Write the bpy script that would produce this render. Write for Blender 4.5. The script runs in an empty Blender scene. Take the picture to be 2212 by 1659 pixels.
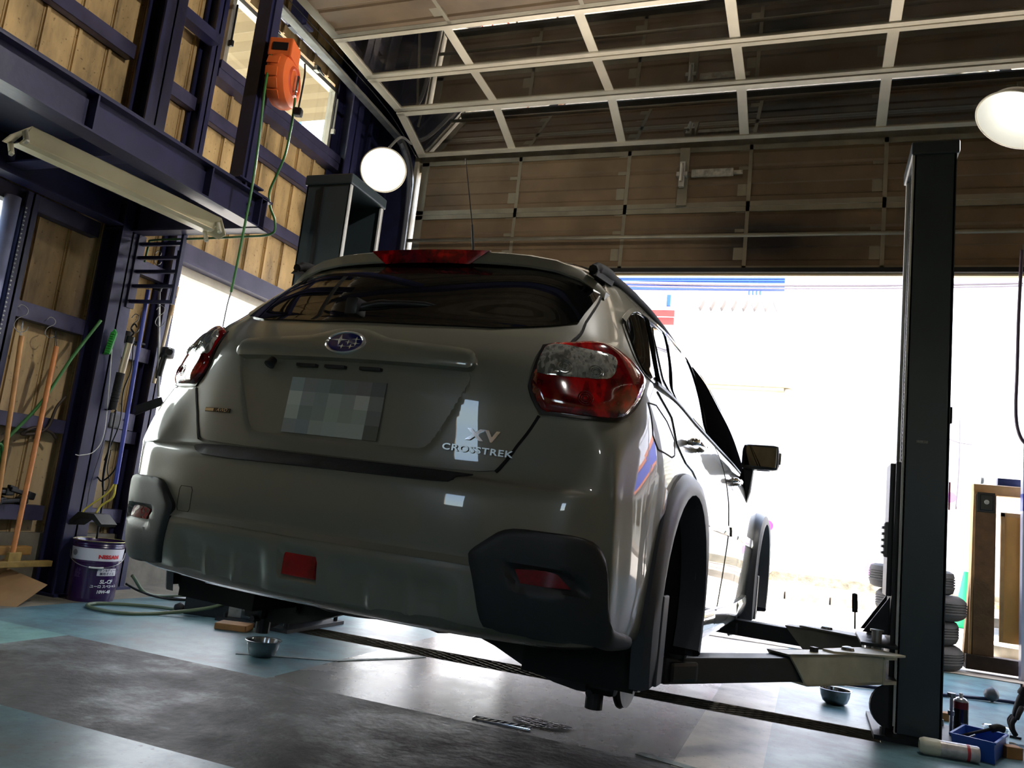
import bpy, bmesh, math, random
import numpy as np
from mathutils import Vector, Matrix, Euler
from mathutils.geometry import delaunay_2d_cdt
random.seed(7)
PI=math.pi
scn=bpy.context.scene
col=scn.collection
# ---------------------------------------------------------------- camera
W_,H_=2212,1659
F_=1736.91
YAW,PITCH,ROLL=0.3680746,0.15571813,0.1120601
CAMZ=.82
def cam_axes():
    cy,sy,cp,sp=math.cos(YAW),math.sin(YAW),math.cos(PITCH),math.sin(PITCH)
    f=Vector((-sy*cp,cy*cp,sp)); r=Vector((cy,sy,0)); u=r.cross(f)
    cr,sr=math.cos(ROLL),math.sin(ROLL)
    return cr*r+sr*u, -sr*r+cr*u, f
cr_,cu_,cf_=cam_axes()
cd=bpy.data.cameras.new('camera'); cam=bpy.data.objects.new('camera',cd); col.objects.link(cam)
cam.matrix_world=Matrix(((cr_.x,cu_.x,-cf_.x,0),(cr_.y,cu_.y,-cf_.y,0),(cr_.z,cu_.z,-cf_.z,CAMZ),(0,0,0,1)))
cd.sensor_fit='HORIZONTAL'; cd.sensor_width=36; cd.lens=F_/W_*36; cd.clip_start=.02; cd.clip_end=300
scn.camera=cam
# ---------------------------------------------------------------- world, sun, exposure
scn.view_settings.view_transform='Standard'; scn.view_settings.look='None'; scn.view_settings.gamma=1
scn.view_settings.exposure=0.0; scn.view_settings.use_curve_mapping=False
w=bpy.data.worlds.new('world'); scn.world=w; w.use_nodes=True
nt=w.node_tree; nt.nodes.clear()
sky=nt.nodes.new('ShaderNodeTexSky'); sky.sky_type='NISHITA'; sky.sun_disc=False
sky.sun_elevation=math.radians(52); sky.sun_rotation=math.radians(100); sky.air_density=1.2; sky.dust_density=2.5; sky.ozone_density=1
bg=nt.nodes.new('ShaderNodeBackground'); bg.inputs['Strength'].default_value=2.0
wo=nt.nodes.new('ShaderNodeOutputWorld'); nt.links.new(sky.outputs[0],bg.inputs[0]); nt.links.new(bg.outputs[0],wo.inputs[0])
sd=bpy.data.lights.new('sun','SUN'); sun=bpy.data.objects.new('sun',sd); col.objects.link(sun)
sd.energy=31; sd.angle=.009; sd.color=(1,.95,.86)
SUN_DIR=Vector((.72,-.16,1.0)).normalized()   # towards the sun
sun.rotation_euler=SUN_DIR.to_track_quat('Z','Y').to_euler(); sun.location=(3,8,12)
def area(name,loc,target,sx,sy,power,color=(1,1,1),portal=False):
    l=bpy.data.lights.new(name,'AREA'); l.shape='RECTANGLE'; l.size=sx; l.size_y=sy; l.energy=power; l.color=color
    if portal: l.cycles.is_portal=True
    o=bpy.data.objects.new(name,l); col.objects.link(o); o.location=loc
    o.rotation_euler=(Vector(target)-Vector(loc)).to_track_quat('-Z','Z').to_euler(); return o
# daylight portals in the openings of the building
area('front_opening_light',(0.25,7.25,1.6),(0.25,0,1.6),8.4,3.1,1,portal=True)
area('side_opening_light',(-4.75,5.5,1.2),(0,5.5,1.2),2.0,2.4,1,portal=True)
scn.cycles.use_denoising=True
try: scn.cycles.denoiser='OPENIMAGEDENOISE'
except Exception: pass
scn.cycles.max_bounces=7; scn.cycles.diffuse_bounces=4; scn.cycles.glossy_bounces=4; scn.cycles.transmission_bounces=6; scn.cycles.transparent_max_bounces=8
scn.cycles.caustics_reflective=False; scn.cycles.caustics_refractive=False; scn.cycles.sample_clamp_indirect=6
scn.cycles.use_adaptive_sampling=True; scn.cycles.adaptive_threshold=.02
# ---------------------------------------------------------------- materials
def lin(c):
    return tuple(((x/255)/12.92 if x/255<=.04045 else ((x/255+.055)/1.055)**2.4) for x in c)
MATS={}
def mat(name,rgb,rough=.5,metal=0,coat=0,noise=0,nscale=8,emit=None,estr=0,alpha=1,trans=0,ior=1.45,bump=0,bscale=40,spec=.5,croma=None,coord='Object'):
    if name in MATS: return MATS[name]
    m=bpy.data.materials.new(name); m.use_nodes=True; n=m.node_tree; b=n.nodes['Principled BSDF']
    c=lin(rgb)+(1,)
    b.inputs['Base Color'].default_value=c; b.inputs['Roughness'].default_value=rough; b.inputs['Metallic'].default_value=metal
    b.inputs['Coat Weight'].default_value=coat; b.inputs['Coat Roughness'].default_value=.03; b.inputs['IOR'].default_value=ior
    b.inputs['Transmission Weight'].default_value=trans; b.inputs['Alpha'].default_value=alpha
    b.inputs['Specular IOR Level'].default_value=spec
    if emit: b.inputs['Emission Color'].default_value=lin(emit)+(1,); b.inputs['Emission Strength'].default_value=estr
    tc=n.nodes.new('ShaderNodeTexCoord')
    nz=n.nodes.new('ShaderNodeTexNoise'); nz.inputs['Scale'].default_value=nscale; nz.inputs['Detail'].default_value=6
    n.links.new(tc.outputs[coord],nz.inputs['Vector'])
    mx=n.nodes.new('ShaderNodeMix'); mx.data_type='RGBA'; mx.blend_type='MULTIPLY'
    mx.inputs[0].default_value=1
    mx.inputs[6].default_value=c
    rp=n.nodes.new('ShaderNodeMapRange'); rp.inputs[1].default_value=.3; rp.inputs[2].default_value=.7
    rp.inputs[3].default_value=1-noise; rp.inputs[4].default_value=1+noise*.3
    n.links.new(nz.outputs[0],rp.inputs[0]); n.links.new(rp.outputs[0],mx.inputs[7]); n.links.new(mx.outputs[2],b.inputs['Base Color'])
    if bump:
        n2=n.nodes.new('ShaderNodeTexNoise'); n2.inputs['Scale'].default_value=bscale; n2.inputs['Detail'].default_value=5
        n.links.new(tc.outputs[coord],n2.inputs['Vector'])
        bp=n.nodes.new('ShaderNodeBump'); bp.inputs['Strength'].default_value=bump; bp.inputs['Distance'].default_value=.01
        n.links.new(n2.outputs[0],bp.inputs['Height']); n.links.new(bp.outputs[0],b.inputs['Normal'])
    MATS[name]=m; return m
def N(m,t): return m.node_tree.nodes.new(t)
def L(m,a,b): m.node_tree.links.new(a,b)
def ramp(m,fac,stops):
    r=N(m,'ShaderNodeValToRGB'); L(m,fac,r.inputs[0])
    while len(r.color_ramp.elements)<len(stops): r.color_ramp.elements.new(.5)
    for e,(p,c) in zip(r.color_ramp.elements,stops): e.position=p; e.color=(*lin(c),1)
    return r
def two_sided_ior(m,f,ior):
    g_=N(m,'ShaderNodeNewGeometry'); r_=N(m,'ShaderNodeMapRange'); r_.inputs[3].default_value=ior; r_.inputs[4].default_value=1/ior
    L(m,g_.outputs['Backfacing'],r_.inputs[0]); L(m,r_.outputs[0],f.inputs[0])
def glass_mat(name,tint=(230,238,235),gloss=1.0,rough=.02,tr=.9):
    m=bpy.data.materials.new(name); m.use_nodes=True; n=m.node_tree; n.nodes.clear()
    o=N(m,'ShaderNodeOutputMaterial'); t=N(m,'ShaderNodeBsdfTransparent'); t.inputs[0].default_value=(*lin(tint),1)
    g=N(m,'ShaderNodeBsdfGlossy'); g.inputs['Roughness'].default_value=rough
    f=N(m,'ShaderNodeFresnel'); two_sided_ior(m,f,1.5)
    mm=N(m,'ShaderNodeMath'); mm.operation='MULTIPLY'; mm.inputs[1].default_value=gloss
    L(m,f.outputs[0],mm.inputs[0])
    x=N(m,'ShaderNodeMixShader'); L(m,mm.outputs[0],x.inputs[0]); L(m,t.outputs[0],x.inputs[1]); L(m,g.outputs[0],x.inputs[2]); L(m,x.outputs[0],o.inputs[0])
    MATS[name]=m; return m
# ---------------------------------------------------------------- object helpers
def setp(o,label=None,cat=None,group=None,kind=None):
    if label: o['label']=label
    if cat: o['category']=cat
    if group: o['group']=group
    if kind: o['kind']=kind
    return o
def thing(name,label,cat,loc=(0,0,0),rot=(0,0,0),group=None):
    o=bpy.data.objects.new(name,None); col.objects.link(o); o.location=loc; o.rotation_euler=rot; o.empty_display_size=.1
    return setp(o,label,cat,group)
def obj(name,bm,m,parent=None,smooth=False,label=None,cat=None,group=None,kind=None,angle=None,loc=None,rot=None):
    """links a bmesh (or mesh) as ONE object; m = material or list"""
    if isinstance(bm,bpy.types.Mesh): me=bm
    else:
        bmesh.ops.recalc_face_normals(bm,faces=bm.faces)
        me=bpy.data.meshes.new(name); bm.to_mesh(me); bm.free()
    for x in (m if isinstance(m,(list,tuple)) else [m]): me.materials.append(x)
    if smooth:
        me.polygons.foreach_set('use_smooth',[True]*len(me.polygons))
        if angle: me.set_sharp_from_angle(angle=math.radians(angle))
    o=bpy.data.objects.new(name,me); col.objects.link(o)
    if parent: o.parent=parent
    if loc: o.location=loc
    if rot: o.rotation_euler=rot
    return setp(o,label,cat,group,kind)
def BM(): return bmesh.new()
def box(bm,c,s,rot=None,bev=0,mi=0):
    r=bmesh.ops.create_cube(bm,size=1); vs=r['verts']
    bmesh.ops.scale(bm,vec=s,verts=vs)
    if bev:
        es={e for v in vs for e in v.link_edges}
        q=bmesh.ops.bevel(bm,geom=list(es)+vs,offset=bev,segments=2,affect='EDGES',profile=.6); vs=list({v for f in q['faces'] for v in f.verts}|{v for v in vs if v.is_valid})
        seen=set(vs); st=list(vs)
        while st:
            v=st.pop()
            for e in v.link_edges:
                ov=e.other_vert(v)
                if ov not in seen: seen.add(ov); st.append(ov)
        vs=list(seen)
    if rot is not None: bmesh.ops.rotate(bm,matrix=(rot if isinstance(rot,Matrix) else Euler(rot).to_matrix()),cent=(0,0,0),verts=vs)
    bmesh.ops.translate(bm,vec=c,verts=vs)
    if mi:
        for f in {f for v in vs for f in v.link_faces}: f.material_index=mi
    return vs
def bb(bm,x0,x1,y0,y1,z0,z1,bev=0,mi=0): return box(bm,((x0+x1)/2,(y0+y1)/2,(z0+z1)/2),(abs(x1-x0),abs(y1-y0),abs(z1-z0)),bev=bev,mi=mi)
def frame_of(d,up=Vector((0,0,1))):
    d=d.normalized()
    if abs(d.dot(up))>.98: up=Vector((0,1,0))
    s=d.cross(up).normalized(); return s,s.cross(d).normalized()
def beam(bm,a,b,w,h,bev=0,mi=0,up=(0,0,1)):
    """box from a to b: w across (side), h along up"""
    a,b=Vector(a),Vector(b); d=b-a; s,u=frame_of(d,Vector(up)); d.normalize()
    M=Matrix((s,d,u)).transposed()
    return box(bm,(a+b)/2,(w,(b-a).length,h),rot=M,bev=bev,mi=mi)
def cyl(bm,a,b,r,r2=None,n=20,caps=True,mi=0):
    a,b=Vector(a),Vector(b); r2=r if r2 is None else r2; d=(b-a); s,u=frame_of(d)
    A=[];B=[]
    for i in range(n):
        t=2*PI*i/n; q=s*math.cos(t)+u*math.sin(t)
        A.append(bm.verts.new(a+q*r)); B.append(bm.verts.new(b+q*r2))
    fs=[bm.faces.new((A[i],A[(i+1)%n],B[(i+1)%n],B[i])) for i in range(n)]
    if caps:
        if r>1e-5: fs.append(bm.faces.new(A[::-1]))
        if r2>1e-5: fs.append(bm.faces.new(B))
    for f in fs: f.material_index=mi
def smooth_path(P,k=6,closed=False):
    P=[Vector(p) for p in P]; out=[]; n=len(P)
    for i in range(n-1):
        p0=P[i-1] if i else 2*P[0]-P[1]; p1,p2=P[i],P[i+1]; p3=P[i+2] if i+2<n else 2*P[-1]-P[-2]
        for j in range(k):
            t=j/k; out.append(.5*((2*p1)+(p2-p0)*t+(2*p0-5*p1+4*p2-p3)*t*t+(3*p1-p0-3*p2+p3)*t**3))
    out.append(P[-1]); return out
def tube(bm,P,r,n=8,k=6,mi=0,rr=None,raw=False):
    P=[Vector(p) for p in P] if raw else smooth_path(P,k)
    rings=[]; up=Vector((0,0,1)); prev=None
    for i,p in enumerate(P):
        d=(P[min(i+1,len(P)-1)]-P[max(i-1,0)])
        if d.length<1e-9: d=Vector((0,0,1))
        d.normalize()
        if prev is None: s,u=frame_of(d)
        else:
            s=prev-d*prev.dot(d)
            s=s.normalized() if s.length>1e-6 else frame_of(d)[0]
            u=s.cross(d)
        prev=s; q=r if rr is None else rr[min(int(i/max(1,len(P)-1)*(len(rr)-1)+.5),len(rr)-1)]
        rings.append([bm.verts.new(p+(s*math.cos(2*PI*j/n)+u*math.sin(2*PI*j/n))*q) for j in range(n)])
    for a,b in zip(rings,rings[1:]):
        for j in range(n):
            f=bm.faces.new((a[j],a[(j+1)%n],b[(j+1)%n],b[j])); f.material_index=mi
    bm.faces.new(rings[0][::-1]).material_index=mi; bm.faces.new(rings[-1]).material_index=mi
def lathe(bm,prof,n=32,c=(0,0,0),axis=None,mi=0,close=False):
    """prof = [(r,z)] ; axis None = z, else a 3x3 matrix"""
    rings=[]; c=Vector(c)
    for r,z in prof:
        ring=[]
        for i in range(n):
            t=2*PI*i/n; v=Vector((r*math.cos(t),r*math.sin(t),z))
            if axis is not None: v=axis@v
            ring.append(bm.verts.new(c+v))
        rings.append(ring)
    for a,b in zip(rings,rings[1:]):
        for i in range(n): bm.faces.new((a[i],a[(i+1)%n],b[(i+1)%n],b[i])).material_index=mi
    if close:
        bm.faces.new(rings[0][::-1]).material_index=mi; bm.faces.new(rings[-1]).material_index=mi
def prism(bm,poly,vec,mi=0):
    """extrude a 3D polygon by vec"""
    v=Vector(vec); A=[bm.verts.new(Vector(p)) for p in poly]; B=[bm.verts.new(Vector(p)+v) for p in poly]; n=len(A)
    fs=[bm.faces.new(A[::-1]),bm.faces.new(B)]+[bm.faces.new((A[i],A[(i+1)%n],B[(i+1)%n],B[i])) for i in range(n)]
    for f in fs: f.material_index=mi
def axis_to(d):
    d=Vector(d).normalized(); s,u=frame_of(d); return Matrix((s,u,d)).transposed()
def dup(root,loc=None,rot=None,label=None,name=None):
    r=root.copy(); col.objects.link(r)
    if loc is not None: r.location=loc
    if rot is not None: r.rotation_euler=rot
    if label: r['label']=label
    for ch in list(root.children):
        c=ch.copy(); col.objects.link(c); c.parent=r
        for g in ch.children:
            d=g.copy(); col.objects.link(d); d.parent=c
    return r
def text(name,s,size,M,m,parent=None,ext=.001,align='CENTER',shear=0,sx=1,bold=0,label=None,space=1):
    cu=bpy.data.curves.new(name,'FONT'); cu.body=s; cu.size=size; cu.extrude=ext; cu.align_x=align; cu.align_y='CENTER'; cu.shear=shear; cu.offset=bold; cu.space_character=space
    cu.resolution_u=3; cu.materials.append(m)
    o=bpy.data.objects.new(name,cu); col.objects.link(o)
    dg=bpy.context.evaluated_depsgraph_get(); me=bpy.data.meshes.new_from_object(o.evaluated_get(dg)); bpy.data.objects.remove(o); bpy.data.curves.remove(cu)
    me.name=name; me.materials.clear(); me.materials.append(m)
    o=bpy.data.objects.new(name,me); col.objects.link(o)
    if parent: o.parent=parent
    o.matrix_local=M@Matrix.Diagonal((sx,1,1,1))
    if label: o['label']=label
    return o
def face_frame(loc,right,up):
    r=Vector(right).normalized(); u=Vector(up); u=(u-r*u.dot(r)).normalized(); n=r.cross(u)
    return Matrix(((r.x,u.x,n.x,loc[0]),(r.y,u.y,n.y,loc[1]),(r.z,u.z,n.z,loc[2]),(0,0,0,1)))
# ================================================================ SHARED MATERIALS
navy=mat('navy_paint',(40,41,74),.38,noise=.35,nscale=5,bump=.08,bscale=30)
navy_l=mat('navy_girt_paint',(64,61,88),.45,noise=.4,nscale=7,bump=.08)
alu=mat('aluminium',(205,200,188),.35,metal=.55,noise=.2,nscale=6)
steel=mat('galvanised_steel',(150,150,148),.35,metal=.8,noise=.3,nscale=12)
dsteel=mat('dark_steel',(38,38,40),.45,metal=.5,noise=.4,nscale=15)
black=mat('black_plastic',(22,22,24),.45,noise=.2,nscale=20)
rubber=mat('black_rubber',(24,24,25),.75,noise=.3,nscale=30,bump=.1)
chrome=mat('chrome',(225,225,228),.08,metal=1)
white_p=mat('white_paint',(225,225,220),.4,noise=.15)
lamp_e=mat('lit_lamp_glass',(255,255,255),.3,emit=(255,250,240),estr=6)
# tan steel wall sheet with streaky dirt
wall_m=mat('tan_wall_sheet',(206,178,128),.55)
n=wall_m.node_tree; b=n.nodes['Principled BSDF']
tc=N(wall_m,'ShaderNodeTexCoord'); mp=N(wall_m,'ShaderNodeMapping'); mp.inputs['Scale'].default_value=(1,1.6,.45); L(wall_m,tc.outputs['Object'],mp.inputs[0])
nz=N(wall_m,'ShaderNodeTexNoise'); nz.inputs['Scale'].default_value=2.2; nz.inputs['Detail'].default_value=8; nz.inputs['Roughness'].default_value=.62; L(wall_m,mp.outputs[0],nz.inputs[0])
r1=ramp(wall_m,nz.outputs[0],[(.30,(98,84,62)),(.47,(180,152,106)),(.62,(214,182,128)),(.8,(222,196,146))])
n2=N(wall_m,'ShaderNodeTexNoise'); n2.inputs['Scale'].default_value=38; n2.inputs['Detail'].default_value=3; L(wall_m,tc.outputs['Object'],n2.inputs[0])
r2=ramp(wall_m,n2.outputs[0],[(.28,(150,140,125)),(.36,(255,255,255))])
mx=N(wall_m,'ShaderNodeMix'); mx.data_type='RGBA'; mx.blend_type='MULTIPLY'; mx.inputs[0].default_value=.8
L(wall_m,r1.outputs[0],mx.inputs[6]); L(wall_m,r2.outputs[0],mx.inputs[7])
# worn grey dirt on the lower sheets
sx=N(wall_m,'ShaderNodeSeparateXYZ'); L(wall_m,tc.outputs['Object'],sx.inputs[0])
mr=N(wall_m,'ShaderNodeMapRange'); mr.inputs[1].default_value=2.0; mr.inputs[2].default_value=.5; mr.inputs[3].default_value=0; mr.inputs[4].default_value=.75; L(wall_m,sx.outputs[2],mr.inputs[0])
mm=N(wall_m,'ShaderNodeMath'); mm.operation='MULTIPLY'; L(wall_m,mr.outputs[0],mm.inputs[0]); L(wall_m,nz.outputs[0],mm.inputs[1])
m3=N(wall_m,'ShaderNodeMix'); m3.data_type='RGBA'; L(wall_m,mm.outputs[0],m3.inputs[0]); L(wall_m,mx.outputs[2],m3.inputs[6]); m3.inputs[7].default_value=(*lin((118,114,102)),1)
L(wall_m,m3.outputs[2],b.inputs['Base Color'])
conc=mat('old_concrete',(128,122,108),.85,noise=.45,nscale=5,bump=.3,bscale=25)
# ---------------------------------------------------------------- floor materials
def floor_paint(name,c1,c2,rough,r2,scl=3,wear=(90,92,90)):
    m=mat(name,c1,rough); b=m.node_tree.nodes['Principled BSDF']
    tc=N(m,'ShaderNodeTexCoord'); nz=N(m,'ShaderNodeTexNoise'); nz.inputs['Scale'].default_value=scl; nz.inputs['Detail'].default_value=9; nz.inputs['Roughness'].default_value=.65; L(m,tc.outputs['Object'],nz.inputs[0])
    r=ramp(m,nz.outputs[0],[(.3,wear),(.45,c2),(.6,c1),(.78,c1)]); 
    n3=N(m,'ShaderNodeTexNoise'); n3.inputs['Scale'].default_value=45; n3.inputs['Detail'].default_value=4; L(m,tc.outputs['Object'],n3.inputs[0])
    r3=ramp(m,n3.outputs[0],[(.27,(120,115,110)),(.36,(255,255,255))])
    mx=N(m,'ShaderNodeMix'); mx.data_type='RGBA'; mx.blend_type='MULTIPLY'; mx.inputs[0].default_value=.7; L(m,r.outputs[0],mx.inputs[6]); L(m,r3.outputs[0],mx.inputs[7]); L(m,mx.outputs[2],b.inputs['Base Color'])
    q=N(m,'ShaderNodeMapRange'); q.inputs[1].default_value=.3; q.inputs[2].default_value=.7; q.inputs[3].default_value=r2; q.inputs[4].default_value=rough; L(m,nz.outputs[0],q.inputs[0]); L(m,q.outputs[0],b.inputs['Roughness'])
    bp=N(m,'ShaderNodeBump'); bp.inputs['Strength'].default_value=.12; bp.inputs['Distance'].default_value=.004; L(m,n3.outputs[0],bp.inputs['Height']); L(m,bp.outputs[0],b.inputs['Normal'])
    return m
teal=floor_paint('teal_floor_paint',(104,140,146),(84,112,120),.32,.42)
pale_teal=floor_paint('pale_teal_patch',(128,168,165),(104,142,142),.3,.4)
grey_f=floor_paint('grey_floor_paint',(128,126,122),(108,106,102),.2,.34)
stripe_f=floor_paint('stripe_paint',(190,184,172),(160,155,146),.3,.4)
# bare dark concrete with grease
dark_f=mat('greasy_concrete',(70,62,55),.6); m=dark_f; b=m.node_tree.nodes['Principled BSDF']
tc=N(m,'ShaderNodeTexCoord'); nz=N(m,'ShaderNodeTexNoise'); nz.inputs['Scale'].default_value=1.25; nz.inputs['Detail'].default_value=12; nz.inputs['Roughness'].default_value=.7; L(m,tc.outputs['Object'],nz.inputs[0])
r=ramp(m,nz.outputs[0],[(.40,(22,19,18)),(.50,(42,38,36)),(.57,(84,86,86)),(.66,(126,132,134))]); L(m,r.outputs[0],b.inputs['Base Color'])
n3=N(m,'ShaderNodeTexNoise'); n3.inputs['Scale'].default_value=30; n3.inputs['Detail'].default_value=8; L(m,tc.outputs['Object'],n3.inputs[0])
bp=N(m,'ShaderNodeBump'); bp.inputs['Strength'].default_value=.5; bp.inputs['Distance'].default_value=.006; L(m,n3.outputs[0],bp.inputs['Height']); L(m,bp.outputs[0],b.inputs['Normal'])
q=N(m,'ShaderNodeMapRange'); q.inputs[1].default_value=.35; q.inputs[2].default_value=.65; q.inputs[3].default_value=.75; q.inputs[4].default_value=.40; L(m,nz.outputs[0],q.inputs[0]); L(m,q.outputs[0],b.inputs['Roughness'])
pit_m=mat('pit_dark',(120,116,108),.8,noise=.4)
WX=-4.55   # sheet plane of the left wall
# ---------------------------------------------------------------- floor
bm=BM()
xs=[-4.6,-4.05,-3.3,-2.9,-2.15,-.42,-.12,.335,5.5]; ys=[-5,2.08,3.05,4.09,4.33,7.0]
mats=[teal,pale_teal,grey_f,stripe_f,dark_f,pit_m,conc]
vg={}
def V(x,y,z=0):
    k=(round(x,4),round(y,4),round(z,4))
    if k not in vg: vg[k]=bm.verts.new(k)
    return vg[k]
for i in range(len(xs)-1):
    for j in range(len(ys)-1):
        x0,x1,y0,y1=xs[i],xs[i+1],ys[j],ys[j+1]; cx,cy=(x0+x1)/2,(y0+y1)/2
        mi=0
        if cx<-4.05: mi=6
        elif 2.08<cy<3.05 and cx>-3.3: mi=4
        elif cy<3.05 and cx<-3.3: mi=1
        elif 4.09<cy<4.33 and -2.9<cx<.335: mi=5
        elif -2.15<cx<-.42 and cy>3.05: mi=2
        elif -.42<cx<-.12 and cy>3.05: mi=3
        if mi==5:
            z=-.010
            f=bm.faces.new((V(x0,y0,z),V(x1,y0,z),V(x1,y1,z),V(x0,y1,z))); f.material_index=5
            for (a,c) in (((x0,y0),(x1,y0)),((x1,y1),(x0,y1))):
                f=bm.faces.new((V(*a),V(*a,z),V(*c,z),V(*c))); f.material_index=5
            if i==3 or x1==.335:
                pass
        else:
            f=bm.faces.new((V(x0,y0),V(x1,y0),V(x1,y1),V(x0,y1))); f.material_index=mi
obj('floor',bm,mats,kind='structure')
# expanded-metal grate over the drain channel
gm=mat('grate_steel',(96,92,84),.4,metal=.6,noise=.4,nscale=9)
bm=BM(); x0,x1,y0,y1=-2.9,.335,4.095,4.325
rows=9; dy=(y1-y0)/rows; dx=.042
for k in range(rows+1):
    pts=[]; y=y0+k*dy; nx=int((x1-x0)/dx)
    for i in range(nx+1): pts.append((x0+i*dx, min(max(y+(dy*.42 if (i+k)%2 else -dy*.42),y0),y1),-.004))
    tube(bm,pts,.0042,n=4,raw=True)
for y in (y0,y1): beam(bm,(x0,y,-.006),(x1,y,-.006),.006,.012)
obj('floor_grate',bm,gm,label='expanded metal grate strip over the floor drain between the two lift posts',cat='floor grate')
# painted white lines / cracks of sealant
bm=BM()
for P,w_ in ((((-2.55,3.35),(-2.15,3.60),(-1.95,3.95),(-1.9,4.08)),.03),(((-.55,3.12),(-.32,3.06),(-.1,3.02),(.2,2.99)),.045)):
    for k in range(len(P)-1):
        a,c=Vector((*P[k],.0015)),Vector((*P[k+1],.0015)); beam(bm,a,c,w_,.003)
obj('floor_sealant_line',bm,mat('sealant',(120,132,128),.6,noise=.5,nscale=20,bump=.4),label='rough pale sealant lines filling cracks in the painted floor',cat='sealant',kind='stuff')
# ---------------------------------------------------------------- left wall sheet (with window and doorway openings)
def wall_sheet(name,x,ya,yb,z0,z1,holes,step=.233,off=0,nrm=1):
    bm=BM(); ys=[]; y=ya
    ys=[ya]; k=math.ceil((ya-off)/step)
    while off+k*step<yb-1e-3:
        if off+k*step>ya+1e-3: ys.append(off+k*step)
        k+=1
    ys.append(yb)
    def solid(a,c,za,zb):
        segs=[(za,zb)]
        for (h0,h1,g0,g1) in holes:
            if a>=h0-1e-3 and c<=h1+1e-3:
                segs=[s for (p,q) in segs for s in ((p,min(q,g0)),(max(p,g1),q)) if s[1]-s[0]>1e-3]
        return segs
    cuts=sorted(set([round(v,4) for v in ys]+[h for H in holes for h in H[:2]]))
    cuts=[c for c in cuts if ya-1e-6<=c<=yb+1e-6]
    for a,c in zip(cuts,cuts[1:]):
        for za,zb in solid(a,c,z0,z1):
            bb(bm,x-.012,x,a,c,za,zb)
            if any(abs(a-v)<1e-3 for v in ys):   # standing seam: small raised rib with a groove
                bb(bm,x,x+.022*nrm,a-.012,a+.010,za,zb)
                bb(bm,x,x+.006*nrm,a-.022,a+.020,za,zb,mi=0)
    return bm
ribm=mat('wall_rib_metal',(118,98,80),.5,noise=.3)
HOLES=[(4.60,6.12,3.98,4.72),(4.46,6.55,.80,2.42),(1.7,3.18,.35,2.36)]
bm=wall_sheet('wall_left',WX,-5,7.0,.36,5.4,HOLES,off=4.097)
obj('wall_left',bm,wall_m,kind='structure')
bm=BM()   # concrete plinth under the sheets, open at the doorway
bb(bm,WX-.14,WX+.06,-5,7,0,.36)
obj('trim_1',bm,conc,kind='structure')
# horizontal girts of the left wall, each its own steel member
def girt(y0,y1,z,label,h=.10,d=.075):
    bm=BM()
    bb(bm,WX+.02,WX+.02+d,y0,y1,z,z+.006)            # bottom web of the lipped channel
    bb(bm,WX+.02+d-.006,WX+.02+d,y0,y1,z,z+h)        # face towards the room
    bb(bm,WX+.02,WX+.02+d,y0,y1,z+h-.006,z+h)
    bb(bm,WX+.02,WX+.03,y0,y1,z,z+h)
    obj('wall_girt',bm,navy_l,label=label,cat='girt',group='steel girts of the left wall')
girt(-5,3.76,3.555,'upper navy girt of the left wall, rearward of the tall column above the mezzanine')
girt(3.98,4.36,3.50,'short navy girt between the two columns above the mezzanine')
girt(4.46,6.6,3.50,'navy girt just below the high window on the left wall')
girt(3.98,6.6,2.95,'navy girt crossing the tan wall behind the reel post, above the doorway header')
girt(-5,3.76,2.28,'navy girt right under the mezzanine deck')
girt(4.0,4.36,2.16,'short navy girt behind the rungs of the hanging rack')
girt(3.27,3.79,1.63,'navy girt with two wire hooks for the wooden broom handles')
girt(3.98,4.36,1.56,'short navy girt holding a black cap beside the doorway post')
girt(3.27,3.79,.985,'navy girt behind the broom handles at waist height',h=.085)
girt(3.98,4.40,.985,'short navy girt carrying the grey switch box behind the car',h=.085)
girt(-5,3.76,.44,'lowest navy girt with black clamps lying on it',h=.09)
girt(3.98,4.40,.44,'lowest short navy girt above the oil pail',h=.09)
bm=BM(); beam(bm,(WX+.045,4.46,2.45),(WX+.045,6.6,2.45),.09,.14); beam(bm,(WX+.06,4.46,2.375),(WX+.06,6.6,2.375),.13,.02)
obj('trim_2',bm,navy_l,kind='structure')
# columns
def hcol(name,x0,x1,y0,y1,z0,z1,label,m=navy):
    bm=BM(); t=.014
    bb(bm,x1-t,x1,y0,y1,z0,z1); bb(bm,x0,x0+t,y0,y1,z0,z1)      # flanges facing the room / wall
    bb(bm,x0,x1,(y0+y1)/2-t/2,(y0+y1)/2+t/2,z0,z1)              # web
    bb(bm,x0-.02,x1+.04,y0-.02,y1+.02,z0,z0+.016)
    for z in (2.36,2.56):
        if z0<z<z1: bb(bm,x0,x1-t,y0+.003,y1-.003,z-.005,z+.005)
    return obj(name,bm,m,label=label,cat='column',group='navy steel columns along the left wall')
hcol('steel_column',-4.46,-4.29,3.79,3.965,0,5.3,'navy H-section column behind the oil pail, with the rung rack beside it')
hcol('steel_column',-4.53,-4.40,4.36,4.455,0,5.3,'narrower navy column at the near side of the bright doorway')
hcol('steel_column',-4.53,-4.33,6.15,6.35,2.42,5.3,'navy column at the far edge of the high window')
hcol('steel_column',-4.52,-4.40,3.19,3.27,0,2.36,'navy column beside the bright strip window at the left picture edge')
# dark corner cladding between the window and the door track
bm=BM(); bb(bm,-4.54,-4.50,6.34,7.0,2.42,5.3); bb(bm,-4.5,-4.05,6.93,6.98,0,5.3); bb(bm,-4.35,-4.31,6.9,6.93,2.2,4.6); bb(bm,-4.42,-4.39,6.6,6.63,2.6,4.7)
obj('wall_corner',bm,mat('navy_dark',(34,36,66),.5,noise=.3),kind='structure')
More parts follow.
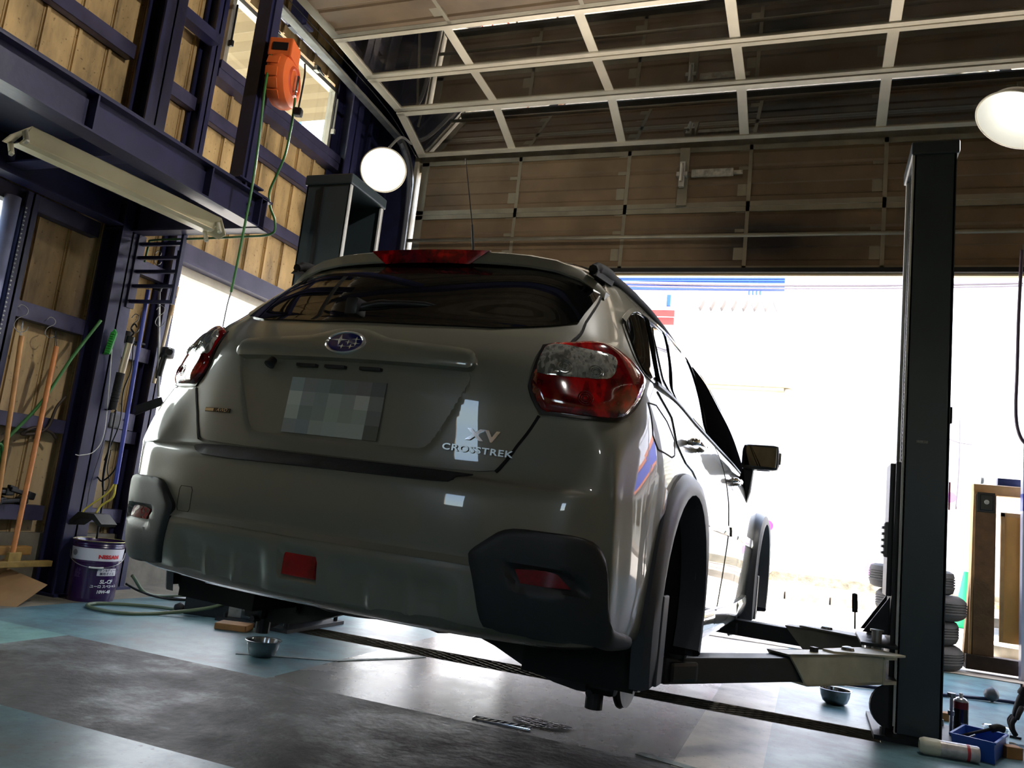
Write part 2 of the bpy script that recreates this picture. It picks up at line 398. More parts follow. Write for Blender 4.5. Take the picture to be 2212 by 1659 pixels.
# ---------------------------------------------------------------- high window of the left wall
def window(name,x,y0,y1,z0,z1,fr=.04,mull=()):
    bm=BM(); d=.05
    bb(bm,x-d,x+.02,y0,y1,z0,z0+fr); bb(bm,x-d,x+.02,y0,y1,z1-fr,z1); bb(bm,x-d,x+.02,y0,y0+fr,z0,z1); bb(bm,x-d,x+.02,y1-fr,y1,z0,z1)
    for m_ in mull: bb(bm,x-d,x+.02,m_-.02,m_+.02,z0,z1)
    o=obj(name,bm,alu,kind='structure')
    bm=BM(); bb(bm,x-.02,x-.014,y0+fr,y1-fr,z0+fr,z1-fr)
    obj('window_pane',bm,MATS['window_glass'],parent=o)
    return o
glass_mat('window_glass',(238,243,240))
wn=window('window_1',WX+.02,4.60,6.12,3.98,4.66,mull=(5.05,))
bm=BM(); bb(bm,WX+.0,WX+.12,4.50,6.3,3.86,3.975); bb(bm,WX+.1,WX+.13,4.5,6.3,3.93,4.0)
obj('window_sill',bm,navy_l,parent=wn)
bm=BM(); cyl(bm,(WX+.10,4.50,4.80),(WX+.10,6.4,4.80),.05,n=16); obj('curtain_rail',bm,mat('navy_gloss',(50,56,100),.15,coat=.6),label='glossy navy pipe running above the high window',cat='pipe')
for y in (5.05,5.72):
    bm=BM(); bb(bm,WX+.05,WX+.09,y-.03,y+.03,4.62,4.67,bev=.004); cyl(bm,(WX+.09,y,4.64),(WX+.12,y+.05,4.60),.008); obj('window_latch',bm,steel,parent=wn)
for y in (4.62,5.10,6.10):
    bm=BM(); cyl(bm,(WX+.07,y,4.55),(WX+.07,y-.0,4.22),.008,n=8); bb(bm,WX+.05,WX+.09,y-.012,y+.012,4.19,4.24,bev=.004); obj('window_stay',bm,dsteel if y<6 else alu,parent=wn)
# strip window at the picture's left edge
wn2=window('window_2',WX+.02,1.7,3.18,.36,2.34,mull=(2.2,))
bm=BM(); cyl(bm,(WX+.11,3.13,0.3),(WX+.11,3.13,2.3),.045,n=20); obj('shutter_tube',bm,mat('shutter_plastic',(150,155,190),.3,noise=.2),parent=wn2,smooth=True)
bm=BM()
for k in range(70): lathe(bm,[(.001,0),(.006,.006),(.001,.012)],n=6,c=(-4.385,3.185,.45+k*.026))
obj('ball_chain',bm,mat('chain_plastic',(215,215,215),.4),label='white ball chain hanging beside the strip window',cat='chain')
# doorway frame (bright opening on the left)
bm=BM(); bb(bm,WX-.05,WX+.02,4.46,4.50,.80,2.36); bb(bm,WX-.05,WX+.02,6.50,6.55,.80,2.36); bb(bm,WX-.05,WX+.02,4.46,6.55,.80,.86); bb(bm,WX-.05,WX+.02,4.46,6.55,2.30,2.37)
obj('door_1',bm,mat('door_frame',(196,188,170),.5,noise=.2),kind='structure')
# ---------------------------------------------------------------- other walls, ceiling
bm=BM()
bb(bm,4.5,5.5,7.0,7.1,0,5.4); bb(bm,-4.55,-4.02,7.0,7.1,0,5.4); bb(bm,-4.02,4.5,7.05,7.12,4.2,5.4)
obj('wall_front',bm,[mat('front_wall_paint',(178,170,150),.6,noise=.3)],kind='structure')
bm=BM(); bb(bm,5.5,5.6,-5,7.1,0,5.4); obj('wall_right',bm,[wall_m],kind='structure')
bm=BM()
bb(bm,-4.55,5.5,-5.1,-5,2.9,5.4)
for x0,x1 in ((-4.55,-2.9),(-2.1,1.9),(2.6,5.5)): bb(bm,x0,x1,-5.1,-5,0,5.4)
bb(bm,-3.6,-1.2,-5.1,-5,0,1.7); bb(bm,1.5,2.7,-5.1,-5,0,1.7)
obj('wall_back',bm,[wall_m],kind='structure')
bm=BM()
for k in range(61):   # corrugated deck
    y=-5+k*.2
    prism(bm,[(-4.6,y,5.40),(-4.6,y+.05,5.44),(-4.6,y+.15,5.44),(-4.6,y+.2,5.40),(-4.6,y+.2,5.41),(-4.6,y+.15,5.45),(-4.6,y+.05,5.45),(-4.6,y,5.41)],(10.15,0,0))
obj('ceiling',bm,mat('ceiling_deck',(104,92,74),.6,noise=.3),kind='structure')
for y in (-3.6,-1.8,0,1.8,3.6,5.2):
    bm=BM(); bb(bm,-4.5,5.5,y-.05,y+.05,5.18,5.19); bb(bm,-4.5,5.5,y-.004,y+.004,5.18,5.38); bb(bm,-4.5,5.5,y-.05,y+.05,5.37,5.38)
    obj('trim_%d'%(10+int((y+4)*2)),bm,navy,kind='structure')
# ================================================================ OVERHEAD SECTIONAL DOOR
dpan=mat('door_panel_brown',(126,104,78),.5,noise=.35,nscale=2.2)
# soot stain on the door panels, an irregular smudge that stays with the panel
m=dpan; b=m.node_tree.nodes['Principled BSDF']; src=b.inputs['Base Color'].links[0].from_socket
tc=N(m,'ShaderNodeTexCoord'); geo_=N(m,'ShaderNodeNewGeometry'); mp=N(m,'ShaderNodeMapping'); mp.inputs['Location'].default_value=(.50,0,-3.42); L(m,geo_.outputs['Position'],mp.inputs[0])
mp2=N(m,'ShaderNodeMapping'); mp2.inputs['Scale'].default_value=(.95,.0,2.6); L(m,mp.outputs[0],mp2.inputs[0])
ln=N(m,'ShaderNodeVectorMath'); ln.operation='LENGTH'; L(m,mp2.outputs[0],ln.inputs[0])
nz=N(m,'ShaderNodeTexNoise'); nz.inputs['Scale'].default_value=2.5; nz.inputs['Detail'].default_value=6; L(m,tc.outputs['Object'],nz.inputs[0])
ad=N(m,'ShaderNodeMath'); ad.operation='MULTIPLY_ADD'; ad.inputs[1].default_value=.9; L(m,nz.outputs[0],ad.inputs[0]); L(m,ln.outputs['Value'],ad.inputs[2])
mr=N(m,'ShaderNodeMapRange'); mr.inputs[1].default_value=.6; mr.inputs[2].default_value=1.45; mr.inputs[3].default_value=.92; mr.inputs[4].default_value=0; L(m,ad.outputs[0],mr.inputs[0])
mx=N(m,'ShaderNodeMix'); mx.data_type='RGBA'; L(m,mr.outputs[0],mx.inputs[0]); L(m,src,mx.inputs[6]); mx.inputs[7].default_value=(*lin((18,17,19)),1); L(m,mx.outputs[2],b.inputs['Base Color'])
dal=mat('door_aluminium',(150,142,122),.35,metal=.3,noise=.3,nscale=4)
dalv=mat('door_aluminium_bright',(226,214,190),.32,metal=.2,noise=.15,nscale=4)
soot=mat('soot_black',(14,14,16),.6)
dglass=bpy.data.materials.new('door_panel_glass'); dglass.use_nodes=True; m=dglass; MATS['door_panel_glass']=m
m.node_tree.nodes.clear(); o_=N(m,'ShaderNodeOutputMaterial'); t=N(m,'ShaderNodeBsdfTransparent'); t.inputs[0].default_value=(.42,.40,.37,1); g=N(m,'ShaderNodeBsdfGlossy'); g.inputs['Roughness'].default_value=.012; g.inputs[0].default_value=(1,.93,.82,1)
f=N(m,'ShaderNodeFresnel'); two_sided_ior(m,f,1.6); d=N(m,'ShaderNodeBsdfDiffuse'); tc=N(m,'ShaderNodeTexCoord'); nz=N(m,'ShaderNodeTexNoise'); nz.inputs['Scale'].default_value=3; nz.inputs['Detail'].default_value=6; mp=N(m,'ShaderNodeMapping'); mp.inputs['Scale'].default_value=(1,4,1); L(m,tc.outputs['Object'],mp.inputs[0]); L(m,mp.outputs[0],nz.inputs[0])
rr=ramp(m,nz.outputs[0],[(.4,(60,56,50)),(.7,(120,112,100))]); L(m,rr.outputs[0],d.inputs[0])
x1_=N(m,'ShaderNodeMixShader'); x1_.inputs[0].default_value=.16; L(m,t.outputs[0],x1_.inputs[1]); L(m,d.outputs[0],x1_.inputs[2])
x2_=N(m,'ShaderNodeMixShader'); fa_=N(m,'ShaderNodeMath'); fa_.operation='ADD'; fa_.use_clamp=True; fa_.inputs[1].default_value=.24; L(m,f.outputs[0],fa_.inputs[0]); L(m,fa_.outputs[0],x2_.inputs[0]); L(m,x1_.outputs[0],x2_.inputs[1]); L(m,g.outputs[0],x2_.inputs[2]); L(m,x2_.outputs[0],o_.inputs[0])
XS=[-2.93,-1.83,-.72,.385,1.49,2.6,3.7]; XL,XR=-3.97,4.42
door=thing('sectional_door','raised overhead sectional door of brown ribbed panels and glazed sections above the bright opening','sectional door',(0,7,0))
def sec_local(bm_objs,A,B):
    """child meshes of a section are built flat: s=0..h along the section, then placed between the points A (y,z) and B (y,z)"""
    d=Vector((0,B[0]-A[0],B[1]-A[1])); h=d.length; d.normalize(); n_=Vector((1,0,0)).cross(d)
    return Matrix(((1,0,0,0),(0,n_.y,d.y,A[0]-7),(0,n_.z,d.z,A[1]),(0,0,0,1))),h
def section(A,B,glazed,lower=False,first=False):
    M,h=sec_local(None,A,B)
    # local frame: x, y (normal, outside +), z (up the section). room side is -y.
    frame=BM(); 
    bb(frame,XL,XR,-.05,.0,.0,.045); bb(frame,XL,XR,-.05,.0,h-.05,h-.004)
    if glazed:
        bb(frame,XL,XR,-.062,-.05,0,.014); bb(frame,XL,XR,-.062,-.05,h-.02,h-.006)
    for x in ((XL,XL+.085),(XR-.085,XR)): bb(frame,x[0],x[1],-.055,.0,0,h-.004,bev=.004)
    o=obj('section_frame',frame,dalv if glazed else dal,parent=door); o.matrix_local=M
    for x in XS:
        if x>XR-.1: continue
        bm=BM(); bb(bm,x-.042,x+.042,-.075,-.012,.0,h-.03 if glazed else h-.004,bev=.006)
        if not glazed: bb(bm,x+.042,x+.075,-.03,-.0,0,h-.004)
        s_=obj('stile',bm,dalv if glazed else dal,parent=door); s_.matrix_local=M
    for x in [XL+.03]+XS:
        bm=BM(); prism(bm,[(x-.032,-.082,h-.02),(x+.032,-.082,h-.02),(x+.018,-.082,h-.09),(x,-.082,h-.12),(x-.018,-.082,h-.09)],(0,.01,0)); cyl(bm,(x-.036,-.088,h-.004),(x+.036,-.088,h-.004),.012,n=10)
        if not glazed or True:
            prism(bm,[(x-.032,-.082,h+.012),(x+.032,-.082,h+.012),(x+.018,-.082,h+.06),(x,-.082,h+.085),(x-.018,-.082,h+.06)],(0,.006,0))
        hg=obj('hinge',bm,steel,parent=door); hg.matrix_local=M
    e=[XL+.08]+[v for v in XS if v<XR-.1]+[XR-.08]
    if glazed:
        for a,c in zip(e,e[1:]):
            bm=BM(); bb(bm,a+.02,c-.02,-.018,-.013,.04,h-.045); p=obj('pane',bm,dglass,parent=door); p.matrix_local=M
    else:
        bm=BM(); # ribbed sheet: shallow steps
        k=0; z=.04; 
        zs=[.04,.045,.19,.20,.36,.37,.385,.40,h-.05]
        zs=[.04+(h-.09)*t for t in (0,.10,.13,.34,.36,.60,.63,.68,.72,.93,1)]
        yy=[-.006,-.006,-.020,-.020,-.006,-.006,-.018,-.018,-.006,-.006,-.020]
        for q in range(len(zs)-1):
            prism(bm,[(XL+.02,yy[q],zs[q]),(XL+.02,yy[q+1],zs[q+1]),(XL+.02,yy[q+1]+.004,zs[q+1]),(XL+.02,yy[q]+.004,zs[q])],(XR-XL-.04,0,0))
        p=obj('panel_sheet',bm,dpan,parent=door); p.matrix_local=M
section((7,3.11),(7,3.71),False); section((7,3.71),(7,4.295),False)
section((6.905,4.30),(6.35,4.505),True); section((6.34,4.51),(5.79,4.53),True); section((5.78,4.53),(5.21,4.565),True)
section((5.20,4.565),(4.63,4.57),False); section((4.62,4.575),(4.05,4.58),False); 
bm=BM(); cyl(bm,(XL,6.90-7,3.40),(XR,6.90-7,3.40),.018,n=12)       # stiffening tube low on the door
obj('stiffener_tube',bm,dal,parent=door,smooth=True)
bm=BM(); bb(bm,XL,XR,-.07,.02,3.075,3.115); obj('bottom_seal',bm,black,parent=door)
bm=BM(); bb(bm,XL,XR,-.03,.03,3.055,3.078); obj('bottom_rail',bm,mat('rail_beige',(226,200,160),.4),parent=door)
bm=BM(); bb(bm,-1.30,-1.20,-.095,-.02,3.98,4.02,bev=.004); bb(bm,-1.275,-1.225,-.09,-.05,3.88,4.12,bev=.005); cyl(bm,(-1.25,-.11,4.09),(-1.25,-.11,3.92),.014,n=10); lk=obj('lock_plate',bm,alu,parent=door)
bm=BM(); bb(bm,-1.17,-.80,-.06,-.035,3.98,4.05,bev=.003); bb(bm,-.8,-.72,-.05,-.035,3.995,4.03); obj('lock_bar',bm,mat('worn_lock_bar',(190,182,165),.5,noise=.5,nscale=25),parent=door)
bm=BM(); bb(bm,-1.29,-1.20,-.035,-.01,3.72,4.28,bev=.003); obj('stile',bm,dal,parent=door)
# tracks on the left side: vertical, curve, horizontal (and the same on the right)
for sx_,lb in ((-1,'galvanised door track curving overhead along the left side of the door'),(1,'galvanised door track at the right side of the door')):
    X0=-4.06 if sx_<0 else 4.50
    bm=BM(); path=[(X0,6.98,0.05),(X0,6.98,2.0),(X0,6.98,3.9)]
    pts=[(X0,6.98,z) for z in (.05,1,2,3,3.9)]+[(X0,6.98-.42*(1-math.cos(a)),3.95+.42*math.sin(a)*1.05) for a in [i*PI/2/8 for i in range(1,9)]]+[(X0,y,4.40+ (6.5-y)*.045) for y in (6.2,5.5,4.7,4.0,3.0)]
    for dx,w2 in ((0,.055),(-.035*-sx_,.02)):
        for a,c in zip(pts,pts[1:]): beam(bm,Vector(a)+Vector((dx,0,0)),Vector(c)+Vector((dx,0,0)),w2,.03,up=(1,0,0) if False else (0,0,1))
    obj('door_track',bm,steel,label=lb,cat='door track')
    bm=BM(); bb(bm,X0-.13,X0-.0,4.9,4.96,4.50,5.3); bb(bm,X0-.12,X0+.06,4.88,4.98,4.49,4.51)
    obj('track_hanger',bm,navy,label='navy hanger bracket holding the %s door track to the roof'%('left' if sx_<0 else 'right'),cat='bracket')
# lifting cable cable along the left track
bm=BM(); tube(bm,[(-3.99,6.9,4.30),(-3.99,6.2,4.47),(-3.99,5.2,4.52),(-3.99,4.2,4.54)],.004,n=5); obj('door_cable',bm,dsteel,label='thin steel lifting cable beside the left door track',cat='cable')
# header conduit / lamp wiring conduit on the left
bm=BM(); tube(bm,[(-4.0,6.86,2.4),(-4.0,6.86,3.7),(-4.02,6.80,4.15),(-4.05,6.65,4.34)],.022,n=8); obj('cable_conduit',bm,mat('conduit',(95,95,100),.5),label='grey flexible conduit rising along the left door jamb',cat='conduit')
# ================================================================ MEZZANINE of navy steel
mz=thing('mezzanine','navy steel mezzanine platform projecting from the left wall over the tool racks','mezzanine',(-3.3,3.9,2.36))
def rel(o): o.matrix_parent_inverse=Matrix.Translation((3.3,-3.9,-2.36)); return o
def ibeam_y(bm,x,y0,y1,z0,z1,w=.10,t=.010):
    bb(bm,x-w/2,x+w/2,y0,y1,z0,z0+t); bb(bm,x-w/2,x+w/2,y0,y1,z1-t,z1); bb(bm,x-.004,x+.004,y0,y1,z0,z1)
bm=BM(); ibeam_y(bm,-3.33,-4,3.90,2.365,2.565,w=.12); rel(obj('edge_beam',bm,navy,parent=mz))
for y in (2.62,1.6,3.42,3.86):
    bm=BM(); bb(bm,-3.385,-3.334,y-.005,y+.005,2.375,2.555); bb(bm,-3.326,-3.275,y-.005,y+.005,2.375,2.555); rel(obj('stiffener',bm,navy,parent=mz))
for z in (2.43,2.49):
    bm=BM(); cyl(bm,(-3.325,3.80,z),(-3.305,3.80,z),.014,n=8); rel(obj('bolt',bm,dsteel,parent=mz))
bm=BM(); ibeam_y(bm,-4.33,-4,3.77,2.365,2.565,w=.12); rel(obj('wall_beam',bm,navy,parent=mz))
bm=BM(); bb(bm,-4.3,-3.27,3.855,3.955,2.36,2.372); bb(bm,-4.3,-3.27,3.90,3.908,2.36,2.56); bb(bm,-4.3,-3.27,3.855,3.955,2.55,2.562); rel(obj('end_beam',bm,navy_l,parent=mz))
for y in (.6,1.9,3.0):
    bm=BM(); bb(bm,-4.3,-3.35,y-.05,y+.05,2.42,2.43); bb(bm,-4.3,-3.35,y-.004,y+.004,2.42,2.56); rel(obj('cross_beam',bm,navy,parent=mz))
bm=BM(); bb(bm,-4.45,-3.30,-4,3.95,2.566,2.59); rel(obj('deck',bm,mat('deck_dark',(40,42,70),.6,noise=.3),parent=mz))
# reel post on the beam end
bm=BM(); bb(bm,-3.40,-3.30,3.68,3.78,2.566,5.3); bb(bm,-3.30,-3.285,3.70,3.715,2.566,5.3); obj('reel_post',bm,navy,label='navy square post standing on the mezzanine beam end, carrying the orange reel',cat='post')
bm=BM(); bb(bm,-3.44,-3.26,3.62,3.84,2.592,2.602); obj('post_base_plate',bm,navy,label='navy base plate at the foot of the reel post',cat='plate')
# upper bracing between columns above the deck (navy rail near top left)
bm=BM(); bb(bm,-4.43,-4.33,-4,3.77,4.02,4.10); bb(bm,-4.43,-4.33,3.97,4.36,4.02,4.10); obj('upper_rail',bm,navy,label='navy horizontal rail high on the left wall between the columns',cat='rail')
# ---------------------------------------------------------------- unlit fluorescent batten under the edge beam
ft=thing('fluorescent_fixture','unlit cream fluorescent batten without tubes hanging slanted under the mezzanine','light fixture',(-3.49,3.07,2.27),(0,0,0))
bm=BM(); 
for s in (-1,1): prism(bm,[(0.01*s,-.585,.0),(.085*s,-.585,.035),(.085*s,-.585,.039),(.01*s,-.585,.005)],(0,1.17,0))
bb(bm,-.015,.015,-.585,.585,-.004,.006)
M_=Matrix.Rotation(-.50,4,'Y')
cream=mat('cream_enamel',(214,204,170),.35,noise=.22,nscale=3)
o=obj('reflector',bm,cream,parent=ft); 
bm=BM(); prism(bm,[(-.085,-.585,.039),(.085,-.585,.039),(.03,-.66,-.02),(-.03,-.66,-.02)],(0,.006,0)); obj('end_plate',bm,cream,parent=ft); bm=BM(); prism(bm,[(-.085,.585,.039),(.085,.585,.039),(.03,.66,-.02),(-.03,.66,-.02)],(0,-.006,0)); obj('end_plate',bm,cream,parent=ft)
for y in (-.60,.58):
    for x in (-.055,.055):
        bm=BM(); cyl(bm,(x,y,.02),(x,y,-.035),.013,n=12); bb(bm,x-.012,x+.012,y-.008,y+.008,-.05,-.02,bev=.003); obj('lamp_holder',bm,mat('holder_white',(190,185,165),.4),parent=ft)
ft.rotation_euler=(0,-.45,-.11)
# ---------------------------------------------------------------- air / cord reel, orange
orange=mat('orange_plastic',(222,104,48),.42,noise=.12,nscale=6)
rl=thing('hose_reel','orange plastic air hose reel fixed to the navy post','hose reel',(-3.215,3.80,3.30),(0,0,.30))
bm=BM()
prof=[(0,-.068),(.12,-.068),(.155,-.055),(.172,-.02),(.172,.02),(.155,.055),(.12,.068),(0,.068)]
lathe(bm,prof,n=40,axis=axis_to((1,0,0)))
bmesh.ops.remove_doubles(bm,verts=bm.verts,dist=1e-5)
obj('reel_case',bm,orange,parent=rl,smooth=True,angle=35)
bm=BM(); bb(bm,-.075,.075,-.13,.02,.10,.22,bev=.010); obj('hose_outlet_housing',bm,orange,parent=rl)
bm=BM(); bb(bm,-.048,.048,-.134,-.128,.135,.185); obj('outlet_slot',bm,black,parent=rl)
for k,a in enumerate((-.15,-.55,-.95,.3)):
    bm=BM(); c=Vector((-.015,-math.cos(a)*.171,math.sin(a)*.171)); M2=Matrix.Rotation(a,4,'X')
    bx=box(bm,(0,0,0),(.075,.010,.058),bev=.0045); bmesh.ops.rotate(bm,matrix=Matrix.Rotation(-a,3,'X'),cent=(0,0,0),verts=bm.verts); bmesh.ops.translate(bm,vec=c,verts=bm.verts)
    obj('case_rib',bm,orange,parent=rl,smooth=True,angle=40)
bm=BM(); lathe(bm,[(.07,.0),(.085,.012),(.095,0)],n=24,c=(.068,0,0),axis=axis_to((1,0,0))); obj('hub_ring',bm,mat('orange_dark',(190,70,30),.5),parent=rl,smooth=True)
bm=BM(); cyl(bm,(.085,0,0.04),(.085,0,-.06),.014,n=10); cyl(bm,(.085,0,-.06),(.085,0,-.09),.009,n=10); obj('air_fitting',bm,chrome,parent=rl)
bm=BM(); tube(bm,[(.11,.02,.14),(.12,.02,.05),(.115,.02,-.16)],.006,n=6); bb(bm,.09,.14,0,.05,-.21,-.16,bev=.01); obj('mount_spring',bm,dsteel,parent=rl)
# hoses
greenh=mat('green_hose_rubber',(52,112,52),.4,noise=.2)
def hose(name,P,r,m,label,cat='hose',n=8,group=None): 
    bm=BM(); tube(bm,P,r,n=n,k=8); return obj(name,bm,m,smooth=True,label=label,cat=cat,group=group)
hose('air_hose',[(-3.235,3.68,3.44),(-3.20,3.63,3.25),(-3.18,3.61,3.1),(-3.17,3.62,2.82),(-3.162,3.62,2.53),(-3.167,3.62,2.3),(-3.176,3.62,2.02),(-3.184,3.62,1.88)],.0075,greenh,'green air hose hanging straight down from the reel outlet in front of the beam')
hose('hanging_wire',[(-3.184,3.62,1.88),(-3.197,3.62,1.76),(-3.21,3.62,1.3)],.004,mat('grey_wire',(130,130,135),.4),'thin grey wire hanging below the end of the green hose')
hose('air_hose',[(-3.13,3.83,3.20),(-3.165,3.88,3.08),(-3.182,3.9,3.02),(-3.209,3.92,2.87),(-3.263,3.94,2.75),(-3.315,3.96,2.64),(-3.30,3.975,2.54),(-3.25,3.975,2.45),(-3.262,3.975,2.365),(-3.5,3.975,2.35),(-3.875,3.98,2.345),(-4.226,3.99,2.345),(-4.27,4.0,2.32),(-4.30,4.02,2.2)],.0075,greenh,'green supply hose looping from the reel fitting over the beam end to the wall')
# ================================================================ CAR BODY SURFACE
# control net: level rows, each with 18 columns (x,y,z), right half from rear centre round to front centre

CY=[.89,1.3,1.9,2.5,3.1,3.52]
REAR=[ # per level: 8 (x,y) rear centre -> corner ; z comes from ZR rows
[(0,.16),(.22,.16),(.42,.18),(.56,.22),(.64,.25),(.70,.30),(.74,.38),(.74,.52)],
[(0,.085),(.24,.09),(.43,.11),(.57,.145),(.68,.175),(.75,.225),(.80,.33),(.815,.50)],
[(0,.05),(.25,.055),(.45,.075),(.60,.11),(.705,.145),(.790,.215),(.815,.26),(.845,.46)],
[(0,.032),(.25,.038),(.45,.056),(.60,.09),(.71,.125),(.794,.197),(.818,.242),(.856,.45)],
[(0,.030),(.25,.036),(.45,.054),(.60,.088),(.712,.123),(.792,.185),(.816,.228),(.858,.45)],
[(0,.040),(.25,.046),(.45,.066),(.60,.098),(.712,.128),(.79,.18),(.815,.222),(.858,.45)],
[(0,.080),(.25,.086),(.45,.106),(.60,.135),(.70,.145),(.787,.18),(.812,.222),(.858,.46)],
[(0,.090),(.25,.096),(.45,.117),(.585,.150),(.685,.172),(.768,.20),(.805,.255),(.853,.48)],
[(0,.093),(.25,.099),(.44,.120),(.565,.152),(.66,.188),(.745,.238),(.808,.34),(.838,.50)],
[(0,.110),(.24,.116),(.43,.138),(.55,.172),(.645,.212),(.73,.268),(.79,.36),(.815,.52)],
[(0,.160),(.235,.166),(.415,.188),(.535,.222),(.625,.262),(.705,.315),(.755,.40),(.79,.55)],
[(0,.215),(.225,.221),(.40,.245),(.51,.275),(.60,.315),(.67,.365),(.725,.45),(.762,.60)],
[(0,.31),(.21,.316),(.37,.335),(.475,.362),(.555,.40),(.62,.45),(.67,.52),(.71,.66)],
[(0,.42),(.19,.425),(.345,.442),(.44,.466),(.515,.50),(.57,.545),(.615,.61),(.652,.74)],
[(0,.515),(.18,.52),(.32,.535),(.41,.557),(.48,.59),(.53,.63),(.565,.69),(.598,.81)],
[(0,.60),(.16,.605),(.28,.62),(.36,.64),(.42,.67),(.465,.71),(.50,.77),(.53,.88)],
[(0,.80),(.10,.80),(.18,.81),(.23,.82),(.27,.84),(.30,.87),(.32,.91),(.34,1.0)],
[(0,1.0)]*8]
LV=[ # zr, yr, sx, side x, side z, front z
(.335,.16,.90,.70,.20,.20),
(.362,.085,.955,.80,.27,.25),
(.42,.050,.985,.838,.34,.33),
(.55,.032,1.0,.850,.47,.45),
(.66,.030,1.005,.856,.60,.56),
(.725,.042,1.0,.858,.70,.64),
(.752,.088,.985,.858,.78,.70),
(.86,.100,.975,.854,.86,.76),
(.97,.106,.965,.842,.94,.82),
(1.07,.128,.945,.822,1.01,.88),
(1.15,.178,.915,.790,1.075,.93),
(1.205,.232,.885,.765,1.12,.97),
(1.30,.330,.82,.725,1.25,1.12),
(1.40,.432,.75,.680,1.365,1.27),
(1.475,.525,.69,.632,1.45,1.40),
(1.515,.62,.60,.562,1.508,1.48),
(1.535,.80,.36,.36,1.545,1.53),
(1.545,.95,.0,.0,1.555,1.54)]
FR=[ # front cols 14..17 (y,xscale) per level index
]
def net():
    N=[]
    for i,(zr,yr,sx,xs,zs,zf) in enumerate(LV):
        row=[]
        for k in range(8):
            t=k/7.; zz=zr if (k<4 or i<2) else zr+(zs-zr)*((k-3)/4.)**2*.5
            row.append((REAR[i][k][0],REAR[i][k][1],zz))
        # side cols
        xr=row[-1][0]
        for j,y in enumerate(CY):
            a=min(1,(j+1)/2.); x=xs-(xs-xr)*(1-a)**2*.3
            z=zs
            if i>=9 and i<=11: z=zs+ (0.035-.02*j)
            x-= .012*max(0,j-3)
            yy=y
            if i>=12:  # cabin narrows in y
                f=[.88,.78,.70,.62,.5,.45][i-12]; yc=1.9; yy=yc+(y-yc)*f
                if i>=12 and y>1.9: yy=yc+(y-yc)*[.70,.52,.38,.3,.25,.2][i-12]
            row.append((x,yy,z))
        ys=[3.95,4.22,4.38,4.44]; xsx=[.965,.84,.52,0]
        pull=[0,0,0,0,0,0,0,0,.03,.08,.22,.55,.95,1.2,1.55,1.95,2.15,2.3][i]
        for q in range(4):
            yf=ys[q]-pull*(1 if i<12 else 1)
            if i>=12: yf=[3.10,3.16,3.22,3.24][q]-[0,.24,.5,.66,.8,.9][i-12]
            row.append((xs*xsx[q],yf,zf if q>0 else (zf+zs)/2))
        N.append(row)
    return np.array(N)
NET=net()
def S(u,v):
    """u in [-17,17] (sign = side), v in [0,17]"""
    u=np.atleast_1d(np.asarray(u,float)); v=np.atleast_1d(np.asarray(v,float))
    sg=np.where(u<0,-1.,1.); a=np.abs(u)
    # extended net with mirrored column for smoothness at centre
    NE=np.concatenate([NET[:,1:2]*[-1,1,1],NET,NET[:,-2:-1]*[-1,1,1]],1)
    n=NE.shape[0]
    out=np.zeros(u.shape+(3,))
    vv=np.clip(v,0,n-1-1e-9); iv=vv.astype(int); fv=(vv-iv)[:,None]
    aa=np.clip(a,0,17-1e-9)+1; ia=aa.astype(int); fa=(aa-ia)[:,None]
    def w(f): return [.5*(-f+2*f*f-f**3),.5*(2-5*f*f+3*f**3),.5*(f+4*f*f-3*f**3),.5*(-f*f+f**3)]
    wv=w(fv); wa=w(fa)
    for p in range(4):
        ri=iv-1+p
        lo=ri<0; hi=ri>n-1
        rc=np.clip(ri,0,n-1)
        for q in range(4):
            ci=np.clip(ia-1+q,0,NE.shape[1]-1)
            val=NE[rc,ci]
            val=np.where(lo[:,None],2*NE[0,ci]-NE[1,ci],val); val=np.where(hi[:,None],2*NE[n-1,ci]-NE[n-2,ci],val)
            out+=wv[p]*wa[q]*val
    out[:,0]*=sg
    return out
CARP=(-1.2957,1.8558,.1597,-.0389,-.0092,.0191)
car=thing('car','olive grey crossover raised on the lift with its wheels taken off, seen from behind','car',(0,0,0))
_yaw=Matrix.Rotation(CARP[3],4,'Z'); _p=Matrix.Rotation(CARP[4],4,'X'); _r=Matrix.Rotation(CARP[5],4,'Y')
car.matrix_world=Matrix.Translation(CARP[:3])@_yaw@_p@_r
# the body colour: solid grey-green with a faint clear coat
paint=mat('olive_grey_car_paint',(112,110,97),.32,coat=1.0,noise=.0)
paint.node_tree.nodes['Principled BSDF'].inputs['Coat Roughness'].default_value=.015
gapm=mat('panel_gap',(8,8,8),.9)
clad=mat('charcoal_cladding',(34,35,37),.48,noise=.08,nscale=60,bump=.06,bscale=300)
clad_f=mat('grey_cladding',(58,60,66),.42,noise=.05,nscale=60,bump=.05,bscale=300)
tintg=mat('tinted_car_glass',(8,9,9),.02,spec=.6)
redl=mat('red_lamp_lens',(150,6,10),.08,coat=1,noise=.35,nscale=22); redl.node_tree.nodes['Principled BSDF'].inputs['Transmission Weight'].default_value=.0
redd=mat('red_reflector',(120,12,20),.18,coat=.7,noise=.3,nscale=80)
clr=mat('clear_lamp_lens',(120,122,118),.1,metal=.6,coat=1,noise=.55,nscale=45)
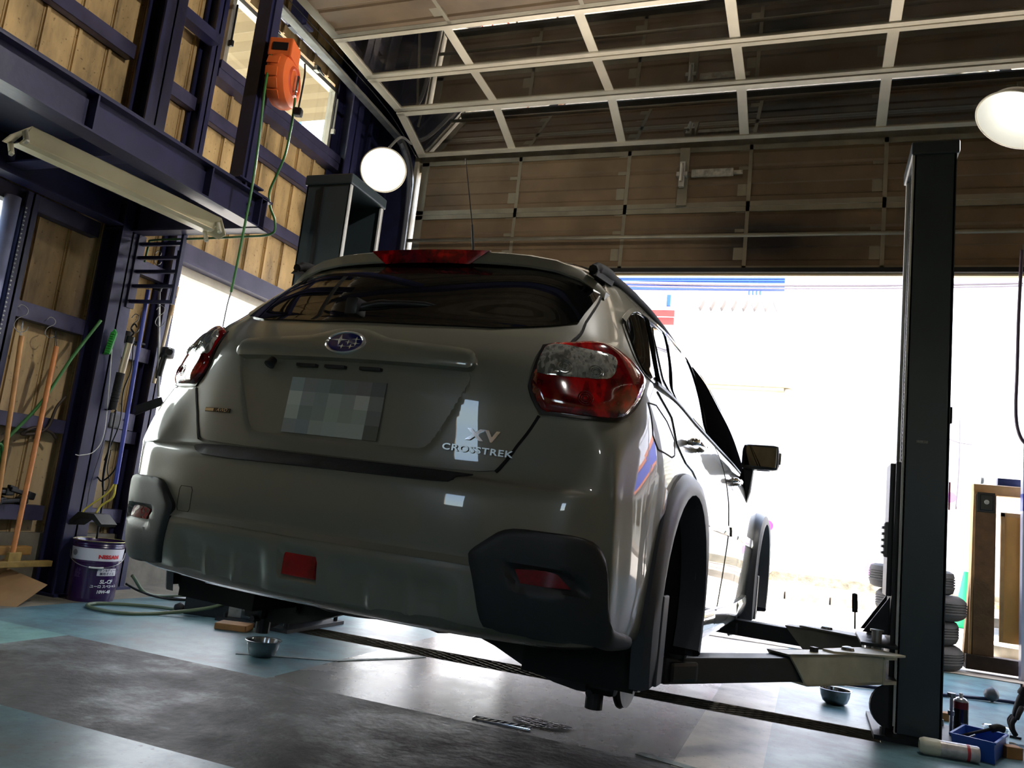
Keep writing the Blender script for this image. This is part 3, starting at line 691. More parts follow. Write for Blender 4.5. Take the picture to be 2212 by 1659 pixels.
def lens_pattern(m,dark,mid,hot,sc,stretch,amt=.35):
    b=m.node_tree.nodes['Principled BSDF']; tc=N(m,'ShaderNodeTexCoord'); mp=N(m,'ShaderNodeMapping'); mp.inputs['Scale'].default_value=stretch; L(m,tc.outputs['Object'],mp.inputs[0])
    v_=N(m,'ShaderNodeTexVoronoi'); v_.inputs['Scale'].default_value=sc; L(m,mp.outputs[0],v_.inputs['Vector'])
    n_=N(m,'ShaderNodeTexNoise'); n_.inputs['Scale'].default_value=9; n_.inputs['Detail'].default_value=3; n_.inputs['Distortion'].default_value=1.2; L(m,tc.outputs['Object'],n_.inputs[0])
    a_=N(m,'ShaderNodeMath'); a_.operation='MULTIPLY_ADD'; a_.inputs[1].default_value=amt; L(m,v_.outputs['Color'],a_.inputs[0]); L(m,n_.outputs[0],a_.inputs[2])
    r_=ramp(m,a_.outputs[0],[(.42,dark),(.60,mid),(.74,hot),(.9,mid)]); L(m,r_.outputs[0],b.inputs['Base Color'])
lens_pattern(redl,(72,2,7),(112,3,9),(205,12,14),60,(1,1,.4),.14)
lens_pattern(clr,(92,94,90),(124,126,122),(200,202,196),150,(1,1,.22),.3)
def Sn(u,v):
    u=np.asarray(u,float); v=np.asarray(v,float); e=.01
    P=S(u,v); a=S(np.clip(u+e,-16.99,16.99),v)-S(np.clip(u-e,-16.99,16.99),v); b=S(u,np.clip(v+e,0,17))-S(u,np.clip(v-e,0,17))
    n_=np.cross(a,b); n_/=np.maximum(np.linalg.norm(n_,axis=1,keepdims=True),1e-9); return P,n_
_t=Sn([0.],[8.])[1][0]; NSIGN=1 if _t[1]<0 else -1
def SN(u,v):
    P,n_=Sn(u,v); return P,n_*NSIGN
def chaikin(P,k=1,closed=True):
    for _ in range(k):
        Q=[]; n_=len(P)
        for i in range(n_ if closed else n_-1):
            a,b=np.array(P[i]),np.array(P[(i+1)%n_]); Q+= [tuple(a*.75+b*.25),tuple(a*.25+b*.75)]
        P=Q
    return P
def resample(P,d,closed=True):
    out=[]; n_=len(P)
    for i in range(n_ if closed else n_-1):
        a,b=np.array(P[i],float),np.array(P[(i+1)%n_],float)
        A3,B3=S([a[0]],[a[1]])[0],S([b[0]],[b[1]])[0]; k=max(1,int(np.linalg.norm(B3-A3)/d))
        for j in range(k): out.append(tuple(a+(b-a)*j/k))
    return out
def inpoly(x,y,P):
    c=False; n_=len(P)
    for i in range(n_):
        x1,y1=P[i]; x2,y2=P[i-1]
        if (y1>y)!=(y2>y) and x<(x2-x1)*(y-y1)/(y2-y1)+x1: c=not c
    return c
def edgedist(x,y,P):
    """metric distance array to polygon, P metric"""
    d=np.full(len(x),1e9); n_=len(P)
    for i in range(n_):
        a=np.array(P[i]); b=np.array(P[i-1]); ab=b-a; L2=max(ab@ab,1e-12)
        t=np.clip(((x-a[0])*ab[0]+(y-a[1])*ab[1])/L2,0,1); d=np.minimum(d,np.hypot(x-a[0]-t*ab[0],y-a[1]-t*ab[1]))
    return d
def patch(name,poly,m,off=.004,rim=.008,res=.03,d=.02,rnd=1,disp=None,mirror=False,parent=None,holes=(),label=None,dome=0,domew=.03,base=0):
    """conforming panel: polygon in surface coordinates, lifted off the body by off (+ disp), with a turned-in rim"""
    if mirror: poly=[(-u,v) for u,v in poly][::-1]; holes=[[(-u,v) for u,v in h][::-1] for h in holes]
    P=resample(chaikin(poly,rnd) if rnd else poly,d)
    us=[p[0] for p in P]; vs=[p[1] for p in P]
    cu,cv=sum(us)/len(us),sum(vs)/len(vs)
    e=.2; J=S([cu,cu+e,cu],[cv,cv,min(cv+e,16.9)]); su=np.linalg.norm(J[1]-J[0])/e; sv=np.linalg.norm(J[2]-J[0])/e
    verts=[(p[0]*su,p[1]*sv) for p in P]; edges=[(i,(i+1)%len(P)) for i in range(len(P))]
    HP=[]
    for h in holes:
        hp=resample(h,d); b0=len(verts); verts+=[(p[0]*su,p[1]*sv) for p in hp]; edges+=[(b0+i,b0+(i+1)%len(hp)) for i in range(len(hp))]; HP.append([(p[0]*su,p[1]*sv) for p in hp])
    nb=len(verts); Q=verts[:len(P)]
    du=res; gx=np.arange(min(q[0] for q in Q)+du/2,max(q[0] for q in Q),du); gy=np.arange(min(q[1] for q in Q)+du/2,max(q[1] for q in Q),du)
    X,Y=np.meshgrid(gx,gy); X=X.ravel(); Y=Y.ravel(); dd=edgedist(X,Y,Q)
    for x,y,t in zip(X,Y,dd):
        if t>du*.35 and inpoly(x,y,Q) and not any(inpoly(x,y,h) for h in HP): verts.append((x,y))
    r=delaunay_2d_cdt([Vector(v_) for v_ in verts],edges,[],1 if not holes else 3,1e-7)
    V2=[(v_.x,v_.y) for v_ in r[0]]; F=[tuple(f_) for f_ in r[2]]
    if holes: F=[f_ for f_ in F if inpoly(sum(V2[i][0] for i in f_)/3,sum(V2[i][1] for i in f_)/3,Q) and not any(inpoly(sum(V2[i][0] for i in f_)/3,sum(V2[i][1] for i in f_)/3,h) for h in HP)]
    uv=np.array([(a/su,b/sv) for a,b in V2]); P3,Nn=SN(uv[:,0],uv[:,1])
    o_=np.full(len(uv),off,float)
    ed=edgedist(np.array([a for a,b in V2]),np.array([b for a,b in V2]),Q)
    if dome: t=np.clip(ed/domew,0,1); o_+=dome*np.sqrt(1-(1-t)**2)
    if disp is not None: o_+=disp(P3,uv,ed)
    PP=P3+Nn*o_[:,None]
    me_v=[tuple(p) for p in PP]; faces=list(F)
    # rim: boundary edges
    cnt={}
    for f_ in F:
        for i in range(3):
            k=(f_[i],f_[(i+1)%3]); cnt[k]=1
    bd=[k for k in cnt if (k[1],k[0]) not in cnt]
    low={}
    for a,b in bd:
        for q in (a,b):
            if q not in low: low[q]=len(me_v); me_v.append(tuple(P3[q]+Nn[q]*(base-rim if rim<off+1e-9 and False else off-max(rim,off-base))))
        faces.append((b,a,low[a],low[b]))
    # orientation: face normals should agree with the surface normals
    f0=F[len(F)//2]; a,b,c=[PP[i] for i in f0]
    if np.cross(b-a,c-a)@Nn[f0[0]]<0: faces=[f_[::-1] for f_ in faces]
    me=bpy.data.meshes.new(name); me.from_pydata(me_v,[],faces); me.materials.append(m)
    me.polygons.foreach_set('use_smooth',[True]*len(me.polygons)); me.update()
    me.set_sharp_from_angle(angle=math.radians(38))
    o=bpy.data.objects.new(name,me); col.objects.link(o); o.parent=parent or car
    if label: o['label']=label
    return o
def strip(name,P,wd,m,off=.0012,h=.0,mirror=False,parent=None,closed=False,d=.015):
    """thin ribbon following a line on the surface"""
    if mirror: P=[(-u,v) for u,v in P]
    P=resample(P,d,closed)+([] if closed else [P[-1]]); uv=np.array(P); A3,Nn=SN(uv[:,0],uv[:,1]); n_=len(P); me_v=[];fc=[]
    for i in range(n_):
        a=A3[(i-1)%n_ if closed else max(i-1,0)]; b=A3[(i+1)%n_ if closed else min(i+1,n_-1)]; t=b-a; t/=max(np.linalg.norm(t),1e-9); s_=np.cross(Nn[i],t); s_/=max(np.linalg.norm(s_),1e-9)
        me_v+= [tuple(A3[i]+s_*wd/2+Nn[i]*off),tuple(A3[i]-s_*wd/2+Nn[i]*off),tuple(A3[i]-s_*wd/2+Nn[i]*(off-.004-h)),tuple(A3[i]+s_*wd/2+Nn[i]*(off-.004-h))]
    for i in range(n_ if closed else n_-1):
        a=4*i; b=4*((i+1)%n_)
        fc+=[(a,b,b+1,a+1),(a+1,b+1,b+2,a+2),(a+3,b+3,b,a)]
    me=bpy.data.meshes.new(name); me.from_pydata(me_v,[],fc); me.materials.append(m); me.update()
    o=bpy.data.objects.new(name,me); col.objects.link(o); o.parent=parent or car; return o
# ---------------------------------------------------------------- shell (with wheel openings)
ARC=[(.885,.43,.392),(3.525,.43,.392)]
U_=np.unique(np.concatenate([np.arange(-17,17.01,1/8.)])); V_=np.arange(0,17.01,1/6.)
UU,VV=np.meshgrid(U_,V_); PS=S(UU.ravel(),VV.ravel()).reshape(UU.shape+(3,))
bm=BM(); vv=[[bm.verts.new(tuple(PS[i,j])) for j in range(PS.shape[1])] for i in range(PS.shape[0])]
for i in range(PS.shape[0]-1):
    for j in range(PS.shape[1]-1):
        c=(PS[i,j]+PS[i+1,j+1])/2
        if abs(c[0])>.55 and any((math.hypot(c[1]-cy,c[2]-cz)<rr) or (abs(c[1]-cy)<rr and c[2]<cz) for cy,cz,rr in ARC): continue
        try: bm.faces.new((vv[i][j],vv[i][j+1],vv[i+1][j+1],vv[i+1][j]))
        except ValueError: pass
for v_ in [v_ for v_ in bm.verts if not v_.link_faces]: bm.verts.remove(v_)
bmesh.ops.remove_doubles(bm,verts=bm.verts,dist=.0008)
obj('body_shell',bm,paint,parent=car,smooth=True,label='olive grey painted body')
# ---------------------------------------------------------------- underbody
under=mat('underbody_black',(16,16,17),.7,noise=.3)
bm=BM(); bb(bm,-.70,.70,.42,4.2,.335,.38,bev=.015); bb(bm,-.18,.18,1.2,3.6,.28,.34,bev=.02); bb(bm,-.72,-.66,1.1,3.2,.26,.34); bb(bm,.66,.72,1.1,3.2,.26,.34); obj('floor_pan',bm,under,parent=car)
bm=BM(); lathe(bm,[(0,.205),(.14,.205),(.23,.23),(.26,.27),(.26,.34)],n=28,c=(-.16,.66,.06)); obj('spare_wheel_well',bm,under,parent=car,smooth=True)
bm=BM(); tube(bm,[(-.60,.42,.37),(-.45,.42,.365),(-.2,.43,.36)],.07,n=14,k=4); obj('muffler',bm,mat('muffler_steel',(60,56,52),.45,metal=.7,noise=.4),parent=car,smooth=True)
bm=BM(); lathe(bm,[(.0,-.13),(.09,-.12),(.13,-.05),(.13,.06),(.07,.13),(0,.13)],n=20,c=(0,.98,.33),axis=axis_to((0,1,0))); bb(bm,-.2,.2,.93,1.05,.28,.38,bev=.03); obj('differential',bm,under,parent=car,smooth=True,angle=50)
bm=BM(); bb(bm,-.48,.48,.84,.92,.33,.38,bev=.02); bb(bm,-.42,.42,1.15,1.22,.30,.36,bev=.02); obj('rear_subframe',bm,under,parent=car)
for s in (1,-1):
    # wheel arch liners
    for (cy,cz,rr),nm in zip(ARC,('rear','front')):
        bm=BM(); n_=26; A=[];B=[]
        for i in range(n_+1):
            t=PI*(i/n_)*1.0; y=cy-math.cos(t)*(rr-.006); z=cz+math.sin(t)*(rr-.006)
            A.append((s*.842,y,z)); B.append((s*.50,y,z))
        A=[(s*.835,cy-rr+.006,.22)]+A+[(s*.835,cy+rr-.006,.22)]; B=[(s*.5,cy-rr+.006,.22)]+B+[(s*.5,cy+rr-.006,.22)]
        va=[bm.verts.new(p) for p in A]; vb=[bm.verts.new(p) for p in B]
        for i in range(len(va)-1): bm.faces.new((va[i],va[i+1],vb[i+1],vb[i]))
        bm.faces.new(vb)
        obj('wheel_arch_liner',bm,mat('liner_black',(13,13,13),.85),parent=car)
    # hub with brake disc and studs, hanging low
    for cy in (.885,3.525):
        cz=.240
        bm=BM(); lathe(bm,[(.0,-.012),(.140,-.012),(.140,.0),(.085,.0),(.085,.035),(.07,.045),(.0,.045)],n=40,c=(s*.735,cy,cz),axis=axis_to((s,0,0))); dk=obj('brake_disc',bm,mat('disc_iron',(120,116,110),.3,metal=.85,noise=.3,nscale=30),parent=car,smooth=True,angle=30)
        bm=BM()
        lathe(bm,[(.0,.0),(.03,.0),(.03,.02),(0,.022)],n=16,c=(s*.78,cy,cz),axis=axis_to((s,0,0))); obj('hub_cap',bm,steel,parent=dk)
        for k in range(5):
            a=2*PI*k/5+.5; bm=BM(); p=Vector((s*.775,cy+math.cos(a)*.05,cz+math.sin(a)*.05)); cyl(bm,p,p+Vector((s*.042,0,0)),.0065,n=10); obj('wheel_stud',bm,steel,parent=dk)
        bm=BM(); lathe(bm,[(.0,0),(.15,.0),(.152,.006),(0,.006)],n=36,c=(s*.712,cy,cz+.006),axis=axis_to((s,0,0))); obj('backing_plate',bm,under,parent=car)
        bm=BM(); bb(bm,s*.69,s*.78,cy+.07,cy+.15,cz-.06,cz+.09,bev=.015); obj('brake_caliper',bm,mat('caliper',(70,66,60),.5,metal=.5,noise=.3),parent=car)
    # rear suspension: long lateral link, shock absorber, trailing arm
    bm=BM(); a,b_=Vector((s*.10,.78,.285)),Vector((s*.70,.76,.165))
    prism(bm,[(s*.12,.755,.285),(s*.28,.755,.303),(s*.37,.755,.305),(s*.48,.755,.288),(s*.58,.755,.262),(s*.66,.755,.23),(s*.70,.755,.19),(s*.69,.755,.15),(s*.60,.755,.145),(s*.52,.755,.155),(s*.41,.755,.185),(s*.30,.755,.228),(s*.22,.755,.250),(s*.12,.755,.252)],(0,.05,0)); obj('rear_lateral_link',bm,mat('link_black',(20,20,21),.5,noise=.2),parent=car)
    for x,z in ((.50,.215),(.17,.29),(.655,.18)):
        bm=BM(); cyl(bm,(s*x,.745,z),(s*x,.82,z),.018,n=12); cyl(bm,(s*x,.735,z),(s*x,.746,z),.011,n=6); obj('link_bolt',bm,dsteel,parent=car)
    bm=BM(); cyl(bm,(s*.655,.77,.10),(s*.655,.77,.19),.028,n=14); cyl(bm,(s*.655,.74,.155),(s*.655,.70,.155),.012,n=6); bb(bm,s*.63,s*.73,.72,.86,.15,.30,bev=.02); obj('knuckle',bm,dsteel,parent=car)
    bm=BM(); cyl(bm,(s*.50,.85,.20),(s*.50,.87,.52),.028,n=16); obj('shock_absorber',bm,black,parent=car,smooth=True,angle=40)
    bm=BM(); cyl(bm,(s*.43,.72,.27),(s*.43,.72,.42),.005,n=6); obj('sensor_rod',bm,black,parent=car)
    # mud flaps
    for cy,yy in ((.885,.50),(3.525,3.14)):
        bm=BM(); prism(bm,[(s*.60,yy,.33),(s*.84,yy,.50),(s*.893,yy+.01,.495),(s*.893,yy+.03,.30),(s*.875,yy+.035,.245),(s*.84,yy+.02,.225),(s*.70,yy,.225),(s*.63,yy,.25)],(0,.016,0)); bb(bm,s*.885,s*.897,yy,yy+.07,.25,.495,bev=.004); obj('mud_flap',bm,clad,parent=car)
bm=BM(); bb(bm,.487,.513,.815,.821,.40,.425); obj('shock_label',bm,mat('label_grey',(150,150,150),.5),parent=car)
text('shock_label_text','GL',.016,Matrix.Translation((.50,.8145,.412))@Matrix.Rotation(PI/2,4,'X'),black,parent=car,ext=.0003)
# ---------------------------------------------------------------- bumper
def mir(P): return P+[(-u,v) for u,v in P[::-1]]
BT=[(0,5.88),(1.2,5.9),(2.1,6.0),(2.36,6.13),(2.68,6.82),(2.97,7.30),(3.16,7.55),(4.32,7.58),(5.1,7.62),(5.45,7.72),(5.63,7.86),(6.21,7.27),(6.88,6.67),(7.20,6.24)]
BB=[(7.22,5.3),(6.98,4.5),(6.85,3.5),(6.7,2.6),(6.5,1.7),(6.2,1.5),(5.0,1.45),(3.9,1.42),(2.6,1.52),(1.9,1.56),(1.2,1.5),(.5,1.4),(0,1.38)]
def bump_disp(P3,uv,ed):
    x=np.abs(P3[:,0]); z=P3[:,2]; d=np.zeros(len(x))
    c=.536                                                # small ledge: the part below stands 9 mm proud
    t=np.clip((.533-z)/.006,0,1); d+=.009*t*(x<.54)
    # shallow scoops in the lower skid section
    for x0,x1 in ((.10,.44),):
        tt=np.clip((x-x0)/.04,0,1)*np.clip((x1+.03-x)/.05,0,1)*np.clip((.49-z)/.03,0,1)
        d-=.016*tt*np.clip((z-.36)/.05,.0,1)
    for xr in (.225,.335): d+=.012*np.exp(-((x-xr)/.012)**2)*np.clip((.47-z)/.05,0,1)*np.clip((z-.34)/.03,0,1)
    # recess for the centre fog lamp
    t=np.clip((.062-x)/.008,0,1)*np.clip((z-.418)/.006,0,1)*np.clip((.495-z)/.006,0,1); d-=.022*t
    return d
FULL=BT+BB
patch('rear_bumper',BT[::-1]+[(-u,v) for u,v in BT[1:]]+[(-u,v) for u,v in BB[:-1]]+[(u,v) for u,v in BB[::-1]],paint,off=.007,rim=.03,res=.011,d=.012,rnd=0,disp=bump_disp,label='olive grey painted rear bumper')
# bright upward-facing ledge across the bumper
uu=np.linspace(-2.40,2.36,80); A3,An=SN(uu,np.full(80,2.96)); B3,Bn=SN(uu,np.full(80,2.83)); me_v=[];fc=[]
for i in range(80): me_v+=[tuple(A3[i]+An[i]*.0078),tuple(B3[i]+Bn[i]*.0185),tuple(B3[i]+Bn[i]*.010)]
for i in range(79): fc+=[(3*i,3*i+3,3*i+4,3*i+1),(3*i+1,3*i+4,3*i+5,3*i+2)]
me=bpy.data.meshes.new('bumper_ledge'); me.from_pydata(me_v,[],fc); obj('bumper_ledge',me,paint,parent=car,smooth=False)
patch('bumper_step_pad',[(-2.11,5.03),(-1.76,4.72),(0,4.80),(1.17,4.86),(1.6,4.88),(1.79,4.95),(1.82,5.35),(1.92,5.75),(2.02,5.95),(0,5.92),(-2.05,5.95),(-2.2,5.4)],mat('step_pad',(30,32,36),.5,noise=.1,bump=.25,bscale=18),off=.012,rim=.006,res=.02,rnd=1)
# centre fog lamp
bm=BM(); bb(bm,-.056,.056,.036,.062,.422,.491,bev=.004); obj('centre_fog_lamp',bm,mat('fog_red',(170,10,18),.12,coat=1,noise=.6,nscale=14,emit=(140,8,12),estr=0),parent=car)
strip('tow_cover_seam',[(-2.15,3.58),(-1.88,3.58),(-1.85,3.5),(-1.85,3.04),(-1.88,2.96),(-2.15,2.96),(-2.18,3.04),(-2.18,3.5)],.0016,gapm,off=.0079,closed=True)
# corner cladding, left and right
CAP=[(2.21,3.01),(2.25,3.14),(2.48,3.39),(2.70,3.62),(2.98,3.71),(3.55,3.72),(4.28,3.74),(4.68,3.67),(4.94,3.43),(5.10,3.16),(5.34,2.71),(5.55,2.36),(5.72,2.19),(6.05,2.13),(6.5,2.08),(6.62,1.95),(6.6,1.65),(6.2,1.5),(5.0,1.5),(3.9,1.42),(2.62,1.52),(2.45,1.9),(2.33,2.53)]
POCK=[(.575,.545),(.70,.55),(.755,.525),(.765,.49),(.60,.488)]
def cap_disp(P3,uv,ed):
    x=np.abs(P3[:,0]); z=P3[:,2]
    ins=np.array([inpoly(a,b,POCK) for a,b in zip(x,z)]); dd=edgedist(x,z,POCK)
    return -.016*np.where(ins,np.clip(dd/.008,0,1),0)
for s in (0,1):
    patch('bumper_corner_cladding',CAP,clad,off=.018,rim=.02,res=.012,d=.012,rnd=1,disp=cap_disp,mirror=bool(s),dome=.008,domew=.02)
    patch('bumper_reflector',[(3.02,2.88),(3.66,2.93),(3.92,2.90),(4.22,2.68),(3.68,2.65),(3.14,2.65)],redd,off=.016,rim=.006,res=.02,rnd=0,mirror=bool(s))
# ---------------------------------------------------------------- tailgate
TG=[(0,6.06),(1.2,6.06),(2.05,6.13),(2.30,6.2),(2.42,6.42),(2.64,6.84),(2.94,7.30),(3.14,7.64),(2.96,7.98),(2.87,8.35),(2.93,8.8),(3.0,9.2),(3.12,9.66),(3.40,9.82),(3.83,9.98),(4.36,11.4),(5.0,12.36),(5.6,13.2),(5.75,14.0),(5.2,14.6),(3.5,14.8),(0,14.8)]
REC=[(0,1.035),(.398,1.03),(.39,.99),(.352,.90),(.328,.846),(.316,.822),(.30,.803),(.27,.796),(0,.79)]
RECF=REC+[(-x,z) for x,z in REC[::-1][1:-1]]
def tg_disp(P3,uv,ed):
    x=P3[:,0]; z=P3[:,2]
    ins=np.array([inpoly(a,b,RECF) for a,b in zip(x,z)]); dd=edgedist(x,z,RECF)
    q=np.clip(dd/.028,0,1); dep=.016+.034*np.clip((z-.80)/.2,0,1)
    t=np.where(ins,np.minimum(q*1.0,1),0)
    return -dep*t
patch('tailgate',TG[::-1]+[(-u,v) for u,v in TG[1:]],paint,off=.006,rim=.03,res=.0115,d=.012,rnd=0,disp=tg_disp,label='olive grey painted tailgate')
for s_ in (False,True):
    strip('tailgate_seam',[(5.5,13.15),(5.06,12.36),(4.42,11.4),(3.90,9.98)],.007,gapm,off=.0075,mirror=s_)
    strip('tailgate_seam',[(3.15,7.60),(2.955,7.29),(2.66,6.83),(2.43,6.40),(2.32,6.16)],.008,gapm,off=.0085,mirror=s_)
# garnish bar
BAR=[(0,9.56),(.22,9.52),(.45,9.30),(.62,9.20),(1.66,9.08),(1.80,8.98),(1.83,8.75),(1.76,8.55),(1.60,8.56),(0,8.60)]
bar=patch('tailgate_handle_bar',BAR+[(-u,v) for u,v in BAR[::-1][1:-1]],paint,off=.031,rim=.06,res=.012,d=.01,rnd=1,dome=.004,domew=.008,label='olive grey painted handle bar')
def surfM(u,v,off):
    P,n_=SN([u],[v]); a=S([u+.02],[v])[0]-S([u-.02],[v])[0]; a/=np.linalg.norm(a); n0=n_[0]; up=np.cross(n0,a)
    p=P[0]+n0*off
    return Matrix(((a[0],up[0],n0[0],p[0]),(a[1],up[1],n0[1],p[1]),(a[2],up[2],n0[2],p[2]),(0,0,0,1)))
# oval badge: chrome rim, blue field, one large and five small stars
Me=surfM(0,9.0,.037)@Matrix.Diagonal((1.18,1.2,1,1))
def mesh_at(name,bm,m,M,parent=car,smooth=False,angle=None,label=None):
    o=obj(name,bm,m,parent=parent,smooth=smooth,angle=angle,label=label); o.matrix_local=M; return o
bm=BM(); n_=48; 
for (r0,h0),(r1,h1) in zip(((1.10,-.01),(1.10,.002),(1.0,.005),(.93,.002)),((1.10,.002),(1.0,.005),(.93,.002),(.93,-.002))):
    A=[bm.verts.new((math.cos(2*PI*i/n_)*.052*r0,math.sin(2*PI*i/n_)*.0285*(r0+.1*(r0-1)),h0)) for i in range(n_)]; B=[bm.verts.new((math.cos(2*PI*i/n_)*.052*r1,math.sin(2*PI*i/n_)*.0285*r1,h1)) for i in range(n_)]
    for i in range(n_): bm.faces.new((A[i],A[(i+1)%n_],B[(i+1)%n_],B[i]))
emb=mesh_at('oval_badge',bm,mat('badge_rim',(215,215,215),.15,metal=.7),Me,smooth=True)
bm=BM(); c0=bm.verts.new((0,0,.004)); R_=[bm.verts.new((math.cos(2*PI*i/n_)*.049,math.sin(2*PI*i/n_)*.0268,.001)) for i in range(n_)]
for i in range(n_): bm.faces.new((c0,R_[i],R_[(i+1)%n_]))
obj('badge_field',bm,mat('badge_blue',(14,26,92),.12,coat=1),parent=emb,smooth=True)
bm=BM()
def star(bm,x,y,rx,ry,z=.006):
    c=bm.verts.new((x,y,z)); k=.16; P=[(rx,0),(rx*k,ry*k),(0,ry),(-rx*k,ry*k),(-rx,0),(-rx*k,-ry*k),(0,-ry),(rx*k,-ry*k)]
    R=[bm.verts.new((x+a,y+b,z-.003)) for a,b in P]
    for i in range(8): bm.faces.new((c,R[i],R[(i+1)%8]))
star(bm,-.016,.006,.028,.016)
for x,y in ((.030,.009),(.010,.000),(.032,-.003),(-.004,-.012),(.020,-.012)): star(bm,x,y,.014,.0075)
obj('badge_stars',bm,mat('star_silver',(226,222,210),.3,metal=.3),parent=emb)
# lettering
T1=surfM(2.03,6.95,.009)
text('model_letters','XV',.041,T1@Matrix.Rotation(-.02,4,'Z'),chrome,parent=car,ext=.0025,sx=1.45,bold=.0016,space=1.25,label='chrome letters')
T2=surfM(1.97,6.62,.009)
text('trim_letters','CROSSTREK',.024,T2@Matrix.Rotation(-.015,4,'Z'),mat('letter_chrome',(120,120,118),.25,metal=.9),parent=car,ext=.002,sx=1.38,bold=.0006,space=1.12,label='chrome letters')
T3=surfM(-1.98,6.98,.009)
bm=BM(); box(bm,(0,0,0),(.115,.013,.003),bev=.001); o=mesh_at('drive_badge',bm,mat('badge_black',(15,15,16),.2,coat=1),T3)
bm=BM(); box(bm,(-.036,.0,.002),(.04,.009,.002)); obj('badge_bar',bm,chrome,parent=o)
text('badge_text','AWD',.015,Matrix.Translation((.022,0,.0025)),chrome,parent=o,ext=.0008,shear=.4,sx=1.3)
# number plate, with its blurred grey blocks
pm=surfM(0,0,0)
TC=[['7c8685','6f716d','6c736e','606962','666663','64625f','51534f'],['a8aaa1','82837f','757e78','8c8f88','81837c','9c9d94','6a6963'],['9da096','70776f','787e75','89908333'[:6],'818579','868b81','5f5e5a'],['7b7d79','72787a','8a8d84','8c938b','91938a','90938a','4c4d44']]
Mp=Matrix(((1,0,0,-.012),(0,0,-1,.088),(0,1,0,.893),(0,0,0,1)))@Matrix.Rotation(-.06,4,'X')
bm=BM(); tones=[]; idx={}
pw,ph=.325,.165
for r_ in range(4):
    for c_ in range(7):
        h=TC[r_][c_]; rgb=tuple(int(h[i:i+2],16) for i in (0,2,4)); rgb=tuple(int(x*1.12+6) for x in rgb)
        if rgb not in idx: idx[rgb]=len(tones); tones.append(mat('plate_tone_%d'%len(tones),tuple(min(255,x) for x in rgb),.5))
        bb(bm,-pw/2+pw*c_/7,-pw/2+pw*(c_+1)/7,ph/2-ph*(r_+1)/4,ph/2-ph*r_/4,-.001,.003,mi=idx[rgb])
pl=mesh_at('number_plate',bm,tones,Mp,label='number plate blurred to grey squares')
# camera and plate lamps under the bar
bm=BM(); lathe(bm,[(0,-.014),(.012,-.012),(.014,0),(.016,.012),(0,.014)],n=16,c=(-.245,.070,1.012),axis=axis_to((0,-.6,-.8))); obj('reversing_camera',bm,black,parent=car,smooth=True,angle=40)
for x in (-.13,-.03,.09):
    bm=BM(); bb(bm,x-.035,x+.035,.082,.10,1.008,1.018,bev=.003); obj('plate_lamp',bm,black,parent=car)
# rear window and its black border
GL=[(0,10.2),(.75,10.17),(1.97,10.27),(2.81,10.66),(3.7,11.08),(4.12,11.26),(4.42,11.72),(4.85,12.3),(5.26,12.85),(5.5,13.2),(5.5,14.2),(3.0,14.6),(0,14.6)]
patch('rear_window',GL[::-1]+[(-u,v) for u,v in GL[1:]],tintg,off=.011,rim=.01,res=.03,d=.015,rnd=0)
strip('rear_window_heater_line',[(0,12.6),(2,12.6)],.0008,gapm,off=.012) if False else None
# wiper
bm=BM(); tube(bm,[(-.085,.225,1.222),(.0,.235,1.245),(.17,.250,1.245),(.33,.275,1.215)],.011,n=8,k=6,rr=[.016,.014,.011,.007,.005]); bb(bm,-.112,-.065,.195,.26,1.195,1.255,bev=.01)
wp=obj('rear_wiper',bm,mat('wiper_black',(18,19,24),.4),parent=car,smooth=True,angle=50)
bm=BM(); tube(bm,[(-.03,.228,1.212),(.15,.238,1.222),(.38,.268,1.195)],.006,n=6,k=6); obj('wiper_blade',bm,rubber,parent=wp)
# ---------------------------------------------------------------- rear spoiler with high brake lamp
bm=BM(); X=[-.61,-.585,-.53,-.45,-.36,-.28,-.21,-.1,0,.1,.21,.28,.36,.45,.53,.585,.61]
def yz(x):
    a=abs(x)/.61; yt=.455+.075*a**3; zt=1.503-.030*a**2-.085*a**8; return yt,zt
rings=[]
for x in X:
    y,z=yz(x); a=abs(x)/.61; th=.046-.014*a**6; lead=.80+.0*a
    rings.append([bm.verts.new(p) for p in ((x,y+.004,z-th),(x,y,z-th+.006),(x*1.0,y+.006,z-.006),(x,y+.016,z),(x*.985,y+.16,z+.024-.01*a),(x*.94,.86,1.545-.035*a**2-.03*a**6),(x*.94,.86,1.50-.03*a),(x*.97,y+.12,z-th+.004))])
for A,B in zip(rings,rings[1:]):
    for i in range(8): bm.faces.new((A[i],A[(i+1)%8],B[(i+1)%8],B[i]))
bm.faces.new(rings[0]); bm.faces.new(rings[-1][::-1])
for e in bm.edges: e.smooth=True
sp=obj('rear_spoiler',bm,paint,parent=car,smooth=True,angle=42,label='olive grey painted roof spoiler')
bm=BM(); rings=[]
for x in [-.225,-.2,-.1,0,.1,.2,.225]:
    y,z=yz(x); k=1 if abs(x)<.21 else .55
    xx=x if abs(x)<.21 else x
    rings.append([bm.verts.new(p) for p in ((x*(.72 if abs(x)>.15 else .9),y-.004,z-.050),(x,y-.006,z-.004),(x,y+.014,z+.003),(x*.9,y+.05,z+.006),(x*.7,y+.05,z-.045))])
for A,B in zip(rings,rings[1:]):
    for i in range(5): bm.faces.new((A[i],A[(i+1)%5],B[(i+1)%5],B[i]))
bm.faces.new(rings[0]); bm.faces.new(rings[-1][::-1])
obj('high_brake_lamp',bm,redl,parent=car,smooth=True,angle=35)
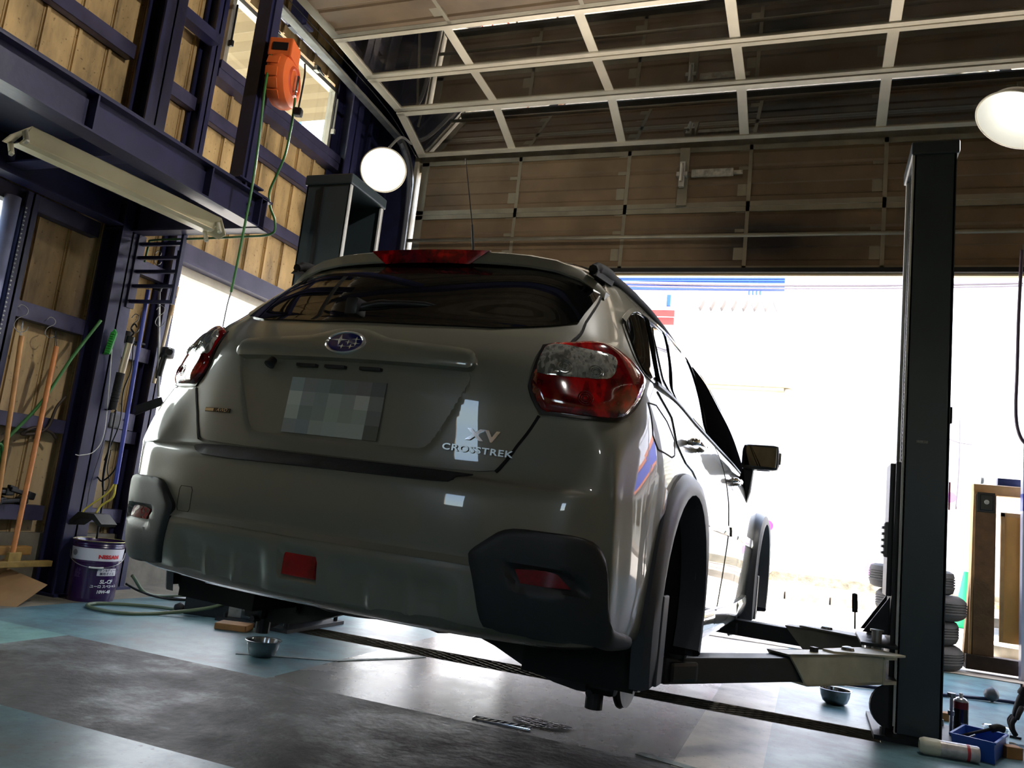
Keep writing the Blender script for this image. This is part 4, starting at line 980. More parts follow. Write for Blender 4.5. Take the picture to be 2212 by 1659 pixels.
# ---------------------------------------------------------------- tail lamps
LP=[(3.11,9.66),(3.42,9.82),(3.83,9.96),(4.15,10.10),(4.74,10.36),(5.20,10.26),(5.62,10.04),(5.87,9.90),(6.16,9.62),(6.34,9.36),(6.22,9.03),(5.98,8.57),(5.77,8.21),(5.55,7.90),(5.37,7.76),(5.06,7.70),(4.32,7.65),(3.6,7.65),(3.19,7.64),(3.07,7.82),(2.96,8.07),(2.89,8.30),(2.91,8.46),(3.0,8.92),(3.07,9.34)]
def shrink(P,k,kv=None):
    cu=sum(p[0] for p in P)/len(P); cv=sum(p[1] for p in P)/len(P); return [(cu+(u-cu)*k,cv+(v-cv)*(kv or k)) for u,v in P]
for s in (0,1):
    tl=thing('tail_lamp_unit',None,None) if False else None
    base=patch('tail_lamp',LP,mat('lamp_gasket',(10,8,9),.3,coat=.5),off=.010,rim=.03,res=.02,d=.012,rnd=0,mirror=bool(s))
    patch('red_lens',shrink(LP,.955,.945),redl,off=.013,rim=.01,res=.010,d=.010,rnd=1,mirror=bool(s),dome=.016,domew=.04,parent=base)
    patch('clear_lens',[(3.22,9.46),(3.5,9.58),(4.3,9.55),(4.9,9.60),(5.12,9.50),(5.10,9.15),(4.98,8.85),(4.8,8.72),(4.0,8.62),(3.10,8.58),(3.06,8.75),(3.13,9.1)],clr,off=.0305,rim=.012,res=.010,d=.01,rnd=1,mirror=bool(s),dome=.002,domew=.01,parent=base)
    for uu,vv_ in ((3.75,8.85),(4.55,8.85),(4.35,8.1)):
        Mx=surfM(uu*(-1 if s else 1),vv_,.034); bm=BM()
        for k in range(3): lathe(bm,[(.006+.006*k,0),(.0075+.006*k,.0015),(.009+.006*k,0)],n=20)
        o=obj('lens_ring',bm,clr if vv_>8.5 else redl,parent=base); o.matrix_local=Mx
# ---------------------------------------------------------------- side glass, doors, handles, trim (both sides)
def arc_uv(cy,cz,r,t0,t1,n_,side_u):
    """points on the body side at a circle in (y,z): solved numerically"""
    out=[]
    for i in range(n_+1):
        t=t0+(t1-t0)*i/n_; y,z=cy+r*math.cos(t),cz+r*math.sin(t)
        u,v=side_u,4.
        for _ in range(25):
            P=S([u,u+.02,u],[v,v,v+.02]); e=np.array([y-P[0,1],z-P[0,2]]); J=np.array([[P[1,1]-P[0,1],P[2,1]-P[0,1]],[P[1,2]-P[0,2],P[2,2]-P[0,2]]])/.02
            try: du=np.linalg.solve(J,e)
            except Exception: break
            u=float(np.clip(u+np.clip(du[0],-1,1),4.2,16)); v=float(np.clip(v+np.clip(du[1],-1,1),.1,12))
        out.append((u,v))
    return out
W1=[(6.20,12.05),(6.52,12.38),(7.0,12.84),(7.30,13.15),(7.20,12.2),(7.05,10.9),(6.98,10.0),(6.5,10.0),(6.38,10.6),(6.30,11.2),(6.25,11.7)]
W2=[(7.50,13.1),(7.85,13.35),(8.6,13.65),(9.3,13.75),(9.42,13.2),(9.50,11.8),(9.50,10.8),(9.48,10.15),(8.6,10.05),(7.75,10.0),(7.55,11.3)]
W3=[(9.75,13.78),(10.3,13.75),(11.2,13.55),(12.0,13.0),(12.8,12.1),(13.2,10.9),(12.3,10.4),(11.2,10.2),(9.72,10.15)]
DR=[(7.06,9.55),(7.50,8.80),(7.60,8.05),(7.95,7.55)]
for s in (0,1):
    mi_=bool(s); sg=-1 if s else 1
    a1=arc_uv(.885,.43,.47,1.35,-.35,14,8.6); 
    rear_door=DR+a1+[(9.2,2.35),(9.98,2.35),(10.02,3.4),(10.08,4.86),(9.96,6.7),(9.84,8.03),(9.72,9.75),(9.0,9.75),(8.0,9.72)]
    patch('rear_door',rear_door,paint,off=.004,rim=.016,res=.035,d=.02,rnd=0,mirror=mi_,label='olive grey painted rear door')
    patch('front_door',[(9.80,9.75),(9.90,8.03),(10.03,6.7),(10.15,4.86),(10.09,3.4),(10.04,2.35),(11.4,2.4),(12.0,3.4),(12.15,5),(12.3,7),(12.5,8.6),(12.5,9.7),(11.5,9.75)],paint,off=.004,rim=.016,res=.035,d=.02,rnd=0,mirror=mi_,label='olive grey painted front door')
    patch('window_surround',[(6.08,12.1),(6.45,12.55),(7.0,13.1),(7.7,13.65),(8.6,13.95),(9.6,14.05),(10.6,14.0),(11.6,13.75),(12.4,13.1),(13.3,11.6),(13.6,10.4),(12.3,10.0),(9.6,9.82),(6.6,9.78),(6.35,10.2),(6.15,11.4)],mat('window_trim_grey',(70,70,66),.25,coat=.6),off=.003,rim=.006,res=.04,rnd=1,mirror=mi_)
    patch('quarter_window',W1,tintg,off=.007,rim=.006,res=.04,rnd=1,mirror=mi_)
    patch('rear_door_window',W2,tintg,off=.007,rim=.006,res=.04,rnd=1,mirror=mi_)
    patch('front_door_window',W3,mat('cabin_shade',(10,10,11),1,spec=0),off=.007,rim=.006,res=.04,rnd=1,mirror=mi_)  # matte black sheet paints the cabin's shade behind an open window
    strip('pillar_seal',[(7.40,13.35),(7.34,12.2),(7.22,11.0),(7.12,10.0)],.040,mat('seal_matte',(8,8,8),1,spec=0),off=.0085,mirror=mi_)
    strip('pillar_seal',[(8.05,13.5),(8.05,12.2),(8.0,11.0),(7.95,10.0)],.030,mat('seal_matte',(8,8,8),1,spec=0),off=.0085,mirror=mi_)
    strip('pillar_seal',[(9.56,13.85),(9.60,12.2),(9.60,11.0),(9.60,10.05)],.045,mat('seal_matte',(8,8,8),1,spec=0),off=.0085,mirror=mi_)
    strip('window_top_trim',[(6.12,12.05),(6.5,12.5),(7.05,13.02),(7.7,13.5),(8.6,13.82),(9.6,13.92),(10.6,13.88),(11.6,13.6),(12.4,12.95)],.016,paint,off=.012,mirror=mi_)
    strip('belt_trim',[(7.05,9.88),(8.6,9.95),(9.6,10.0),(11.2,10.08),(13.1,10.5)],.014,black,off=.009,mirror=mi_)
    if not s:
        strip('fuel_door_seam',[(6.49,8.74),(6.93,8.89),(7.30,8.54),(7.53,8.10),(7.49,7.54),(7.37,7.39),(6.89,7.39),(6.67,7.75)],.004,gapm,off=.0015,closed=True)
    strip('rear_door_seam',DR,.006,gapm,off=.0012,mirror=mi_)
    # side moulding, one piece per door
    patch('door_moulding',[(8.74,5.75),(9.2,5.62),(9.97,5.40),(10.03,4.92),(9.4,5.05),(8.86,5.2)],paint,off=.016,rim=.02,res=.03,rnd=0,mirror=mi_,dome=.004,domew=.012)
    patch('door_moulding',[(10.12,5.38),(11.0,5.1),(12.05,4.85),(12.0,4.4),(11.1,4.6),(10.16,4.90)],paint,off=.016,rim=.02,res=.03,rnd=0,mirror=mi_,dome=.004,domew=.012)
    # sill garnish
    patch('sill_garnish',[(8.95,2.45),(9.4,2.3),(11.4,2.3),(11.9,2.45),(11.85,1.2),(11.0,.9),(9.6,.9),(9.0,1.2)],paint,off=.018,rim=.03,res=.03,rnd=1,mirror=mi_,dome=.014,domew=.05)
    # door handles
    for (u0,v0) in ((8.02,8.35),(9.72,8.0)) if False else ((8.30,8.35),(10.25,7.95)):
        Mh=surfM(sg*u0,v0,.0); bm=BM(); tube(bm,[(-.10*sg,0,.006),(-.08*sg,.002,.034),(.06*sg,.004,.036),(.10*sg,.0,.008)],.012,n=8,k=5,rr=[.009,.013,.013,.013,.009]); o=obj('door_handle',bm,chrome,parent=car,smooth=True); o.matrix_local=Mh
        bm=BM(); lathe(bm,[(0,.001),(.03,.001),(.036,.004)],n=20); o=obj('handle_cup',bm,black,parent=car); o.matrix_local=Mh
    # wheel arch flares
    for cy,su in ((.885,8.),(3.525,13.)):
        out=[];n_=22; ring=[]
        bm=BM(); A=[]
        for i in range(n_+1):
            t=PI+.42-(PI+.84)*i/n_
            ro=.458*(1-.030*math.cos(4*t))
            def xside(y,z):
                j=np.argmin(np.hypot(PS[:,:,1]-y,PS[:,:,2]-z)+10*(PS[:,:,0]<.3)); return PS.reshape(-1,3)[j,0]
            c_,s_=math.cos(t),math.sin(t)
            yo,zo=cy+ro*c_,.425+ro*s_; yi,zi=cy+.378*c_,.425+.378*s_
            xo=float(min(.858,xside(yo,max(zo,.42)))); 
            A.append([bm.verts.new(p) for p in ((sg*(xo-.02),yo,zo),(sg*(xo+.012),cy+(ro-.001)*c_,.425+(ro-.001)*s_),(sg*.882,cy+(ro-.016)*c_,.425+(ro-.016)*s_),(sg*.893,cy+(ro-.05)*c_,.425+(ro-.05)*s_),(sg*.890,yi,zi),(sg*.80,cy+.372*c_,.425+.372*s_))])
        for a_,b_ in zip(A,A[1:]):
            for i in range(5): bm.faces.new((a_[i],a_[i+1],b_[i+1],b_[i]))
        obj('wheel_arch_flare',bm,clad_f,parent=car,smooth=True,angle=30)
    # door mirror
    bm=BM(); bx=box(bm,(sg*.915,2.57,1.12),(.19,.10,.14),bev=.032); 
    for v_ in bm.verts:
        if v_.co.y>2.58: v_.co.x=sg*.915+(v_.co.x-sg*.915)*.8; v_.co.z=1.12+(v_.co.z-1.12)*.8
        if v_.co.x*sg<.93: v_.co.z-=.004
    dm=obj('door_mirror',bm,mat('mirror_housing',(20,20,22),.35,coat=.5),parent=car,smooth=True,angle=50)
    bm=BM(); prism(bm,[(sg*.83,2.57,1.065),(sg*.88,2.57,1.06),(sg*.87,2.60,.94),(sg*.855,2.60,.88),(sg*.80,2.62,.99)],(0,.05,0)); obj('mirror_stalk',bm,black,parent=dm)
    bm=BM(); box(bm,(sg*.918,2.518,1.12),(.155,.006,.105),bev=.002); obj('mirror_glass',bm,mat('mirror_silver',(120,124,126),.02,metal=1),parent=dm)
    bm=BM(); bb(bm,sg*1.008,sg*1.016,2.55,2.59,1.09,1.15,bev=.003); obj('mirror_lamp',bm,clr,parent=dm)
    # roof rail
    bm=BM(); tube(bm,[(sg*.572,.50,1.448),(sg*.575,.58,1.472),(sg*.580,.85,1.495),(sg*.588,1.2,1.508),(sg*.585,1.7,1.503),(sg*.57,2.05,1.488),(sg*.555,2.3,1.46)],.014,n=8,k=6,rr=[.016,.020,.015,.013,.013,.012,.010]); prism(bm,[(sg*.562,.49,1.43),(sg*.588,.49,1.425),(sg*.586,.52,1.460),(sg*.566,.52,1.464)],(0,.18,.022)); obj('roof_rail',bm,mat('roof_rail_grey',(20,19,19),.7,spec=.25),parent=car,smooth=True,angle=50)
# antenna
bm=BM(); cyl(bm,(0,.80,1.54),(0,.785,1.585),.012,.008,n=12); cyl(bm,(0,.787,1.58),(0,.735,1.70),.0055,.004,n=8); cyl(bm,(0,.735,1.70),(0,.61,1.905),.0022,.0018,n=6); obj('roof_antenna',bm,black,parent=car)
# ================================================================ TWO-POST LIFT
slate=mat('lift_slate_paint',(52,62,66),.38,noise=.12,nscale=3,bump=.05,bscale=60)
edge_w=mat('lift_edge_paint',(200,200,196),.45,noise=.15)
def lift_post(x0,x1,y0,y1,h,open_dir,label,lip=.03):
    """C-section post, mouth towards open_dir (+1 = +x)"""
    t=.012; root=thing('lift_post',label,'lift post',((x0+x1)/2,(y0+y1)/2,0),group='posts of the two-post lift')
    O=Vector(root.location)
    def put(o): o.matrix_parent_inverse=Matrix.Translation(-O); return o
    bm=BM(); xb=x0 if open_dir>0 else x1-t
    bb(bm,xb,xb+t,y0,y1,.02,h); bb(bm,x0,x1,y0,y0+t,.02,h,bev=.004); bb(bm,x0,x1,y1-t,y1,.02,h,bev=.004)
    put(obj('post_channel',bm,slate,parent=root))
    xm=x1-t if open_dir>0 else x0
    for a,b_ in ((y0,y0+lip),(y1-lip,y1)):
        bm=BM(); bb(bm,xm,xm+t,a,b_,.02,h); put(obj('channel_lip',bm,edge_w,parent=root))
    bm=BM(); bb(bm,x0-.012,x1+.012,y0-.012,y1+.012,h-.05,h+.02,bev=.01); put(obj('top_cap',bm,slate,parent=root))
    bm=BM(); bb(bm,x0-.09,x1+.09,y0-.10,y1+.08,0,.02); 
    for dx in (x0-.05,x1+.05):
        for dy in (y0-.06,y1+.04): cyl(bm,(dx,dy,.02),(dx,dy,.05),.014,n=6)
    put(obj('base_plate',bm,dsteel,parent=root))
    return root,put
pr,putR=lift_post(.398,.592,4.25,4.62,2.87,-1,'dark slate lift post right of the car, topped by a cap below the right lamp')
bm=BM(); bb(bm,.392,.400,4.252,4.262,.05,2.82); putR(obj('edge_trim',bm,edge_w,parent=pr))
bm=BM(); bb(bm,.45,.50,4.246,4.2495,1.352,1.366); putR(obj('rating_label',bm,mat('label_plate',(120,122,118),.4,noise=.5,nscale=120),parent=pr))
bm=BM(); bb(bm,.594,.604,4.27,4.30,1.46,1.54,bev=.004); putR(obj('release_catch',bm,dsteel,parent=pr))
bm=BM(); bb(bm,.596,.602,4.26,4.275,1.05,1.18); putR(obj('red_tag',bm,mat('tag_red',(200,30,50),.4),parent=pr))
# chain: alternating links
bm=BM()
for k in range(150):
    z=1.27+k*.0103; a=Vector((.405+.004*math.sin(k*.01),4.40,z))
    if z<2.80: bb(bm,a.x-(.006 if k%2 else .003),a.x+(.006 if k%2 else .003),4.40-(.003 if k%2 else .006),4.40+(.003 if k%2 else .006),z-.004,z+.0085)
putR(obj('lift_chain',bm,dsteel,parent=pr))
bm=BM(); cyl(bm,(.415,4.46,1.2),(.415,4.46,2.78),.014,n=12); putR(obj('hydraulic_hose',bm,black,parent=pr))
bm=BM(); lathe(bm,[(0,-.012),(.10,-.012),(.105,0),(.10,.012),(0,.012)],n=28,c=(.40,4.33,.12),axis=axis_to((0,1,0))); putR(obj('cable_pulley',bm,black,parent=pr))
# carriage of the right post with its bracket
ca=thing('lift_carriage','black sliding carriage on the right lift post with gusset and arm bracket','lift carriage',(.36,4.43,.40))
O1=Vector(ca.location)
def put1(o): o.matrix_parent_inverse=Matrix.Translation(-O1); return o
bm=BM(); bb(bm,.372,.397,4.29,4.58,.30,1.26,bev=.004); bb(bm,.35,.397,4.33,4.54,.62,1.255,bev=.004); put1(obj('carriage_body',bm,black,parent=ca))
bm=BM(); prism(bm,[(.37,4.33,.62),(.372,4.33,.44),(.255,4.33,.44)],(0,.012,0)); put1(obj('gusset',bm,dsteel,parent=ca)); bm=BM(); prism(bm,[(.37,4.50,.62),(.372,4.50,.44),(.255,4.50,.44)],(0,.012,0)); put1(obj('gusset',bm,dsteel,parent=ca))
bm=BM(); bb(bm,.24,.396,4.16,4.66,.395,.41,bev=.003); bb(bm,.24,.396,4.16,4.66,.245,.26,bev=.003); bb(bm,.37,.396,4.28,4.58,.25,.40); put1(obj('arm_bracket',bm,dsteel,parent=ca))
for y in (4.22,4.58):
    bm=BM(); cyl(bm,(.31,y,.26),(.31,y,.46),.022,n=14); cyl(bm,(.31,y,.46),(.31,y,.468),.03,n=14); put1(obj('pivot_pin',bm,steel,parent=ca))
bm=BM(); bb(bm,.335,.36,4.34,4.42,.80,.97,bev=.01)
for k in range(5): bb(bm,.325,.337,4.345,4.415,.815+k*.03,.828+k*.03)
put1(obj('door_guard_block',bm,mat('guard_grey',(120,120,118),.5,noise=.3),parent=ca))
bm=BM(); cyl(bm,(.225,4.40,.44),(.222,4.40,.53),.004,n=8); cyl(bm,(.222,4.40,.52),(.218,4.40,.60),.013,n=12); lathe(bm,[(.013,0),(.011,.008),(0,.012)],n=12,c=(.218,4.40,.60)); put1(obj('release_lever',bm,black,parent=ca))
# arms
armw=mat('arm_cream_paint',(196,190,165),.45,noise=.32,nscale=7,bump=.1,bscale=20)
def arm(A,Bp,label,h=.125,w=.12,split=.48,outer=None):
    A,Bp=Vector(A),Vector(Bp); d=(Bp-A); Ld=d.length; ang=math.atan2(d.y,d.x)
    r=thing('swing_arm',label,'swing arm',A,(0,0,ang),group='swing arms of the lift')  # one swing arm of the lift, pivoting at its post
    bm=BM(); x1=Ld*split; t=.01
    # outer box, cut slanted at its end, with open C at the pivot side
    for z0,z1,y0,y1 in ((h/2-t,h/2,-w/2,w/2),(-h/2,-h/2+t,-w/2,w/2),(-h/2,h/2,-w/2,-w/2+t),(-h/2,h/2,w/2-t,w/2)):
        prism(bm,[(0.02,y0,z0),(x1+(z0)*.9,y0,z0),(x1+(z1)*.9,y0,z1),(0.02,y0,z1)],(0,y1-y0,0))
    obj('outer_tube',bm,outer or armw,parent=r)
    bm=BM(); prism(bm,[(-.05,-w/2-.01,h/2+.001),(.05,-w/2-.01,h/2+.001),(.33,-w/2+.03,h/2+.001),(.33,w/2-.03,h/2+.001),(.05,w/2+.06,h/2+.001),(-.05,w/2+.05,h/2+.001)],(0,0,.008)); obj('top_plate',bm,outer or armw,parent=r)
    bm=BM(); lathe(bm,[(0,0),(.028,0),(.024,.012),(.012,.016),(0,.016)],n=16,c=(.20,0,h/2+.009)); obj('plate_bolt',bm,steel,parent=r)
    bm=BM(); bb(bm,-.06,.03,-w/2-.005,w/2+.005,h/2-.02,h/2); bb(bm,-.06,.03,-w/2-.005,w/2+.005,-h/2,-h/2+.014); bb(bm,.02,.035,-w/2-.004,w/2+.004,-h/2,h/2); obj('pivot_fork',bm,outer or armw,parent=r)
    bm=BM(); box(bm,((x1+Ld)/2-.08,0,0),(Ld-x1+.30,w*.80,h*.76),bev=.006); box(bm,(Ld-.02,0,-.004),(.14,.12,h*.6),bev=.015); obj('inner_tube',bm,black,parent=r)
    bm=BM(); bb(bm,x1-.18,x1-.155,-.012,.012,h/2,h/2+.02); obj('stop_pin',bm,dsteel,parent=r)
    bm=BM(); lathe(bm,[(0,h*.38),(.03,h*.38),(.03,h*.38+.012),(.055,h*.38+.014),(.06,h*.38+.028),(0,h*.38+.028)],n=24,c=(Ld,0,-.018)); obj('lift_pad',bm,rubber,parent=r)
    return r
arm((.30,4.10,.315),(-.46,3.13,.30),'cream painted swing arm from the right post to the sill behind the rear wheel arch')
arm((.30,4.66,.33),(-.42,4.78,.325),'darker far swing arm of the right post reaching under the front of the sill',h=.11,outer=mat('arm_darker_paint',(120,116,104),.5,noise=.4))  # far arm gets a darker, more mottled version of the cream
pl_,putL=lift_post(-3.142,-2.815,4.10,4.52,2.785,1,'dark slate lift post left of the car with pale edges, partly hiding the tan wall')
bm=BM(); bb(bm,-3.03,-3.005,4.088,4.10,.3,2.72); putL(obj('seam_groove',bm,black,parent=pl_))
bm=BM(); bb(bm,-2.97,-2.82,4.12,4.14,.1,2.5); putL(obj('inner_channel',bm,black,parent=pl_))
arm((-2.72,4.12,.35),(-1.98,3.22,.33),'swing arm of the left post under the car beside the tool tray',outer=black)
arm((-2.72,4.50,.35),(-2.02,4.75,.33),'far swing arm of the left post hidden mostly behind the car',outer=black)
bm=BM(); bb(bm,-2.80,-2.68,4.04,4.58,.27,.285); bb(bm,-2.80,-2.68,4.04,4.58,.415,.43); bb(bm,-2.83,-2.80,4.16,4.46,.27,1.2); obj('lift_carriage',bm,black,label='black carriage on the left lift post, low behind the car',cat='lift carriage')
# ================================================================ BAY LAMPS
def bay_lamp(name,loc,aim,R,label,power,lit_r=.085):
    M=axis_to(aim); r=thing(name,label,'lamp',loc,group='bell shaped workshop lamps'); 
    bm=BM(); prof=[(.03,-.21),(.045,-.19),(.06,-.15),(R*.62,-.11),(R*.86,-.06),(R*.97,-.015),(R,.0)]
    lathe(bm,prof,n=48,axis=M); lathe(bm,[(a*.985,b_+.003) for a,b_ in prof[2:]],n=48,axis=M)
    obj('shade',bm,mat('lamp_shade',(205,205,200),.35,noise=.05),parent=r,smooth=True)
    bm=BM(); lathe(bm,[(R-.002,-.003),(R+.006,0),(R-.002,.003),(R-.006,0),(R-.002,-.003)],n=48,axis=M); obj('shade_rim',bm,mat('rim_cream',(220,212,190),.3),parent=r,smooth=True)
    bm=BM(); lathe(bm,[(.02,-.14),(.06,-.12),(lit_r,-.08),(lit_r,-.05),(lit_r*.8,-.02),(lit_r*.4,-.004),(0.001,0)],n=32,axis=M); obj('bulb',bm,lamp_e,parent=r,smooth=True)
    bm=BM(); cyl(bm,M@Vector((0,0,-.21)),M@Vector((0,0,-.30)),.028,n=16); up=M@Vector((0,0,-.29)); tube(bm,[up,up+Vector((-.03,.0,.05)),up+Vector((-.02,.03,.12))],.012,n=6,k=4); lathe(bm,[(0,-.02),(.03,-.02),(.03,.02),(0,.02)],n=16,c=up+Vector((.08,0,.05)),axis=axis_to((0,1,0))); beam(bm,up+Vector((-.02,0,.11)),up+Vector((.08,0,.05)),.012,.012); obj('lamp_holder',bm,steel,parent=r)
    l=bpy.data.lights.new(name+'_light','SPOT'); l.energy=power; l.spot_size=math.radians(150); l.spot_blend=.6; l.shadow_soft_size=.08; l.color=(1,.96,.90)
    lo=bpy.data.objects.new(name+'_light',l); col.objects.link(lo); lo.parent=r; lo.location=M@Vector((0,0,.02)); lo.rotation_euler=Vector(aim).to_track_quat('-Z','Y').to_euler()
    return r
bay_lamp('workshop_lamp',(-3.43,5.42,3.46),(.42,-.62,-.62),.185,'lit bell lamp high in the corner above the left lift post',90)
bay_lamp('workshop_lamp',(.905,4.55,3.13),(-.45,-.25,-.92),.20,'lit bell lamp cut by the right picture edge above the right lift post',90)
bay_lamp('workshop_lamp',(.3,3.1,4.15),(-1,.05,-.36),.20,'added unseen bell lamp above the car, brightening the left wall',300)  # added lamp outside the view, put in to brighten the left wall
bay_lamp('workshop_lamp',(1.8,-2.2,4.6),(-.3,-.1,-1),.20,'added unseen bell lamp behind the viewpoint on the right, for fill light',60)  # second added lamp, out of view, for fill light in the room
bm=BM(); tube(bm,[(-3.52,5.6,3.75),(-3.6,5.9,4.0),(-3.9,6.6,4.3)],.012,n=6); obj('wall_bracket',bm,steel,label='thin steel arm carrying the corner lamp',cat='bracket')
bm=BM(); tube(bm,[(1.0,4.6,3.42),(1.6,4.7,3.7),(2.3,4.8,4.4),(2.3,4.8,5.3)],.01,n=6); obj('lamp_drop_cord',bm,black,label='black cord from which the right lamp hangs',cat='cord')
# ================================================================ THINGS ON THE LEFT WALL
wood=mat('broom_wood',(196,142,84),.5,noise=.25,nscale=14)
def rodthing(name,label,cat,P,r,m,parts=None,grp=None):
    root=thing(name,label,cat,P[-1],group=grp)
    O=Vector(P[-1]); bm=BM(); cyl(bm,Vector(P[0])-O,Vector(P[-1])-O,r,n=12); obj('handle',bm,m,parent=root,smooth=True,angle=40)
    return root,O
def shook(loc,s=1,label='wire hook',yaw=0):
    bm=BM(); P=[(-.035*s,0,.055*s),(-.01*s,0,.085*s),(.022*s,0,.07*s),(.02*s,0,.04*s),(-.015*s,0,.01*s),(-.025*s,0,-.03*s),(0,0,-.055*s),(.03*s,0,-.045*s),(.042*s,0,-.02*s)]
    tube(bm,P,.0028,n=6,k=5); o=obj('wire_hook',bm,steel,label=label,cat='hook',group='wire S-hooks of the left wall',smooth=True,loc=loc,rot=(0,0,yaw)); return o
shook((-4.42,3.32,1.60),1.15,'steel wire S-hook on the girt holding the left wooden broom',1.2)
shook((-4.42,3.52,1.60),.9,'steel wire S-hook on the girt holding the broom nearer the column',1.2)
r,O=rodthing('push_broom','wooden-handled broom hanging at the far left from a wire hook','broom',[(-4.37,3.31,1.51),(-4.33,3.36,.30)],.014,wood)
bm=BM(); tube(bm,[(-.045,-.06,1.21),(-.05,-.055,1.30),(-.03,-.06,1.21)],.002,n=5); obj('hang_loop',bm,steel,parent=r)
bm=BM(); bb(bm,-.03,.03,-.22,.24,-.05,.0,bev=.006); obj('broom_head',bm,mat('broom_head',(150,110,50),.7,noise=.4),parent=r)
r,O=rodthing('push_broom','orange-brown broom handle leaning just left of the navy column, with a wide low yellowish head','broom',[(-4.36,3.54,1.50),(-4.24,3.43,.235)],.0145,mat('broom_wood_red',(205,130,70),.45,noise=.25,nscale=14))
bm=BM(); tube(bm,[(-.125,.1,1.265),(-.13,.09,1.36),(-.12,.11,1.265)],.002,n=5); obj('hang_loop',bm,black,parent=r)
bm=BM(); bb(bm,-.02,.02,-.20,.26,-.045,-.01,bev=.004); bb(bm,-.015,.015,-.03,.05,-.02,.04,bev=.004); obj('broom_head',bm,mat('broom_head_yellow',(150,122,60),.6,noise=.4,nscale=20),parent=r)
# rung rack beside the column
rk=thing('rung_rack','navy welded rack of five horizontal rungs hanging under the mezzanine end','rack',(-4.1,3.95,2.0))
for z in (2.30,2.205,2.11,2.01,1.905):
    bm=BM(); bb(bm,-.185,.165,-.01,.012,z-2.0-.011,z-2.0+.011); obj('rung',bm,navy,parent=rk)
bm=BM(); bb(bm,.16,.18,-.012,.012,-.11,.56); obj('side_bar',bm,navy,parent=rk)
bm=BM(); bb(bm,-.19,-.178,-.03,.03,-.14,.36); obj('side_plate',bm,navy_l,parent=rk)
shook((-4.16,3.99,2.21),.7,'thin wire ring hook on the second rung of the navy rack',.3)
shook((-4.03,3.97,1.80),1.0,'long bright wire hook hanging from the lowest rung at the right',.2)
shook((-4.24,3.98,1.75),.9,'dark wire hook holding the inspection lamp beside the column',.2)
# blue-handled scrubber with yellow yoke
r,O=rodthing('floor_scrubber','blue-handled floor scrubber with yellow wire yoke and angled black head above the pail','floor scrubber',[(-4.17,3.97,1.99),(-4.10,3.93,.71)],.0135,mat('blue_handle',(60,72,160),.3,noise=.1))
bm=BM(); tube(bm,[(0,0,.02),(-.02,-.03,-.06),(-.10,-.10,-.17),(-.105,-.11,-.22)],.006,n=6); tube(bm,[(0,0,.02),(.0,.0,-.08),(-.05,-.03,-.14),(-.06,-.05,-.19)],.007,n=6); obj('yoke',bm,mat('yellow_wire',(214,196,84),.35,metal=.3),parent=r,smooth=True)
bm=BM(); prism(bm,[(-.20,-.12,-.255),(-.13,-.12,-.19),(.0,-.12,-.19),(.075,-.12,-.245),(.06,-.12,-.262),(-.01,-.12,-.225),(-.115,-.12,-.225),(-.19,-.12,-.275)],(0,.12,0)); obj('scrub_head',bm,mat('scrub_black',(34,34,26),.6,noise=.3,nscale=30),parent=r)
# squeegees
r,O=rodthing('squeegee','pale aluminium squeegee with a tan grip hanging by wire beside the doorway post','squeegee',[(-4.18,4.22,2.08),(-4.19,4.18,1.40)],.012,mat('pale_alu_pole',(196,180,150),.35,metal=.3,noise=.15))
bm=BM(); cyl(bm,(.005,.03,.48),(.01,.04,.69),.0155,n=12); obj('grip',bm,mat('tan_grip',(190,160,120),.6),parent=r)
r,O=rodthing('squeegee','thin silver pole with a black blade at its foot, beside the tan-grip squeegee','squeegee',[(-4.17,4.06,2.02),(-4.05,4.10,1.30)],.009,steel)
bm=BM(); beam(bm,(-.12,-.05,-.10),(.02,.02,-.02),.02,.05); beam(bm,(-.12,-.055,-.13),(.02,.015,-.045),.004,.02); obj('blade',bm,rubber,parent=r)
bm=BM(); cyl(bm,(-.12,-.04,.71),(-.115,-.04,.745),.016,n=12); bb(bm,-.16,-.13,-.05,-.03,.715,.74); obj('top_cap',bm,black,parent=r)
# green cable clip / inspection lamp / hanging leads on the column face
bm=BM(); 
for k in range(9): bb(bm,-.014+.002*(k%2),.014,-.02,.01,-.075+k*.016,-.063+k*.016,bev=.003)
prism(bm,[(-.018,-.012,-.085),(.016,-.012,-.075),(.02,-.012,.065),(.0,-.012,.09),(-.016,-.012,.05)],(0,.02,0)); o=obj('green_clamp',bm,mat('green_plastic',(38,150,52),.35),label='bright green plastic clamp hanging on the column face',cat='clamp',loc=(-4.262,3.84,1.60),rot=(0,.12,.4))
il=thing('inspection_lamp','black-handled tubular inspection lamp with metal guard hanging beside the column','inspection lamp',(-4.235,3.93,1.32),(0,.06,0))
bm=BM(); tube(bm,[(-.0,0,-.14),(.0,0,-.12),(0,0,.10)],.024,n=14,k=3,rr=[.028,.024,.024,.026]); 
for k in range(7): lathe(bm,[(.024,0),(.027,.004),(.024,.008)],n=14,c=(0,0,-.09+k*.022))
obj('handle',bm,rubber,parent=il,smooth=True,angle=40)
bm=BM(); cyl(bm,(0.006,0,.10),(.012,0,.30),.021,n=14); obj('guard',bm,mat('lamp_guard',(200,190,165),.3,metal=.6),parent=il,smooth=True,angle=40)
bm=BM(); cyl(bm,(.012,0,.30),(.014,0,.345),.024,n=14); tube(bm,[(.014,0,.345),(.03,0,.37),(0,0,.40),(.02,0,.43),(.045,0,.41)],.005,n=6); obj('lamp_hook',bm,black,parent=il)
bm=BM(); tube(bm,[(0,0,-.14),(-.03,0,-.145),(-.055,0,-.16),(-.05,0,-.20)],.006,n=6); obj('cord_stub',bm,black,parent=il)
